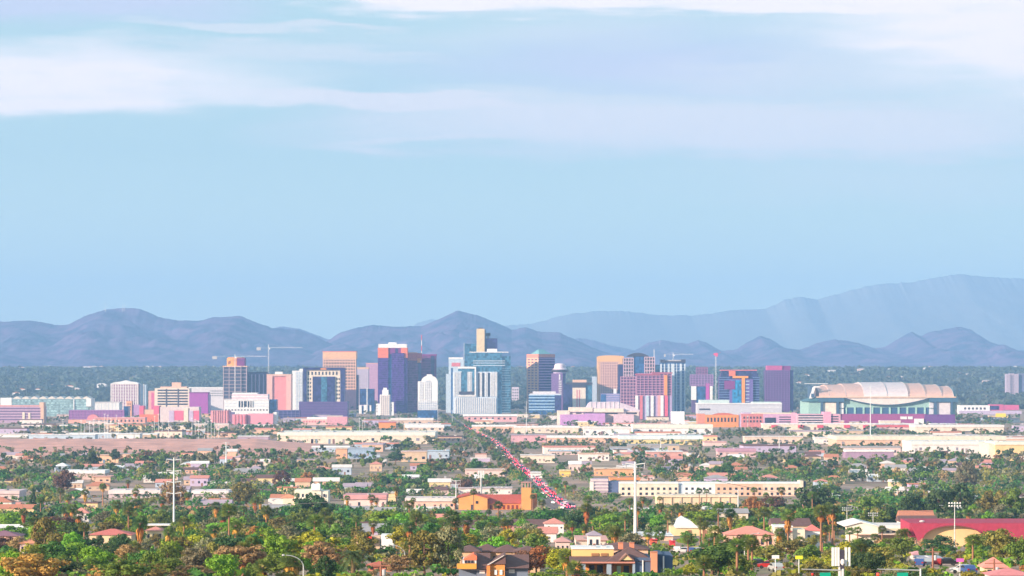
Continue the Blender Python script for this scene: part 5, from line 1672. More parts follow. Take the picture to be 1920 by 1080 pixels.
b.part('white_block', WHITE, [(714, 738, 1003, b.yb, -.4, 8)])
b.part('red_awning', mat((.75, .06, .04), .6), [(684, 698, 1005, 1017, -2, -.05)])
b.part('orange_awning', CORAL, [(666, 674, 1004.5, 1010, -1.4, -.05)])
LM(('the red awning', 691, 1011))
villa('house', 'brick red low roof beside the near power pole', 690, 734, 1054, 1062, 560, mat((.52, .20, .14), .8), mat((.46, .13, .09), .85, scale=2), 7, 3, clear=(1054, 1062))
low('kiosk', 'yellow market stall beside a red one under palms', 1206, 1214, 1014, 1023, YELLOW, mat((.70, .30, .08)), 1, cat='kiosk', depth=5)
low('kiosk', 'red market stall between yellow stall and white tents', 1219, 1232, 1011, 1022, mat((.66, .14, .08)), REDPAINT, 1, cat='kiosk', depth=5)
low('kiosk', 'small red shed right of the red market stall', 1256, 1266, 1014, 1024, REDPAINT, REDPAINT, 0, cat='kiosk', depth=5)
low('shop_building', 'low white terrace roofs behind the market stalls', 1186, 1262, 1004, 1014, mat((.70, .46, .36)), WHITE, 7, cat='shop', clear=False)
low('shop_building', 'pink white terrace left of the thick white pole', 1080, 1140, 1012, 1024, mat((.70, .56, .50)), mat((.66, .36, .32)), 6, cat='shop')

# --- random small houses of the mid distance
HC = [('white', OFFW), ('cream', CREAM), ('peach', PEACH), ('pink', PALEP), ('tan', TANW), ('bluish', BLUEG), ('lilac', LILAC), ('yellow', mat((.70, .54, .30)))]
RC = [('white', WHITE), ('terracotta', TERRA), ('pink', PINKR), ('grey', GREYR), ('lilac', LILR), ('brown', BROWNR), ('cream', OFFW)]
AUTO = []       # things that still need a label: (object, description, px, py)
HOUSES = []


def free(x0, x1, d, depth, pad=0):
    for f in FOOT:
        if x0 < f[1] + pad and x1 > f[0] - pad and d < f[3] + pad and d + depth > f[2] - pad:
            return False
    rx = road_x(d)
    if d > 1350 and x0 < rx + 17 and x1 > rx - 17:
        return False
    return True


def small_houses():
    made = 0
    tries = 0
    plan = [(1000, 1350, 16, 'house'), (1350, 2000, 72, 'house'), (2000, 3000, 150, 'house'), (2900, 4000, 40, 'shed'), (4000, 4700, 40, 'shed'), (4600, 5500, 60, 'small shed')]
    for d0, d1, n, kind in plan:
        k = 0
        tries = 0
        while k < n and tries < 3000:
            tries += 1
            d = rnd.uniform(d0, d1)
            px = rnd.uniform(-10, 1930)
            if kind == 'house':
                w, dp, h = rnd.uniform(9, 17), rnd.uniform(8, 12), rnd.uniform(2.6, 3.4)
                if rnd.random() < .2: h *= 1.9
            elif kind == 'small shed':
                w, dp, h = rnd.uniform(12, 40), rnd.uniform(10, 20), rnd.uniform(3, 6)
            else:
                w, dp, h = rnd.uniform(18, 60), rnd.uniform(18, 34), rnd.uniform(4, 7.5)
            x = wx(px, d)
            if not free(x - w / 2, x + w / 2, d, dp, 4): continue
            s = F / d
            yb = yg(d)
            if 2880 < d < 3470 and px < 600: continue
            r = (px - w * s / 2, px + w * s / 2, yb - (h + 2) * s, yb)
            if kind != 'small shed' and any(r[0] < c[1] and r[1] > c[0] and r[2] < c[3] and r[3] > c[2] and d < c[4] for c in CLEAR): continue
            FOOT.append((x - w / 2, x + w / 2, d, d + dp))
            wn, wm = rnd.choice(HC)
            rn, rm_ = rnd.choice(RC)
            gable = rnd.random() < .55 and kind == 'house'
            hipd = kind == 'house' and not gable and rnd.random() < .6
            root = empty('house' if kind == 'house' else 'warehouse', (x, d, gz(d)), rnd.uniform(-.06, .06))
            m = MB(); m.box(-w / 2, w / 2, 0, dp, -.5, h); link('wall', m.mesh('wall'), wm, root)
            m = MB()
            if gable or hipd:
                m.hip(-w / 2, w / 2, 0, dp, h, h + rnd.uniform(1.6, 2.6), gable=gable, over=.5)
            else:
                m.box(-w / 2 - .3, w / 2 + .3, -.4, dp + .3, h, h + (.5 if kind == 'house' else 1.2))
            link('roof', m.mesh('roof'), rm_, root)
            if d < 2600 or kind == 'shed':
                m = MB(); q = w * rnd.uniform(-.3, .2); m.box(q, q + w * .08 + .6, dp * .3, dp * .5, h + .4, h + rnd.uniform(1.2, 2.2))
                if not (gable or hipd): link('roof_unit', m.mesh('roof_unit'), UNITS[rnd.randrange(3)], root)
                nw = 3 if kind == 'house' else 5
                for i in range(nw):
                    cx = -w / 2 + w / nw * (i + .5)
                    m = MB(); m.box(cx - min(1.1, w / nw * .16), cx + min(1.1, w / nw * .16), -.08, .03, h * .36, h * .66); link('window', m.mesh('window'), WINS[rnd.randrange(3)], root)
                m = MB(); m.box(w * .12, w * .12 + 1.1, -.07, .03, -.2, 2.1); link('door', m.mesh('door'), mat((.25, .12, .08), .6), root)
            shape = 'gabled' if gable else 'hipped' if hipd else 'flat'
            AUTO.append((root, f'{wn} {kind} with {shape} {rn} roof', px, yb - h * s / 2, 'house' if kind == 'house' else 'warehouse', 'low houses and sheds among the trees' if kind == 'house' else 'low sheds before downtown'))
            k += 1


small_houses()


def far_houses():
    m0 = None
    spots = [(85, 688), (92, 686), (160, 684), (168, 686), (176, 684), (190, 688), (275, 688), (285, 689), (362, 678), (300, 690), (8, 692), (40, 694), (400, 676), (1262, 700), (1470, 705), (1510, 708), (1560, 700), (1615, 698),
             (1668, 696), (1735, 695), (1745, 683), (1800, 704), (1815, 706), (1860, 690), (1870, 692), (1905, 663), (1600, 715), (1690, 712), (1850, 720), (1480, 715), (1500, 722), (140, 735), (130, 730), (40, 735), (70, 738), (190, 728), (196, 732), (30, 745), (975, 690), (1090, 690), (1075, 692), (1100, 695)]
    for px, py in spots:
        lo, hi = 6500., 10900.
        ds = np.linspace(lo, hi, 400)
        ys = np.array([yg(q) for q in ds])
        d = float(ds[np.argmin(np.abs(ys - py - 1.5))])
        w = rnd.uniform(8, 26); h = rnd.uniform(9, 13)
        root = empty('house', (wx(px, d), d, gz(d)))
        m = MB(); m.box(-w / 2, w / 2, 0, 14, -4, h); link('wall', m.mesh('wall'), rnd.choice([WHITE, OFFW, PALEP, WHITE]), root)
        m = MB(); m.hip(-w / 2, w / 2, 0, 14, h, h + 2.4); link('roof', m.mesh('roof'), rnd.choice([TERRA, OFFW, GREYR]), root)
        tag(root, 'tiny pale house at the foot of the mountains beyond downtown', 'house', 'tiny houses beyond downtown')


far_houses()
# ------------------------------------------------------------------ poles, masts, lamps, signs
def pole_thing(name, px, yt, d, label, cat, group=None):
    o = empty(name, (wx(px, d), d, gz(d)))
    tag(o, label, cat, group)
    return o, (yg(d) - yt) * d / F


def monopole(px, yt, d, label, r=.42, arms=3, mt=None, lm=None):
    o, h = pole_thing('transmission_pole', px, yt, d, label, 'pole')
    mt = mt or PALESTEEL
    m = MB(); m.tube([(0, 0, 0), (0, 0, h)], [r * 1.5, r * .6], 9); link('pole', m.mesh('pole'), mt, o)
    for k in range(arms):
        z = h * (.97 - .13 * k)
        m = MB()
        m.tube([(-2.3, 0, z + .35), (0, 0, z), (2.3, 0, z + .35)], .13, 5)
        link('cross_arm', m.mesh('cross_arm'), mt, o)
        for s in (-2.2, 2.2):
            q = MB(); q.tube([(s, 0, z + .3), (s, 0, z - .9)], .12, 5); link('insulator', q.mesh('insulator'), GREY, o)
    if lm: LM((lm, px, yt + 40))
    return o


monopole(326, 858, 1000, 'tall white transmission pole with three arms rising from the palms', .27, 4, lm='the tall white transmission pole')
monopole(1191, 866, 760, 'thick tall white transmission pole behind the near apartments', .34, 1, lm='the thick white pole')
monopole(424, 829, 2450, 'white transmission pole above the bare dirt bank', .5, 2)
monopole(1239, 824, 3000, 'thin pale pole before the pale blue and yellow hall', .4, 1)
monopole(1632, 722, 3300, 'very thin tall pole in front of the ballpark roof', .4, 1)
monopole(1461, 818, 3000, 'thin pale pole below the red canopies', .35, 1)
monopole(987, 752, 3900, 'thin pale pole in front of the blue banded mid rise', .35, 1)
monopole(855, 900, 1650, 'thin pale pole left of the orange church', .28, 2)
monopole(1552, 925, 1500, 'slender pole beside the big dark round tree', .25, 1)
monopole(1384, 918, 1500, 'slender grey pole before the peach end of the long apartments', .28, 1)


def panel_mast(px, yt, d, label, pw, ph, n, lm=None, r=.35, dark=True):
    o, h = pole_thing('antenna_mast', px, yt, d, label, 'antenna')
    m = MB(); m.tube([(0, 0, 0), (0, 0, h - ph * .3)], [r * 1.3, r], 9); link('pole', m.mesh('pole'), STEEL, o)
    R = pw * n * .55
    m = MB()
    for zz in (h - ph * .25, h - ph * .75):
        m.box(-R, R, -.12, .12, zz - .08, zz + .08)
    link('mounting_frame', m.mesh('mounting_frame'), GREY, o)
    for i in range(n):
        x = -R + pw * .5 + (2 * R - pw) * i / (n - 1)
        if dark:
            x = (-1, -.68, -.36, .52, .9)[i] * R
        m = MB(); m.box(x - pw * .36, x + pw * .36, -.55, -.2, h - ph, h); link('antenna_panel', m.mesh('antenna_panel'), PALESTEEL, o)
    if dark:
        m = MB(); m.box(-R * .14, R * .34, -.5, .5, h - ph * 1.25, h - ph * .15); link('equipment_box', m.mesh('equipment_box'), DARK, o)
        m = MB(); m.lathe(R * .12, -.8, [(.1, h - ph * .95), (.28, h - ph * .85), (.28, h - ph * .7), (.1, h - ph * .62)], 12); link('dish', m.mesh('dish'), WHITE, o)
    if lm: LM((lm, px, yt + 20))
    CLEAR.append((px - 14, px + 14, yt, yt + 30, d))


panel_mast(1577, 1026, 430, 'near antenna mast with tall white panels and a dark box', .42, 2.5, 5, lm='the white panelled antenna mast')
panel_mast(902, 882, 1750, 'pale antenna mast with upright panels beside the shops', .8, 4.2, 4, dark=False, r=.5)


def stadium_light(px, yt, d, label, lm=None, lampm=None):
    o, h = pole_thing('floodlight', px, yt, d, label, 'floodlight')
    m = MB(); m.tube([(0, 0, 0), (0, 0, h)], [.2, .1], 8); link('pole', m.mesh('pole'), STEEL, o)
    for z in (h - .2, h - 1.0):
        m = MB(); m.box(-1.7, 1.7, -.06, .06, z - .07, z + .07); link('cross_arm', m.mesh('cross_arm'), PALESTEEL, o)
        for k in range(5):
            x = -1.5 + .75 * k
            m = MB(); m.lathe(x, -.25, [(.1, z - .05), (.24, z + .1), (.24, z + .3), (.1, z + .4)], 10); link('lamp', m.mesh('lamp'), lampm or WHITE, o)
    CLEAR.append((px - 12, px + 12, yt, yt + 46, d))
    if lm: LM((lm, px, yt + 20))


stadium_light(1790, 943, 880, 'tall floodlight with two rows of lamps before the red market hall', lm='the tall floodlight')
stadium_light(1588, 952, 1150, 'floodlight with two rows of lamps above the white gabled hall', lampm=GREY)
stadium_light(1637, 962, 1100, 'short floodlight in the trees right of the white gabled hall roof', lampm=GREY)


def street_lamp(px, yt, d, label, flip=-1):
    o, h = pole_thing('street_lamp', px, yt, d, label, 'street lamp')
    m = MB()
    pts = [(0, 0, 0), (0, 0, h - 1.6)] + [(flip * 2.4 * (1 - math.cos(a)), 0, h - 1.6 + 1.6 * math.sin(a)) for a in np.linspace(.2, math.pi / 2, 7)]
    m.tube(pts, [.11, .08] + [.06] * 7, 7); link('pole', m.mesh('pole'), STEEL, o)
    m = MB(); m.lathe(flip * 2.75, 0, [(.08, h - .1), (.24, h - .05), (.22, h + .08), (.08, h + .14)], 12); link('lamp_head', m.mesh('lamp_head'), GREY, o)
    CLEAR.append((px - 16, px + 4, yt, yt + 30, d))


street_lamp(569, 1041, 440, 'street lamp with a curved arm in front of the twin skirted palms')
street_lamp(759, 1022, 560, 'street lamp with a curved arm against the big olive trees')
street_lamp(1396, 1000, 620, 'slim street lamp behind the thick orange palm trunk', 1)
LM(('the near curved street lamp', 569, 1055))


def power_pole(px, yt, d, label):
    o, h = pole_thing('power_pole', px, yt, d, label, 'power pole')
    wood = mat((.30, .13, .09), .9)
    m = MB(); m.tube([(0, 0, 0), (0, 0, h)], [.2, .13], 8); link('pole', m.mesh('pole'), wood, o)
    m = MB(); m.box(-1.4, 1.4, -.16, -.06, h - .7, h - .55); link('cross_arm', m.mesh('cross_arm'), wood, o)
    m = MB(); m.lathe(.45, 0, [(.25, h - 2.1), (.28, h - 2), (.28, h - 1.3), (.2, h - 1.2)], 12); link('transformer', m.mesh('transformer'), GREY, o)


power_pole(714, 1052, 460, 'wooden power pole with a transformer by the brick red roof')
power_pole(1749, 1028, 560, 'wooden power pole rising at the grey parking canopy')
power_pole(1864, 1048, 470, 'wooden power pole in front of the near pink pavilion')

for px, yt, d in [(118, 786, 3750), (152, 788, 3700), (158, 794, 3650), (168, 790, 3600), (176, 786, 3640), (186, 790, 3580), (196, 776, 3560), (202, 778, 3560), (208, 784, 3500), (218, 778, 3900), (222, 788, 3600), (238, 786, 3800),
                  (290, 780, 3900), (297, 776, 3600), (304, 780, 3700), (316, 790, 3700), (360, 784, 3700), (366, 786, 3650), (372, 790, 3600), (384, 792, 3680), (390, 790, 3650), (396, 788, 3600), (402, 792, 3700), (410, 794, 3700),
                  (674, 784, 3900), (680, 788, 3900), (684, 784, 4200), (821, 760, 4300), (848, 770, 4600), (1402, 780, 4300)]:
    o, h = pole_thing('light_pole', px, yt, d, 'thin pale pole in the cluster of yard poles below downtown', 'pole', 'thin yard poles below downtown')
    m = MB(); m.tube([(0, 0, 0), (0, 0, h)], [.26, .18], 6); link('pole', m.mesh('pole'), PALESTEEL, o)
    m = MB(); m.box(-1.1, 1.1, -.25, .25, h - .5, h); link('lamp', m.mesh('lamp'), WHITE, o)

def cable(label, p0, p1, sag, r):
    (xa, ya, da), (xb, yb_, db) = p0, p1
    A = Vector((wx(xa, da), da, CAMZ + (HZ - ya) * da / F))
    B_ = Vector((wx(xb, db), db, CAMZ + (HZ - yb_) * db / F))
    pts = []
    for t in np.linspace(0, 1, 25):
        q = A.lerp(B_, float(t))
        q.z -= sag * 4 * t * (1 - t)
        pts.append(tuple(q))
    m = MB()
    m.tube(pts, r, 5)
    tag(link('power_cable', m.mesh('power_cable'), mat((.14, .13, .14), .7, noise=0)), label, 'cable')


cable('power cable hanging from the far side arm tip of the thick white pole', (1191 - 18, 872, 760), (330, 948, 990), 3.0, .05)
cable('power cable running from the thick white pole out past the red market hall', (1191 + 18, 872, 760), (2080, 960, 1000), 5.0, .05)
cable('low power cable strung from the wooden pole by the brick red roof', (714, 1056, 460), (1864, 1051, 470), 2.0, .022)

# yellow billboard by the ballpark
b = Bld('billboard', 'yellow billboard on posts right of the ballpark', 1865, 1887, 5100, cat='billboard', clear=(774, 784))
b.part('board', mat((.85, .62, .06), .6), [(1867, 1886, 775, 782, 0, 1)])
b.part('post', GREY, [(1871, 1872, 782, b.yb, .2, .8), (1881, 1882, 782, b.yb, .2, .8)])
b = Bld('school_building', 'white hall with a magenta red wing right of the ballpark', 1798, 1915, 5900, clear=(756, 774), cat='building')
b.part('wall', WHITE, [(1799, 1856, 760, b.yb, 0, 30)])
b.part('red_wing', mat((.56, .10, .24), .7), [(1857, 1882, 758.5, 770, 2, 30), (1882, 1911, 759.5, 769, 3, 30)])
b.part('blue_end', G_NAVY, [(1857, 1873, 761, 768, 1, 2)])
b.windows(DKWIN, 1806, 1850, 762, 770, 6, 1)
b.part('terrace', LILAC, [(1798, 1915, 770, b.yb, -3, 0)])

# green street signs and signals on mast arms at the bottom edge
TS = mat((.0, .30, .20), .5)
for px, d, lab, red in ((1547, 400, 'teal street sign hanging from a signal arm near the antenna mast', False), (1692, 400, 'teal street sign hanging from a signal arm with a red signal beside it', True)):
    o, h = pole_thing('traffic_signal', px + 34, 1062, d, lab, 'traffic signal')
    m = MB(); m.tube([(0, 0, 0), (0, 0, h - .3)], [.16, .12], 8); link('pole', m.mesh('pole'), STEEL, o)
    m = MB(); m.tube([(0, 0, h - .5), (-5.2, 0, h - .35)], [.1, .06], 6); link('mast_arm', m.mesh('mast_arm'), STEEL, o)
    zc = (yg(d) - 1078) * d / F
    xs = -34 * d / F
    m = MB(); m.box(xs - .68, xs + .68, -.2, -.14, zc - .3, zc + .3); s1 = link('street_sign', m.mesh('street_sign'), TS, o)
    xr = xs - (47 * d / F if red else 1.6)
    m = MB(); m.box(xr - .2, xr + .2, -.35, -.08, zc - .75, zc + .35); hs = link('signal_head', m.mesh('signal_head'), DARK, o)
    for k, c in enumerate(((.9, .03, .01), (.12, .08, .0), (.0, .10, .04))):
        q = MB(); q.lathe(xr, -.42, [(.13, zc + .0 - .33 * k), (.14, zc + .12 - .33 * k), (.13, zc + .24 - .33 * k)], 10)
        link('signal_light', q.mesh('signal_light'), mat(c, .4, noise=0, emit=c if (k == 0 and red) else None, es=3.0), hs)
    if red:
        q = MB(); q.tube([(-5.2, 0, h - .35), (xr, 0, h - .3)], .06, 6); link('arm_end', q.mesh('arm_end'), STEEL, o)
for px, yt, d, c, lab in ((1454, 1041, 480, WHITE, 'white square sign pair on a post near the near cars'), (1498, 1042, 480, mat((.75, .68, .04), .5), 'small yellow green road sign in dark trees'), (1800, 1047, 470, mat((.62, .12, .46), .5), 'pink magenta shop sign on a white post')):
    o, h = pole_thing('road_sign', px, yt, d, lab, 'sign')
    m = MB(); m.tube([(0, 0, 0), (0, 0, h)], .07, 6); link('post', m.mesh('post'), PALESTEEL, o)
    m = MB(); m.box(-.55, .55, -.14, -.08, h - .5, h); link('sign_board', m.mesh('sign_board'), c, o)
    CLEAR.append((px - 8, px + 8, yt, yt + 8, d))

# ------------------------------------------------------------------ cars
CARC = [('red', (.42, .02, .02)), ('white', (.72, .72, .72)), ('silver', (.45, .46, .48)), ('black', (.02, .02, .025)), ('blue', (.05, .10, .30))]
TYRE = mat((.02, .02, .02), .9, noise=0)
CARGLASS = mat((.03, .04, .06), .12, .2, noise=0)
TAIL = mat((.6, .02, .02), .4, noise=0, emit=(1.0, .05, .09), es=10.0)
HEAD = mat((.8, .8, .75), .4, noise=0, emit=(1.0, .86, .6), es=3.5)


def car_proto(cname, rgb, kind):
    van = kind == 'van'
    root = empty('parked_car' if kind == 'parked' else 'car', (0, 0, 0))
    m = MB()
    if van:
        pr = [(-2.4, .35), (2.4, .35), (2.4, 1.9), (2.2, 2.05), (-1.4, 2.05), (-2.0, 1.25), (-2.4, 1.05)]
    else:
        pr = [(-2.2, .35), (2.2, .35), (2.25, .95), (1.5, 1.02), (.95, 1.48), (-.6, 1.48), (-1.3, 1.0), (-2.2, .85)]
    # profile runs along y: front at +y is away from the camera
    P = [(-p[0], p[1]) for p in pr]
    m.prism_x(P, -.88, .88)
    body = link('body', m.mesh('body'), mat(rgb, .3, .2, noise=0, spec=.6), root)
    m = MB()
    if van:
        m.box(-.8, .8, -2.43, -2.38, 1.2, 1.8)
    else:
        m.prism_x([(1.25, 1.03), (-.92, 1.03), (-.62, 1.40), (.58, 1.40)][::-1], -.90, .90)
    link('windows', m.mesh('windows'), CARGLASS, root)
    for s in (-1, 1):
        for y in (-1.35, 1.35):
            m = MB()
            m.lathe(0, 0, [(.32, -.1), (.34, 0), (.32, .1)], 12)
            o = link('wheel', m.mesh('wheel'), TYRE, root)
            o.rotation_euler = (0, math.pi / 2, 0); o.location = (s * .84, y, .33)
        m = MB(); m.box(s * .72 - .17, s * .72 + .17, -2.30 if not van else -2.46, -2.2 if not van else -2.39, .72, .98)
        link('tail_light', m.mesh('tail_light'), TAIL if kind != 'parked' else mat((.35, .02, .02), .4, noise=0), root)
        m = MB(); m.box(s * .66 - .2, s * .66 + .2, 2.18 if not van else 2.38, 2.27 if not van else 2.44, .62, .84)
        link('headlight', m.mesh('headlight'), HEAD if kind != 'parked' else mat((.7, .7, .68), .3, noise=0), root)
    return root


def cars():
    protos = {}
    placed = []
    for lane, face, d0, d1 in ((1.2, 0, 1640, 4600), (4.6, 0, 1650, 4600), (-2.6, 1, 1640, 4200)):
        d = d0 + rnd.uniform(0, 20)
        while d < d1:
            far = d > 2500
            placed.append((d, lane + rnd.uniform(-.4, .4), face))
            d += rnd.uniform(8, 20) * (1 if face == 0 else 9) * (.8 if d < 2050 else 1.8 if d < 3000 else 5)
            if rnd.random() < .1: d += rnd.uniform(20, 70)
    for d, lane, face in placed:
        cn, rgb = rnd.choice(CARC)
        kind = 'van' if rnd.random() < .25 else 'car'
        key = (cn, kind)
        if key not in protos:
            o = protos[key] = car_proto(cn, rgb, kind)
        else:
            o = copy_tree(protos[key])
        o.location = (road_x(d) + lane, d, gz(d) + .13)
        sl = (road_x(d + 30) - road_x(d)) / 30
        o.rotation_euler = (0, 0, -sl + (math.pi if face else 0))
        what = 'van' if kind == 'van' else 'car'
        g = f'{cn} {what}s driving away' if face == 0 else f'{cn} {what}s driving nearer'
        tag(o, f'small {cn} {what} with glowing red tail lights queueing on the avenue' if face == 0 else f'small {cn} {what} with headlights on driving nearer on the avenue', what, g)
    # parked cars
    spots = [(1234, 1036, 700), (1244, 1036, 706), (1282, 1012, 850), (1296, 1014, 845), (1306, 1014, 850), (1270, 1008, 880), (1724, 1056, 618), (1735, 1056, 622), (1757, 1056, 624), (1774, 1056, 630), (1455, 1066, 560), (1442, 1060, 590), (1418, 1056, 612), (1806, 1066, 540), (1815, 1068, 536)]
    lab = ['white {} parked behind the near blue walled apartments']
    for i, (px, _, d) in enumerate(spots):
        cn, rgb = CARC[(i * 3 + i // 5) % 5]
        key = (cn, 'parked')
        if key not in protos:
            o = protos[key] = car_proto(cn, rgb, 'parked')
        else:
            o = copy_tree(protos[key])
        x = wx(px, d)
        o.location = (x, d, gz(d) + .05)
        o.rotation_euler = (0, 0, rnd.choice([0.2, 1.4, 1.6, -.2]))
        FOOT.append((x - 3, x + 3, d - 3, d + 3))
        CLEAR.append((px - 8, px + 8, yg(d) - 16, yg(d) - 4, d))
        AUTO.append((o, f'{cn} parked car', px, yg(d) - 6, 'car', 'parked cars'))


cars()

# ------------------------------------------------------------------ trees
rs = np.random.RandomState(12)


def quads(C, Nn, S, rng, aspect=0.8):
    """one small leaf-spray quad per centre"""
    n = len(C)
    Nn = Nn / (np.linalg.norm(Nn, axis=1, keepdims=True) + 1e-9)
    up = rng.normal(size=(n, 3))
    a = np.cross(Nn, up); a /= (np.linalg.norm(a, axis=1, keepdims=True) + 1e-9)
    c = np.cross(Nn, a)
    a = a * S[:, None]; c = c * (S * aspect)[:, None]
    bend = Nn * (S * 0.25)[:, None]
    V = np.stack([C - a - c * .5, C + a * .3 - c - bend, C + a + c * .6, C - a * .4 + c - bend], 1).reshape(-1, 3)
    Q = np.arange(n * 4).reshape(-1, 4)
    return V, Q


def crown_shape(kind, rng, n_clump, leaves, leaf):
    """leaf sprays in clumps spread through a crown of height 1 (z 0..1) and width 1"""
    C = []
    R = []
    if kind == 'round':
        while len(C) < n_clump:
            p = rng.uniform(-1, 1, 3)
            if np.linalg.norm(p) < 1 and (np.linalg.norm(p) > .35 or rng.rand() < .3):
                z = .60 + p[2] * .34
                C.append((p[0] * .40, p[1] * .40, z)); R.append(rng.uniform(.08, .15))
    elif kind == 'spread':
        while len(C) < n_clump:
            p = rng.uniform(-1, 1, 3)
            if np.linalg.norm(p) < 1:
                C.append((p[0] * .43, p[1] * .43, .58 + p[2] * .30 + .12 * rng.rand() * (1 - abs(p[0])))); R.append(rng.uniform(.07, .12))
    elif kind == 'tall':
        while len(C) < n_clump:
            t = rng.rand()
            r = .36 * math.sin(math.pi * (0.12 + .82 * t)) * (0.75 + .5 * rng.rand())
            a = rng.uniform(0, 6.283)
            C.append((r * math.cos(a), r * math.sin(a), .22 + .72 * t)); R.append(rng.uniform(.07, .13))
    elif kind == 'cone':
        while len(C) < n_clump:
            t = rng.rand() ** .8
            r = .36 * (1 - t) ** .8 * (.5 + .5 * rng.rand())
            a = rng.uniform(0, 6.283)
            C.append((r * math.cos(a), r * math.sin(a), .08 + .88 * t)); R.append(.05 + .07 * (1 - t))
    else:   # bush
        while len(C) < n_clump:
            p = rng.uniform(-1, 1, 3)
            if np.linalg.norm(p) < 1:
                C.append((p[0] * .42, p[1] * .42, .46 + p[2] * .36)); R.append(rng.uniform(.08, .15))
    C = np.array(C); R = np.array(R)
    i = np.repeat(np.arange(len(C)), leaves)
    dirs = rng.normal(size=(len(i), 3))
    dirs[:, 2] = dirs[:, 2] * .8 + .25
    dirs /= np.linalg.norm(dirs, axis=1, keepdims=True)
    rad = R[i] * rng.uniform(.55, 1.15, len(i))
    P = C[i] + dirs * rad[:, None] * np.array([1.15, 1.15, .85])
    Nn = dirs + rng.normal(size=dirs.shape) * .38
    S = leaf * rng.uniform(.6, 1.3, len(i))
    return P, Nn, S, C


TCOL = {'bright green': (.20, .35, .03), 'green': (.155, .24, .04), 'dark green': (.060, .105, .035), 'olive': (.23, .205, .05), 'grey green': (.23, .22, .12),
        'rust brown': (.42, .215, .065), 'yellow green': (.36, .35, .03), 'plum brown': (.16, .085, .06), 'deep green': (.075, .18, .035), 'dusty brown': (.33, .20, .10)}
LEAF = {k: leafmat(v, k) for k, v in TCOL.items()}
BARK = mat((.16, .10, .07), .95, scale=3)
SHAPEWORD = {'round': 'round crowned', 'spread': 'wide spreading', 'tall': 'tall upright', 'cone': 'pointed', 'bush': 'low bushy'}
PROTO = {}


def tree_meshes(kind, k):
    key = (kind, k)
    if key not in PROTO:
        rng = np.random.RandomState(100 + k * 7 + len(kind) * 31)
        P, Nn, S, C = crown_shape(kind, rng, {'round': 44, 'spread': 44, 'tall': 44, 'cone': 60, 'bush': 34}[kind], 52, .030 if kind != 'cone' else .024)
        V, Q = quads(P, Nn, S, rng)
        cm = quad_mesh('crown', V, Q)
        m = MB()
        if kind != 'bush':
            top = {'round': .5, 'spread': .42, 'tall': .8, 'cone': .9}[kind]
            m.tube([(0, 0, -.06), (.01, .005, top * .5), (-.005, .01, top)], [.03, .022, .010], 7)
            for q in range(6):
                c = C[rng.randint(len(C))]
                m.tube([(0, 0, top * rng.uniform(.45, .8)), (c[0] * .5, c[1] * .5, (top * .7 + c[2]) / 2), tuple(c)], [.014, .009, .004], 5)
        else:
            for q in range(5):
                c = C[rng.randint(len(C))]
                m.tube([(0, 0, -.05), (c[0] * .4, c[1] * .4, c[2] * .5), tuple(c)], [.016, .010, .004], 5)
        tm = m.mesh('trunk')
        cm.materials.append(LEAF['green'])
        tm.materials.append(BARK)
        PROTO[key] = (cm, tm)
    return PROTO[key]


def make_tree(px, d, w, h, kind, col, name=None):
    k = rnd.randrange(5 if kind in ('round', 'tall', 'spread') else 3)
    cm, tm = tree_meshes(kind, k)
    root = empty(name or ('tree' if kind != 'bush' else 'bush'), (wx(px, d), d, gz(d)), rnd.uniform(0, 6.28))
    c = bpy.data.objects.new('crown', cm); COL.objects.link(c); c.parent = root
    c.material_slots[0].link = 'OBJECT'; c.material_slots[0].material = LEAF[col]
    t = bpy.data.objects.new('trunk' if kind != 'bush' else 'stems', tm); COL.objects.link(t); t.parent = root
    root.scale = (w, w, h)
    word = 'bush' if kind == 'bush' else 'tree'
    AUTO.append((root, f'{col} {SHAPEWORD[kind].replace("low bushy", "low leafy")} {word}', px, yg(d) - h * F / d * .6, word, f'{word}{"es" if word == "bush" else "s"} of the leafy suburb'))
    FOOT_T.append((wx(px, d), d))
    return root


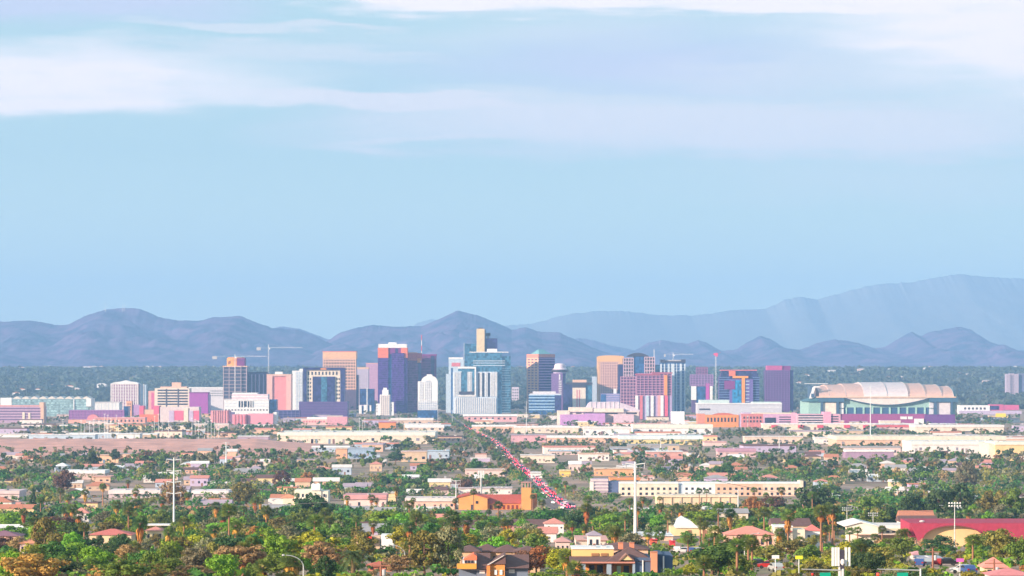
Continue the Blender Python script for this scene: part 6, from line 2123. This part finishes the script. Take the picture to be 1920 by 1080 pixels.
FOOT_T = []
TREES = [(183, 1003, 1034, 26, 'round', 'dark green'), (222, 1002, 1038, 34, 'round', 'green'), (292, 1001, 1034, 24, 'round', 'olive'), (30, 1006, 1042, 36, 'round', 'dusty brown'), (58, 1018, 1050, 36, 'spread', 'yellow green'), (5, 1004, 1040, 40, 'round', 'plum brown'), (1030, 984, 1012, 26, 'bush', 'green'), (1400, 1000, 1036, 40, 'round', 'olive'), (1470, 1002, 1036, 34, 'round', 'green'), (1522, 1002, 1034, 26, 'round', 'olive'), (1290, 995, 1022, 30, 'round', 'green'),
         (457, 902, 960, 56, 'round', 'olive'), (583, 928, 1002, 80, 'spread', 'dark green'), (505, 955, 1003, 62, 'round', 'dark green'), (1528, 909, 985, 72, 'round', 'dark green'), (1497, 948, 986, 52, 'round', 'deep green'),
         (327, 902, 962, 54, 'round', 'dusty brown'), (796, 998, 1080, 80, 'tall', 'olive'), (840, 990, 1080, 60, 'tall', 'grey green'), (762, 986, 1044, 70, 'round', 'yellow green'), (728, 956, 1006, 84, 'spread', 'bright green'),
         (792, 962, 1006, 70, 'round', 'bright green'), (690, 968, 1002, 60, 'round', 'green'), (880, 956, 1002, 60, 'round', 'bright green'), (922, 966, 1000, 55, 'round', 'bright green'), (972, 954, 1000, 40, 'round', 'green'),
         (1002, 955, 990, 44, 'round', 'deep green'), (1080, 954, 1004, 54, 'round', 'dark green'), (1110, 950, 1000, 44, 'round', 'dark green'), (1335, 1018, 1084, 104, 'round', 'deep green'), (1302, 944, 992, 62, 'round', 'olive'),
         (1412, 932, 986, 44, 'round', 'rust brown'), (1450, 930, 972, 54, 'round', 'plum brown'), (1482, 946, 978, 54, 'spread', 'deep green'), (200, 1056, 1092, 74, 'bush', 'rust brown'), (243, 1046, 1092, 62, 'bush', 'rust brown'),
         (1006, 1024, 1078, 64, 'round', 'rust brown'), (985, 1032, 1082, 50, 'round', 'dusty brown'), (455, 985, 1034, 52, 'tall', 'grey green'), (430, 994, 1044, 60, 'round', 'grey green'), (548, 984, 1044, 64, 'round', 'grey green'),
         (592, 992, 1052, 62, 'round', 'dark green'), (370, 1050, 1092, 96, 'bush', 'dusty brown'), (225, 1000, 1052, 46, 'round', 'dark green'), (112, 966, 1014, 62, 'round', 'plum brown'), (84, 970, 1048, 50, 'tall', 'olive'),
         (26, 960, 1004, 66, 'round', 'bright green'), (62, 984, 1024, 54, 'round', 'bright green'), (22, 1032, 1092, 84, 'round', 'yellow green'), (292, 1040, 1082, 54, 'round', 'bright green'), (420, 1040, 1088, 66, 'round', 'bright green'),
         (520, 1036, 1088, 56, 'round', 'green'), (1630, 928, 988, 62, 'round', 'green'), (1668, 950, 1002, 62, 'cone', 'dark green'), (1708, 922, 992, 52, 'round', 'dark green'), (1760, 918, 992, 60, 'tall', 'dark green'),
         (1800, 908, 988, 56, 'tall', 'dark green'), (1868, 918, 988, 74, 'round', 'olive'), (1906, 914, 990, 62, 'round', 'green'), (1738, 946, 990, 50, 'round', 'green'), (1762, 1000, 1036, 62, 'bush', 'dark green'),
         (1846, 994, 1040, 66, 'round', 'green'), (1882, 990, 1064, 74, 'round', 'olive'), (1484, 1010, 1050, 66, 'spread', 'olive'), (1652, 1024, 1080, 70, 'round', 'olive'), (1530, 1046, 1090, 60, 'bush', 'olive'),
         (1742, 1062, 1096, 66, 'bush', 'yellow green'), (1826, 1062, 1098, 60, 'bush', 'yellow green'), (1606, 1052, 1096, 60, 'bush', 'olive'), (1912, 1012, 1066, 60, 'round', 'green'), (120, 880, 930, 44, 'round', 'plum brown'),
         (176, 846, 888, 28, 'round', 'dark green'), (216, 842, 870, 20, 'round', 'dark green'), (578, 884, 914, 28, 'round', 'rust brown'), (528, 882, 922, 32, 'tall', 'plum brown'), (1356, 866, 906, 46, 'round', 'deep green'),
         (875, 896, 926, 30, 'round', 'plum brown'), (892, 860, 890, 26, 'round', 'deep green'), (1812, 866, 930, 44, 'tall', 'grey green'), (742, 846, 872, 34, 'round', 'dark green'), (62, 916, 966, 26, 'cone', 'dark green'),
         (1100, 1060, 1095, 40, 'bush', 'bright green'), (1160, 1070, 1100, 50, 'bush', 'bright green'), (1250, 1062, 1098, 60, 'bush', 'green'), (1030, 1062, 1096, 66, 'bush', 'bright green'), (680, 1000, 1060, 60, 'round', 'olive'),
         (640, 1005, 1060, 60, 'round', 'green'), (620, 1050, 1090, 60, 'bush', 'green'), (130, 1046, 1090, 60, 'round', 'dark green'), (325, 1044, 1090, 50, 'round', 'green'), (472, 1052, 1090, 40, 'bush', 'green'), (745, 1040, 1082, 60, 'round', 'dusty brown'),
         (1390, 1040, 1085, 60, 'round', 'green'), (1440, 1024, 1060, 60, 'spread', 'olive'), (1690, 1004, 1052, 50, 'round', 'green'), (270, 1010, 1044, 36, 'round', 'grey green'), (1575, 1058, 1100, 40, 'bush', 'green')]
for px, yt, yb_, w, kind, col in TREES:
    d = dist(min(yb_, 1105))
    s = d / F
    o = make_tree(px, d, w * s * 1.12, (yb_ - yt) * s * 1.04, kind, col)
LM(('the dark cypress', 62, 940)); LM(('the big dark round tree', 1528, 945)); LM(('the big olive trees', 815, 1040)); LM(('the rust coloured tree', 1006, 1048)); LM(('the big deep green tree', 1335, 1050))

RCOL = ['green'] * 6 + ['bright green'] * 6 + ['dark green'] * 3 + ['deep green'] * 3 + ['olive'] * 4 + ['grey green'] * 2 + ['yellow green'] * 3 + ['rust brown', 'dusty brown']
MIDCOL = ['green'] * 3 + ['dark green'] * 5 + ['deep green'] * 4 + ['olive'] * 2 + ['grey green'] * 3 + ['dusty brown']


def covers(px, w, yt, d, slack=.25):
    a, c = px - w / 2 * (1 - slack), px + w / 2 * (1 - slack)
    yb_ = yg(d)
    for k in CLEAR:
        if d < k[4] and a < k[1] and c > k[0] and yt < k[3] - 1 and yb_ > k[2]:
            return True
    return False


def random_trees():
    plan = [(445, 560, 22, 4.0, 6.0, 0), (560, 740, 48, 4.5, 7.5, 0), (740, 1000, 76, 5.5, 9.0, 0), (1000, 1300, 80, 6, 10.5, 0), (445, 560, 30, 2, 4, 1), (560, 760, 52, 2, 4.5, 1), (760, 1100, 60, 2.5, 5, 1)]
    for d0, d1, n, h0, h1, bushy in plan:
        k = t = 0
        while k < n and t < 9000:
            t += 1
            d = d0 + (d1 - d0) * rnd.random()
            px = rnd.uniform(-20, 1940)
            h = rnd.uniform(h0, h1)
            kind = 'bush' if bushy else rnd.choice(['round', 'round', 'round', 'spread', 'tall'])
            w = h * {'round': rnd.uniform(.9, 1.25), 'spread': rnd.uniform(1.3, 1.7), 'tall': rnd.uniform(.65, .85), 'bush': rnd.uniform(1.3, 1.8)}[kind]
            x = wx(px, d)
            if covers(px, w * F / d, yg(d) - h * F / d, d): continue
            if any(abs(x - f[0]) < w * .30 and abs(d - f[1]) < 9 for f in FOOT_T): continue
            if not free(x - w * .3, x + w * .3, d - 1, 2, -1): continue
            make_tree(px, d, w * 1.1, h, kind, rnd.choice(RCOL))
            k += 1


random_trees()

# palms ---------------------------------------------------------------
PALMGREEN = leafmat((.16, .21, .040), 'palm')
PALMDARK = leafmat((.09, .15, .04), 'palmdark')
SKIRT = leafmat((.56, .24, .06), 'skirt')
PTRUNK = mat((.30, .15, .09), .95, scale=4)


def fan_palm_meshes(seed, skirt):
    rng = np.random.RandomState(seed)
    V = []; Fq = []
    # crown in units of crown radius 1, centre at 0
    n = 46
    for i in range(n):
        a = i * 2.399 + rng.uniform(-.2, .2)
        el = math.asin(min(.98, -.45 + 1.4 * (i + .5) / n))
        dr = np.array([math.cos(a) * math.cos(el), math.sin(a) * math.cos(el), math.sin(el)])
        base = dr * .35
        tip = dr * rng.uniform(.85, 1.05)
        tip[2] -= .12 * (1 - math.sin(el))
        sd = np.cross(dr, [0, 0, 1.0]); sd /= np.linalg.norm(sd) + 1e-6
        un = np.cross(sd, dr)
        for k in range(7):                     # blades of one fan
            f = (k - 3) / 3
            t = base + (tip - base) * (1 - .22 * f * f) + sd * f * .36 - un * .10 * abs(f)
            w = sd * .045 + un * .02
            b0 = len(V)
            mid = (base + t) / 2
            V += [base, mid - w, t, mid + w]
            Fq.append((b0, b0 + 1, b0 + 2, b0 + 3))
    crown = (np.array(V), np.array(Fq))
    V = []; Fq = []
    for i in range(90 if skirt > 1 else 46):
        a = rng.uniform(0, 6.283)
        z0 = -rng.uniform(.05, .3) - (rng.uniform(0, 1.1) if skirt > 1 else rng.uniform(0, .2))
        L = rng.uniform(.55, .85)
        r0, r1 = .16, rng.uniform(.26, .46) * (1 if z0 > -.8 else .7)
        p0 = np.array([math.cos(a) * r0, math.sin(a) * r0, z0])
        p1 = np.array([math.cos(a) * r1, math.sin(a) * r1, z0 - L * .6])
        p2 = np.array([math.cos(a) * r1 * .85, math.sin(a) * r1 * .85, z0 - L])
        sd = np.array([-math.sin(a), math.cos(a), 0]) * rng.uniform(.05, .11)
        b0 = len(V)
        V += [p0, p1 - sd, p2, p1 + sd]
        Fq.append((b0, b0 + 1, b0 + 2, b0 + 3))
    sk = (np.array(V), np.array(Fq))
    return crown, sk


FP = {}


def palm(px, yt, yb_, skirt=1, dark=False, crown=None, lean=None, auto=True):
    d = dist(min(yb_, 1105))
    s = d / F
    h = max((yg(d) - yt) * s, 3.2)
    R = crown or min(2.4, max(1.7, h * .2))
    v = rnd.randrange(3)
    key = (v, skirt)
    if key not in FP:
        (cv, cq), (sv, sq) = fan_palm_meshes(40 + v * 3 + skirt, skirt)
        cm = quad_mesh('crown', cv, cq); cm.materials.append(PALMGREEN)
        sm = quad_mesh('dead_fronds', sv, sq); sm.materials.append(SKIRT)
        m = MB(); m.tube([(0, 0, -.03), (.012, 0, .4), (.0, .01, 1)], [1.25, 1.0, .8], 8)
        # trunk radii in metres while the height is a unit: fixed up by the scale below
        tm = m.mesh('trunk'); tm.materials.append(PTRUNK)
        FP[key] = (cm, sm, tm)
    cm, sm, tm = FP[key]
    root = empty('palm_tree', (wx(px, d), d, gz(d)), rnd.uniform(0, 6.28))
    zc = h - R * .8
    c = bpy.data.objects.new('crown', cm); COL.objects.link(c); c.parent = root; c.location = (0, 0, zc); c.scale = (R, R, R)
    if dark:
        c.material_slots[0].link = 'OBJECT'; c.material_slots[0].material = PALMDARK
    if skirt:
        k = bpy.data.objects.new('dead_fronds', sm); COL.objects.link(k); k.parent = root; k.location = (0, 0, zc); k.scale = (R, R, R)
    t = bpy.data.objects.new('trunk', tm); COL.objects.link(t); t.parent = root
    tr = .17 + .006 * h
    t.scale = (tr, tr, zc)
    desc = {0: 'bare trunked', 1: 'short skirted', 2: 'long orange skirted'}[skirt]
    hh = 'short' if h < 6.5 else 'tall' if h > 11 else 'medium height'
    AUTO.append((root, f'{hh} {desc} fan palm', px, yt + 10, 'palm', 'fan palms of the suburb'))
    FOOT_T.append((wx(px, d), d))
    return root


PALMS = [(160, 916, 966, 2), (127, 926, 974, 1), (113, 914, 968, 0), (193, 906, 950, 1), (240, 899, 930, 2), (254, 915, 960, 1), (238, 946, 994, 1), (265, 948, 990, 1), (292, 946, 990, 1), (308, 946, 992, 0), (212, 965, 1000, 2),
         (315, 988, 1040, 2), (343, 978, 1030, 2), (70, 1022, 1082, 0), (252, 1013, 1066, 0), (115, 1040, 1086, 2), (172, 1042, 1084, 1), (35, 1048, 1094, 2), (352, 922, 966, 1), (410, 950, 990, 2), (425, 961, 992, 1), (366, 966, 1000, 2),
         (407, 982, 1030, 0), (456, 1014, 1082, 2), (472, 1004, 1078, 2), (492, 1046, 1094, 2), (541, 1036, 1092, 2), (553, 1036, 1092, 2), (605, 1036, 1080, 2), (488, 934, 975, 2), (536, 955, 990, 2), (651, 928, 966, 2), (705, 932, 970, 1),
         (743, 911, 952, 2), (775, 932, 962, 1), (853, 935, 964, 1), (888, 916, 962, 0), (923, 914, 944, 0), (668, 953, 990, 1), (684, 960, 992, 1), (1016, 936, 984, 0), (1043, 906, 940, 1), (1060, 901, 935, 1), (1076, 908, 940, 0), (1102, 928, 998, 0),
         (1125, 960, 1006, 1), (1134, 952, 1002, 0), (1172, 960, 1022, 0), (1073, 976, 1016, 1), (1095, 982, 1016, 1), (1166, 992, 1030, 1), (1188, 984, 1030, 0), (1215, 992, 1034, 1), (1063, 1028, 1090, 1), (1078, 1050, 1096, 1), (1205, 930, 968, 1),
         (1181, 932, 985, 0), (1237, 930, 960, 0), (1252, 962, 1012, 0), (1325, 916, 950, 0), (1414, 912, 955, 0), (1313, 968, 1022, 0), (1321, 975, 1022, 0), (1340, 984, 1066, 0), (1354, 1002, 1076, 0), (1330, 1000, 1050, 0), (1290, 1002, 1040, 0),
         (1382, 1006, 1092, 0), (1403, 1000, 1076, 0), (1410, 1006, 1080, 0), (1472, 954, 992, 0), (1482, 962, 994, 1), (1511, 949, 990, 0), (1523, 920, 990, 0), (1554, 940, 988, 0), (1547, 984, 1030, 1), (1560, 982, 1026, 0), (1593, 988, 1034, 0), (1320, 1040, 1094, 0),
         (1608, 986, 1024, 0), (1654, 984, 1020, 0), (1640, 999, 1026, 0), (1690, 990, 1048, 0), (1698, 990, 1042, 0), (1662, 1009, 1042, 0), (1752, 942, 980, 1), (1788, 947, 984, 1), (1824, 946, 984, 1), (1832, 952, 988, 0), (1852, 918, 986, 0), (1886, 935, 968, 0),
         (1824, 1000, 1064, 0), (1615, 1016, 1068, 0), (1606, 1010, 1068, 0), (1465, 1000, 1040, 0), (1500, 1004, 1040, 0), (1542, 1000, 1040, 0), (1438, 1000, 1040, 0), (1422, 960, 1000, 0), (1370, 960, 1000, 0), (1392, 972, 1000, 0)]
for p in PALMS:
    palm(*p)


def random_palms():
    k = t = 0
    while k < 130 and t < 8000:
        t += 1
        d = rnd.uniform(620, 1750)
        px = rnd.gauss(1350, 330) if rnd.random() < .55 else rnd.uniform(0, 1000)
        if not 0 < px < 1915: continue
        h = rnd.uniform(7, 13)
        yt = yg(d) - h * F / d
        if covers(px, 22, yt, d, .5) and rnd.random() < .8: continue
        if not free(wx(px, d) - 1, wx(px, d) + 1, d - 1, 2, 0): continue
        palm(px, yt, yg(d), rnd.choice([0, 0, 1, 1, 2, 2]), rnd.random() < .5)
        k += 1


random_palms()


def date_palm(px, yt, yb_, label):
    d = dist(yb_)
    s = d / F
    h = (yg(d) - yt) * s
    root = empty('date_palm', (wx(px, d), d, gz(d)))
    tag(root, label, 'palm')
    rng = np.random.RandomState(5)
    V = []; Q = []
    R = 2.4
    for i in range(44):
        a = i * 2.399
        el = 1.25 - 1.6 * i / 44
        pts = []
        for t in np.linspace(0, 1, 7):
            r = R * t * math.cos(el * (1 - .3 * t))
            z = R * t * math.sin(el) - .75 * R * t * t * (1.1 - .3 * math.sin(el))
            pts.append(np.array([math.cos(a) * r, math.sin(a) * r, z]))
        for j in range(6):
            for q in range(3):
                t = (q + .5) / 3
                c = pts[j] * (1 - t) + pts[j + 1] * t
                di = pts[j + 1] - pts[j]; di /= np.linalg.norm(di)
                sd = np.cross(di, [0, 0, 1]); sd /= np.linalg.norm(sd) + 1e-6
                for sg in (-1, 1):
                    e = c + sd * sg * .34 * (1.15 - abs(j - 3) * .18) + di * .22 + np.array([0, 0, -.08])
                    b0 = len(V)
                    V += [c - di * .05, c + di * .05, e + di * .04, e - di * .04]
                    Q.append((b0, b0 + 1, b0 + 2, b0 + 3))
    c = quad_object('crown', np.array(V), np.array(Q), leafmat((.10, .14, .05), 'date'), parent=root)
    c.location = (0, 0, h - R * .55)
    m = MB(); m.tube([(0, 0, -.3), (0, 0, h - R * .5)], [.34, .28], 9); link('trunk', m.mesh('trunk'), PTRUNK, root)


date_palm(662, 1026, 1092, 'big feathery date palm with drooping fronds beside the brick red roof')
date_palm(1100, 944, 1000, 'dark feathery date palm beside the leaning tall palms')


# the rest of the trees, too many and too small to count: one object each for two belts
def tree_belt(name, label, items, quads_per, tints):
    P = []; Nn = []; S = []; T = []
    rng = rs
    for (x, y, w, h, ti) in items:
        n = quads_per
        m_ = max(4, n // 12)
        cc = rng.normal(size=(m_, 3)) * np.array([.24, .24, .17]) + np.array([0, 0, .58])
        cc[:, 2] = np.clip(cc[:, 2], .25, .85)
        i = rng.randint(0, m_, n)
        dr = rng.normal(size=(n, 3)); dr[:, 2] += .25; dr /= np.linalg.norm(dr, axis=1, keepdims=True)
        p = cc[i] + dr * .17 * rng.uniform(.6, 1.1, (n, 1))
        p[:, 2] = np.maximum(p[:, 2], .02)
        P.append(p * np.array([w, w, h]) + np.array([x, y, gz(y)]))
        Nn.append(dr + rng.normal(size=dr.shape) * .5)
        S.append(w * .085 * math.sqrt(60 / n) * rng.uniform(.7, 1.3, n))
        c = np.array(ti) * rng.uniform(.75, 1.25)
        T.append(np.repeat(np.append(c, 1)[None], n * 4, 0))
    V, Q = quads(np.concatenate(P), np.concatenate(Nn), np.concatenate(S), rng)
    me = quad_mesh(name, V, Q)
    at = me.color_attributes.new('tint', 'FLOAT_COLOR', 'POINT')
    at.data.foreach_set('color', np.concatenate(T).astype(np.float32).ravel())
    o = link(name, me, BELT)
    tag(o, label, kind='stuff')
    return o


BELT = leafmat((0, 0, 0), 'belt', attr=True)


def belts():
    near = []
    # rows of trees seen as dark strips
    rows = [(0, 1915, 786, 6, 150), (0, 1915, 790, 7, 60), (0, 1915, 799, 7, 70), (520, 760, 800, 8, 40), (1000, 1330, 838, 11, 60), (850, 1010, 842, 12, 34), (500, 650, 866, 18, 26), (390, 560, 812, 16, 30), (240, 420, 812, 18, 26), (1330, 1580, 842, 14, 44), (1560, 1730, 842, 9, 26), (560, 700, 812, 12, 22),
            (840, 900, 806, 8, 10), (780, 900, 886, 18, 26), (620, 860, 846, 9, 26), (1100, 1300, 872, 16, 30), (1290, 1500, 872, 20, 34), (1480, 1760, 880, 20, 46), (1640, 1780, 864, 18, 26), (1760, 1915, 872, 22, 30), (440, 640, 884, 22, 34),
            (60, 200, 872, 16, 26), (200, 420, 872, 22, 40), (-10, 140, 850, 12, 20), (1340, 1480, 816, 12, 20), (1600, 1720, 818, 12, 14), (80, 240, 806, 12, 24), (1000, 1100, 902, 18, 20), (560, 800, 912, 20, 40), (0, 330, 905, 22, 56), (1260, 1520, 898, 14, 40), (1520, 1920, 905, 26, 60), (380, 640, 905, 22, 44), (860, 990, 905, 12, 18)]
    for x0, x1, yb_, hp, n in rows:
        for i in range(n):
            px = rnd.uniform(x0, x1)
            d = dist(yb_ + rnd.uniform(-4, 4))
            h = min(13, hp * d / F * rnd.uniform(.6, 1.25))
            w = h * rnd.uniform(1.0, 1.6)
            if 2890 < d < 3460 and px < 600 and rnd.random() < .85: continue
            if yb_ > 800 and covers(px, w * F / d, yg(d) - h * F / d, d, .3): continue
            if not free(wx(px, d) - w * .3, wx(px, d) + w * .3, d - 1, 2, 0): continue
            near.append((wx(px, d), d, w, h, TCOL[rnd.choice(MIDCOL)]))
    k = 0
    t = 0
    while k < 6000 and t < 40000:
        t += 1
        q = rnd.random()
        d = 1150 + 4700 * q ** 1.25
        px = rnd.uniform(-170, 2090)
        h = rnd.uniform(4, 9)
        w = h * rnd.uniform(1.0, 1.6)
        if 2890 < d < 3460 and px < 590 and rnd.random() < (.96 if d > 3080 else .6): continue
        if vnoise(np.array([px / 60.]), np.array([d / 160.]), 77)[0] < (.38 if d > 1500 else .34): continue
        if covers(px, w * F / d, yg(d) - h * F / d, d, .3): continue
        if not free(wx(px, d) - w * .3, wx(px, d) + w * .3, d - 1, 2, 0): continue
        near.append((wx(px, d), d, w, h, TCOL[rnd.choice(MIDCOL)]))
        k += 1
    for d in np.arange(1760, 5600, 13.0):
        for sd in (-1, 1):
            if rnd.random() < (.5 if d < 2200 else .85):
                h = rnd.uniform(4, 8)
                x = road_x(d) + sd * rnd.uniform(8.5, 13)
                if all(not (f[0] < x < f[1] and f[2] < d < f[3]) for f in FOOT):
                    near.append((x, d, h * rnd.uniform(1.1, 1.6), h, TCOL[rnd.choice(MIDCOL)]))
    for d in np.arange(2350, 5400, 30.0):
        if rnd.random() < .6:
            h = rnd.uniform(2.5, 4.5)
            near.append((road_x(d) - .7, d, h * .9, h, TCOL[rnd.choice(MIDCOL)]))
    for x0, x1, d, h in LOWS:
        if d < 1800: continue
        x = x0
        while x < x1:
            x += rnd.uniform(3, 24)
            hh = h * rnd.uniform(.3, .75) + 1
            dd = d - rnd.uniform(5, 30)
            if rnd.random() < .6 and abs(wx(x, dd) - road_x(dd)) > 12:
                near.append((wx(x, dd), dd, hh * rnd.uniform(1.0, 1.9), hh, TCOL[rnd.choice(MIDCOL)]))
    near.sort(key=lambda q: q[1])
    a = [q for q in near if q[1] < 2300]
    c = [q for q in near if q[1] >= 2300]
    tree_belt('suburb_trees', 'many small trees among the houses between the palms and downtown', a, 110, None)
    tree_belt('midtown_trees', 'rows of small dark trees between the warehouses before downtown', c, 56, None)
    low_ = []
    t = 0
    while len(low_) < 4100 and t < 30000:
        t += 1
        d = 425 + 1500 * rnd.random() ** 1.2
        px = rnd.uniform(-170, 2090)
        h = rnd.uniform(.8, 2.4)
        w = h * rnd.uniform(1.4, 2.6)
        if covers(px, w * F / d, yg(d) - h * F / d, d, .1): continue
        if not free(wx(px, d) - w * .4, wx(px, d) + w * .4, d - 1, 2, 0): continue
        low_.append((wx(px, d), d, w, h, TCOL[rnd.choice(RCOL)]))
    tree_belt('undergrowth', 'low shrubs and garden hedges filling the gaps between houses and trees', low_, 46, None)
    far = []
    for i in range(11000):
        d = 6300 + 4500 * rnd.random() ** .8
        px = rnd.uniform(-200, 2120)
        h = rnd.uniform(6, 12)
        far.append((wx(px, d), d, h * rnd.uniform(2.4, 4.2), h, rnd.choice([(.075, .10, .085), (.09, .11, .09), (.08, .11, .075)])))  # greyed greens, extra haze put into the leaf tints
    tree_belt('distant_woodland', 'hazy belt of trees between downtown and the mountains', far, 14, None)


belts()

# ------------------------------------------------------------------ labels for the countable repeats
ORD = ['nearest', 'second nearest', 'third nearest', 'fourth nearest', 'fifth nearest', 'sixth nearest', 'seventh nearest', 'eighth nearest', 'ninth nearest', 'tenth nearest', 'eleventh nearest', 'twelfth nearest', 'thirteenth nearest', 'fourteenth nearest', 'fifteenth nearest']
REL = {'l': 'left of', 'r': 'right of', 'f': 'in front of', 'b': 'behind'}


def autolabel():
    groups = {}
    for o, desc, px, py, cat, grp in AUTO:
        best = None
        for ph, lx, ly in LANDMARK:
            q = math.hypot((px - lx), (py - ly) * 1.6)
            if best is None or q < best[0]:
                best = (q, ph, lx, ly)
        q, ph, lx, ly = best
        dx, dy = px - lx, py - ly
        rel = ('l' if dx < 0 else 'r') if abs(dx) > abs(dy) * 1.3 else ('f' if dy > 0 else 'b')
        groups.setdefault((desc, ph, rel), []).append((q, o, cat, grp))
    for (desc, ph, rel), lst in groups.items():
        lst.sort(key=lambda t: t[0])
        for i, (q, o, cat, grp) in enumerate(lst):
            pre = '' if len(lst) == 1 else ORD[min(i, len(ORD) - 1)] + ' '
            txt = f'{pre}{desc} {REL[rel]} {ph}'
            if len(txt.split()) > 16: txt = txt.replace('medium height ', 'mid height ').replace(' fan palm', ' palm').replace('in front of', 'before')
            tag(o, txt, cat, grp)


autolabel()
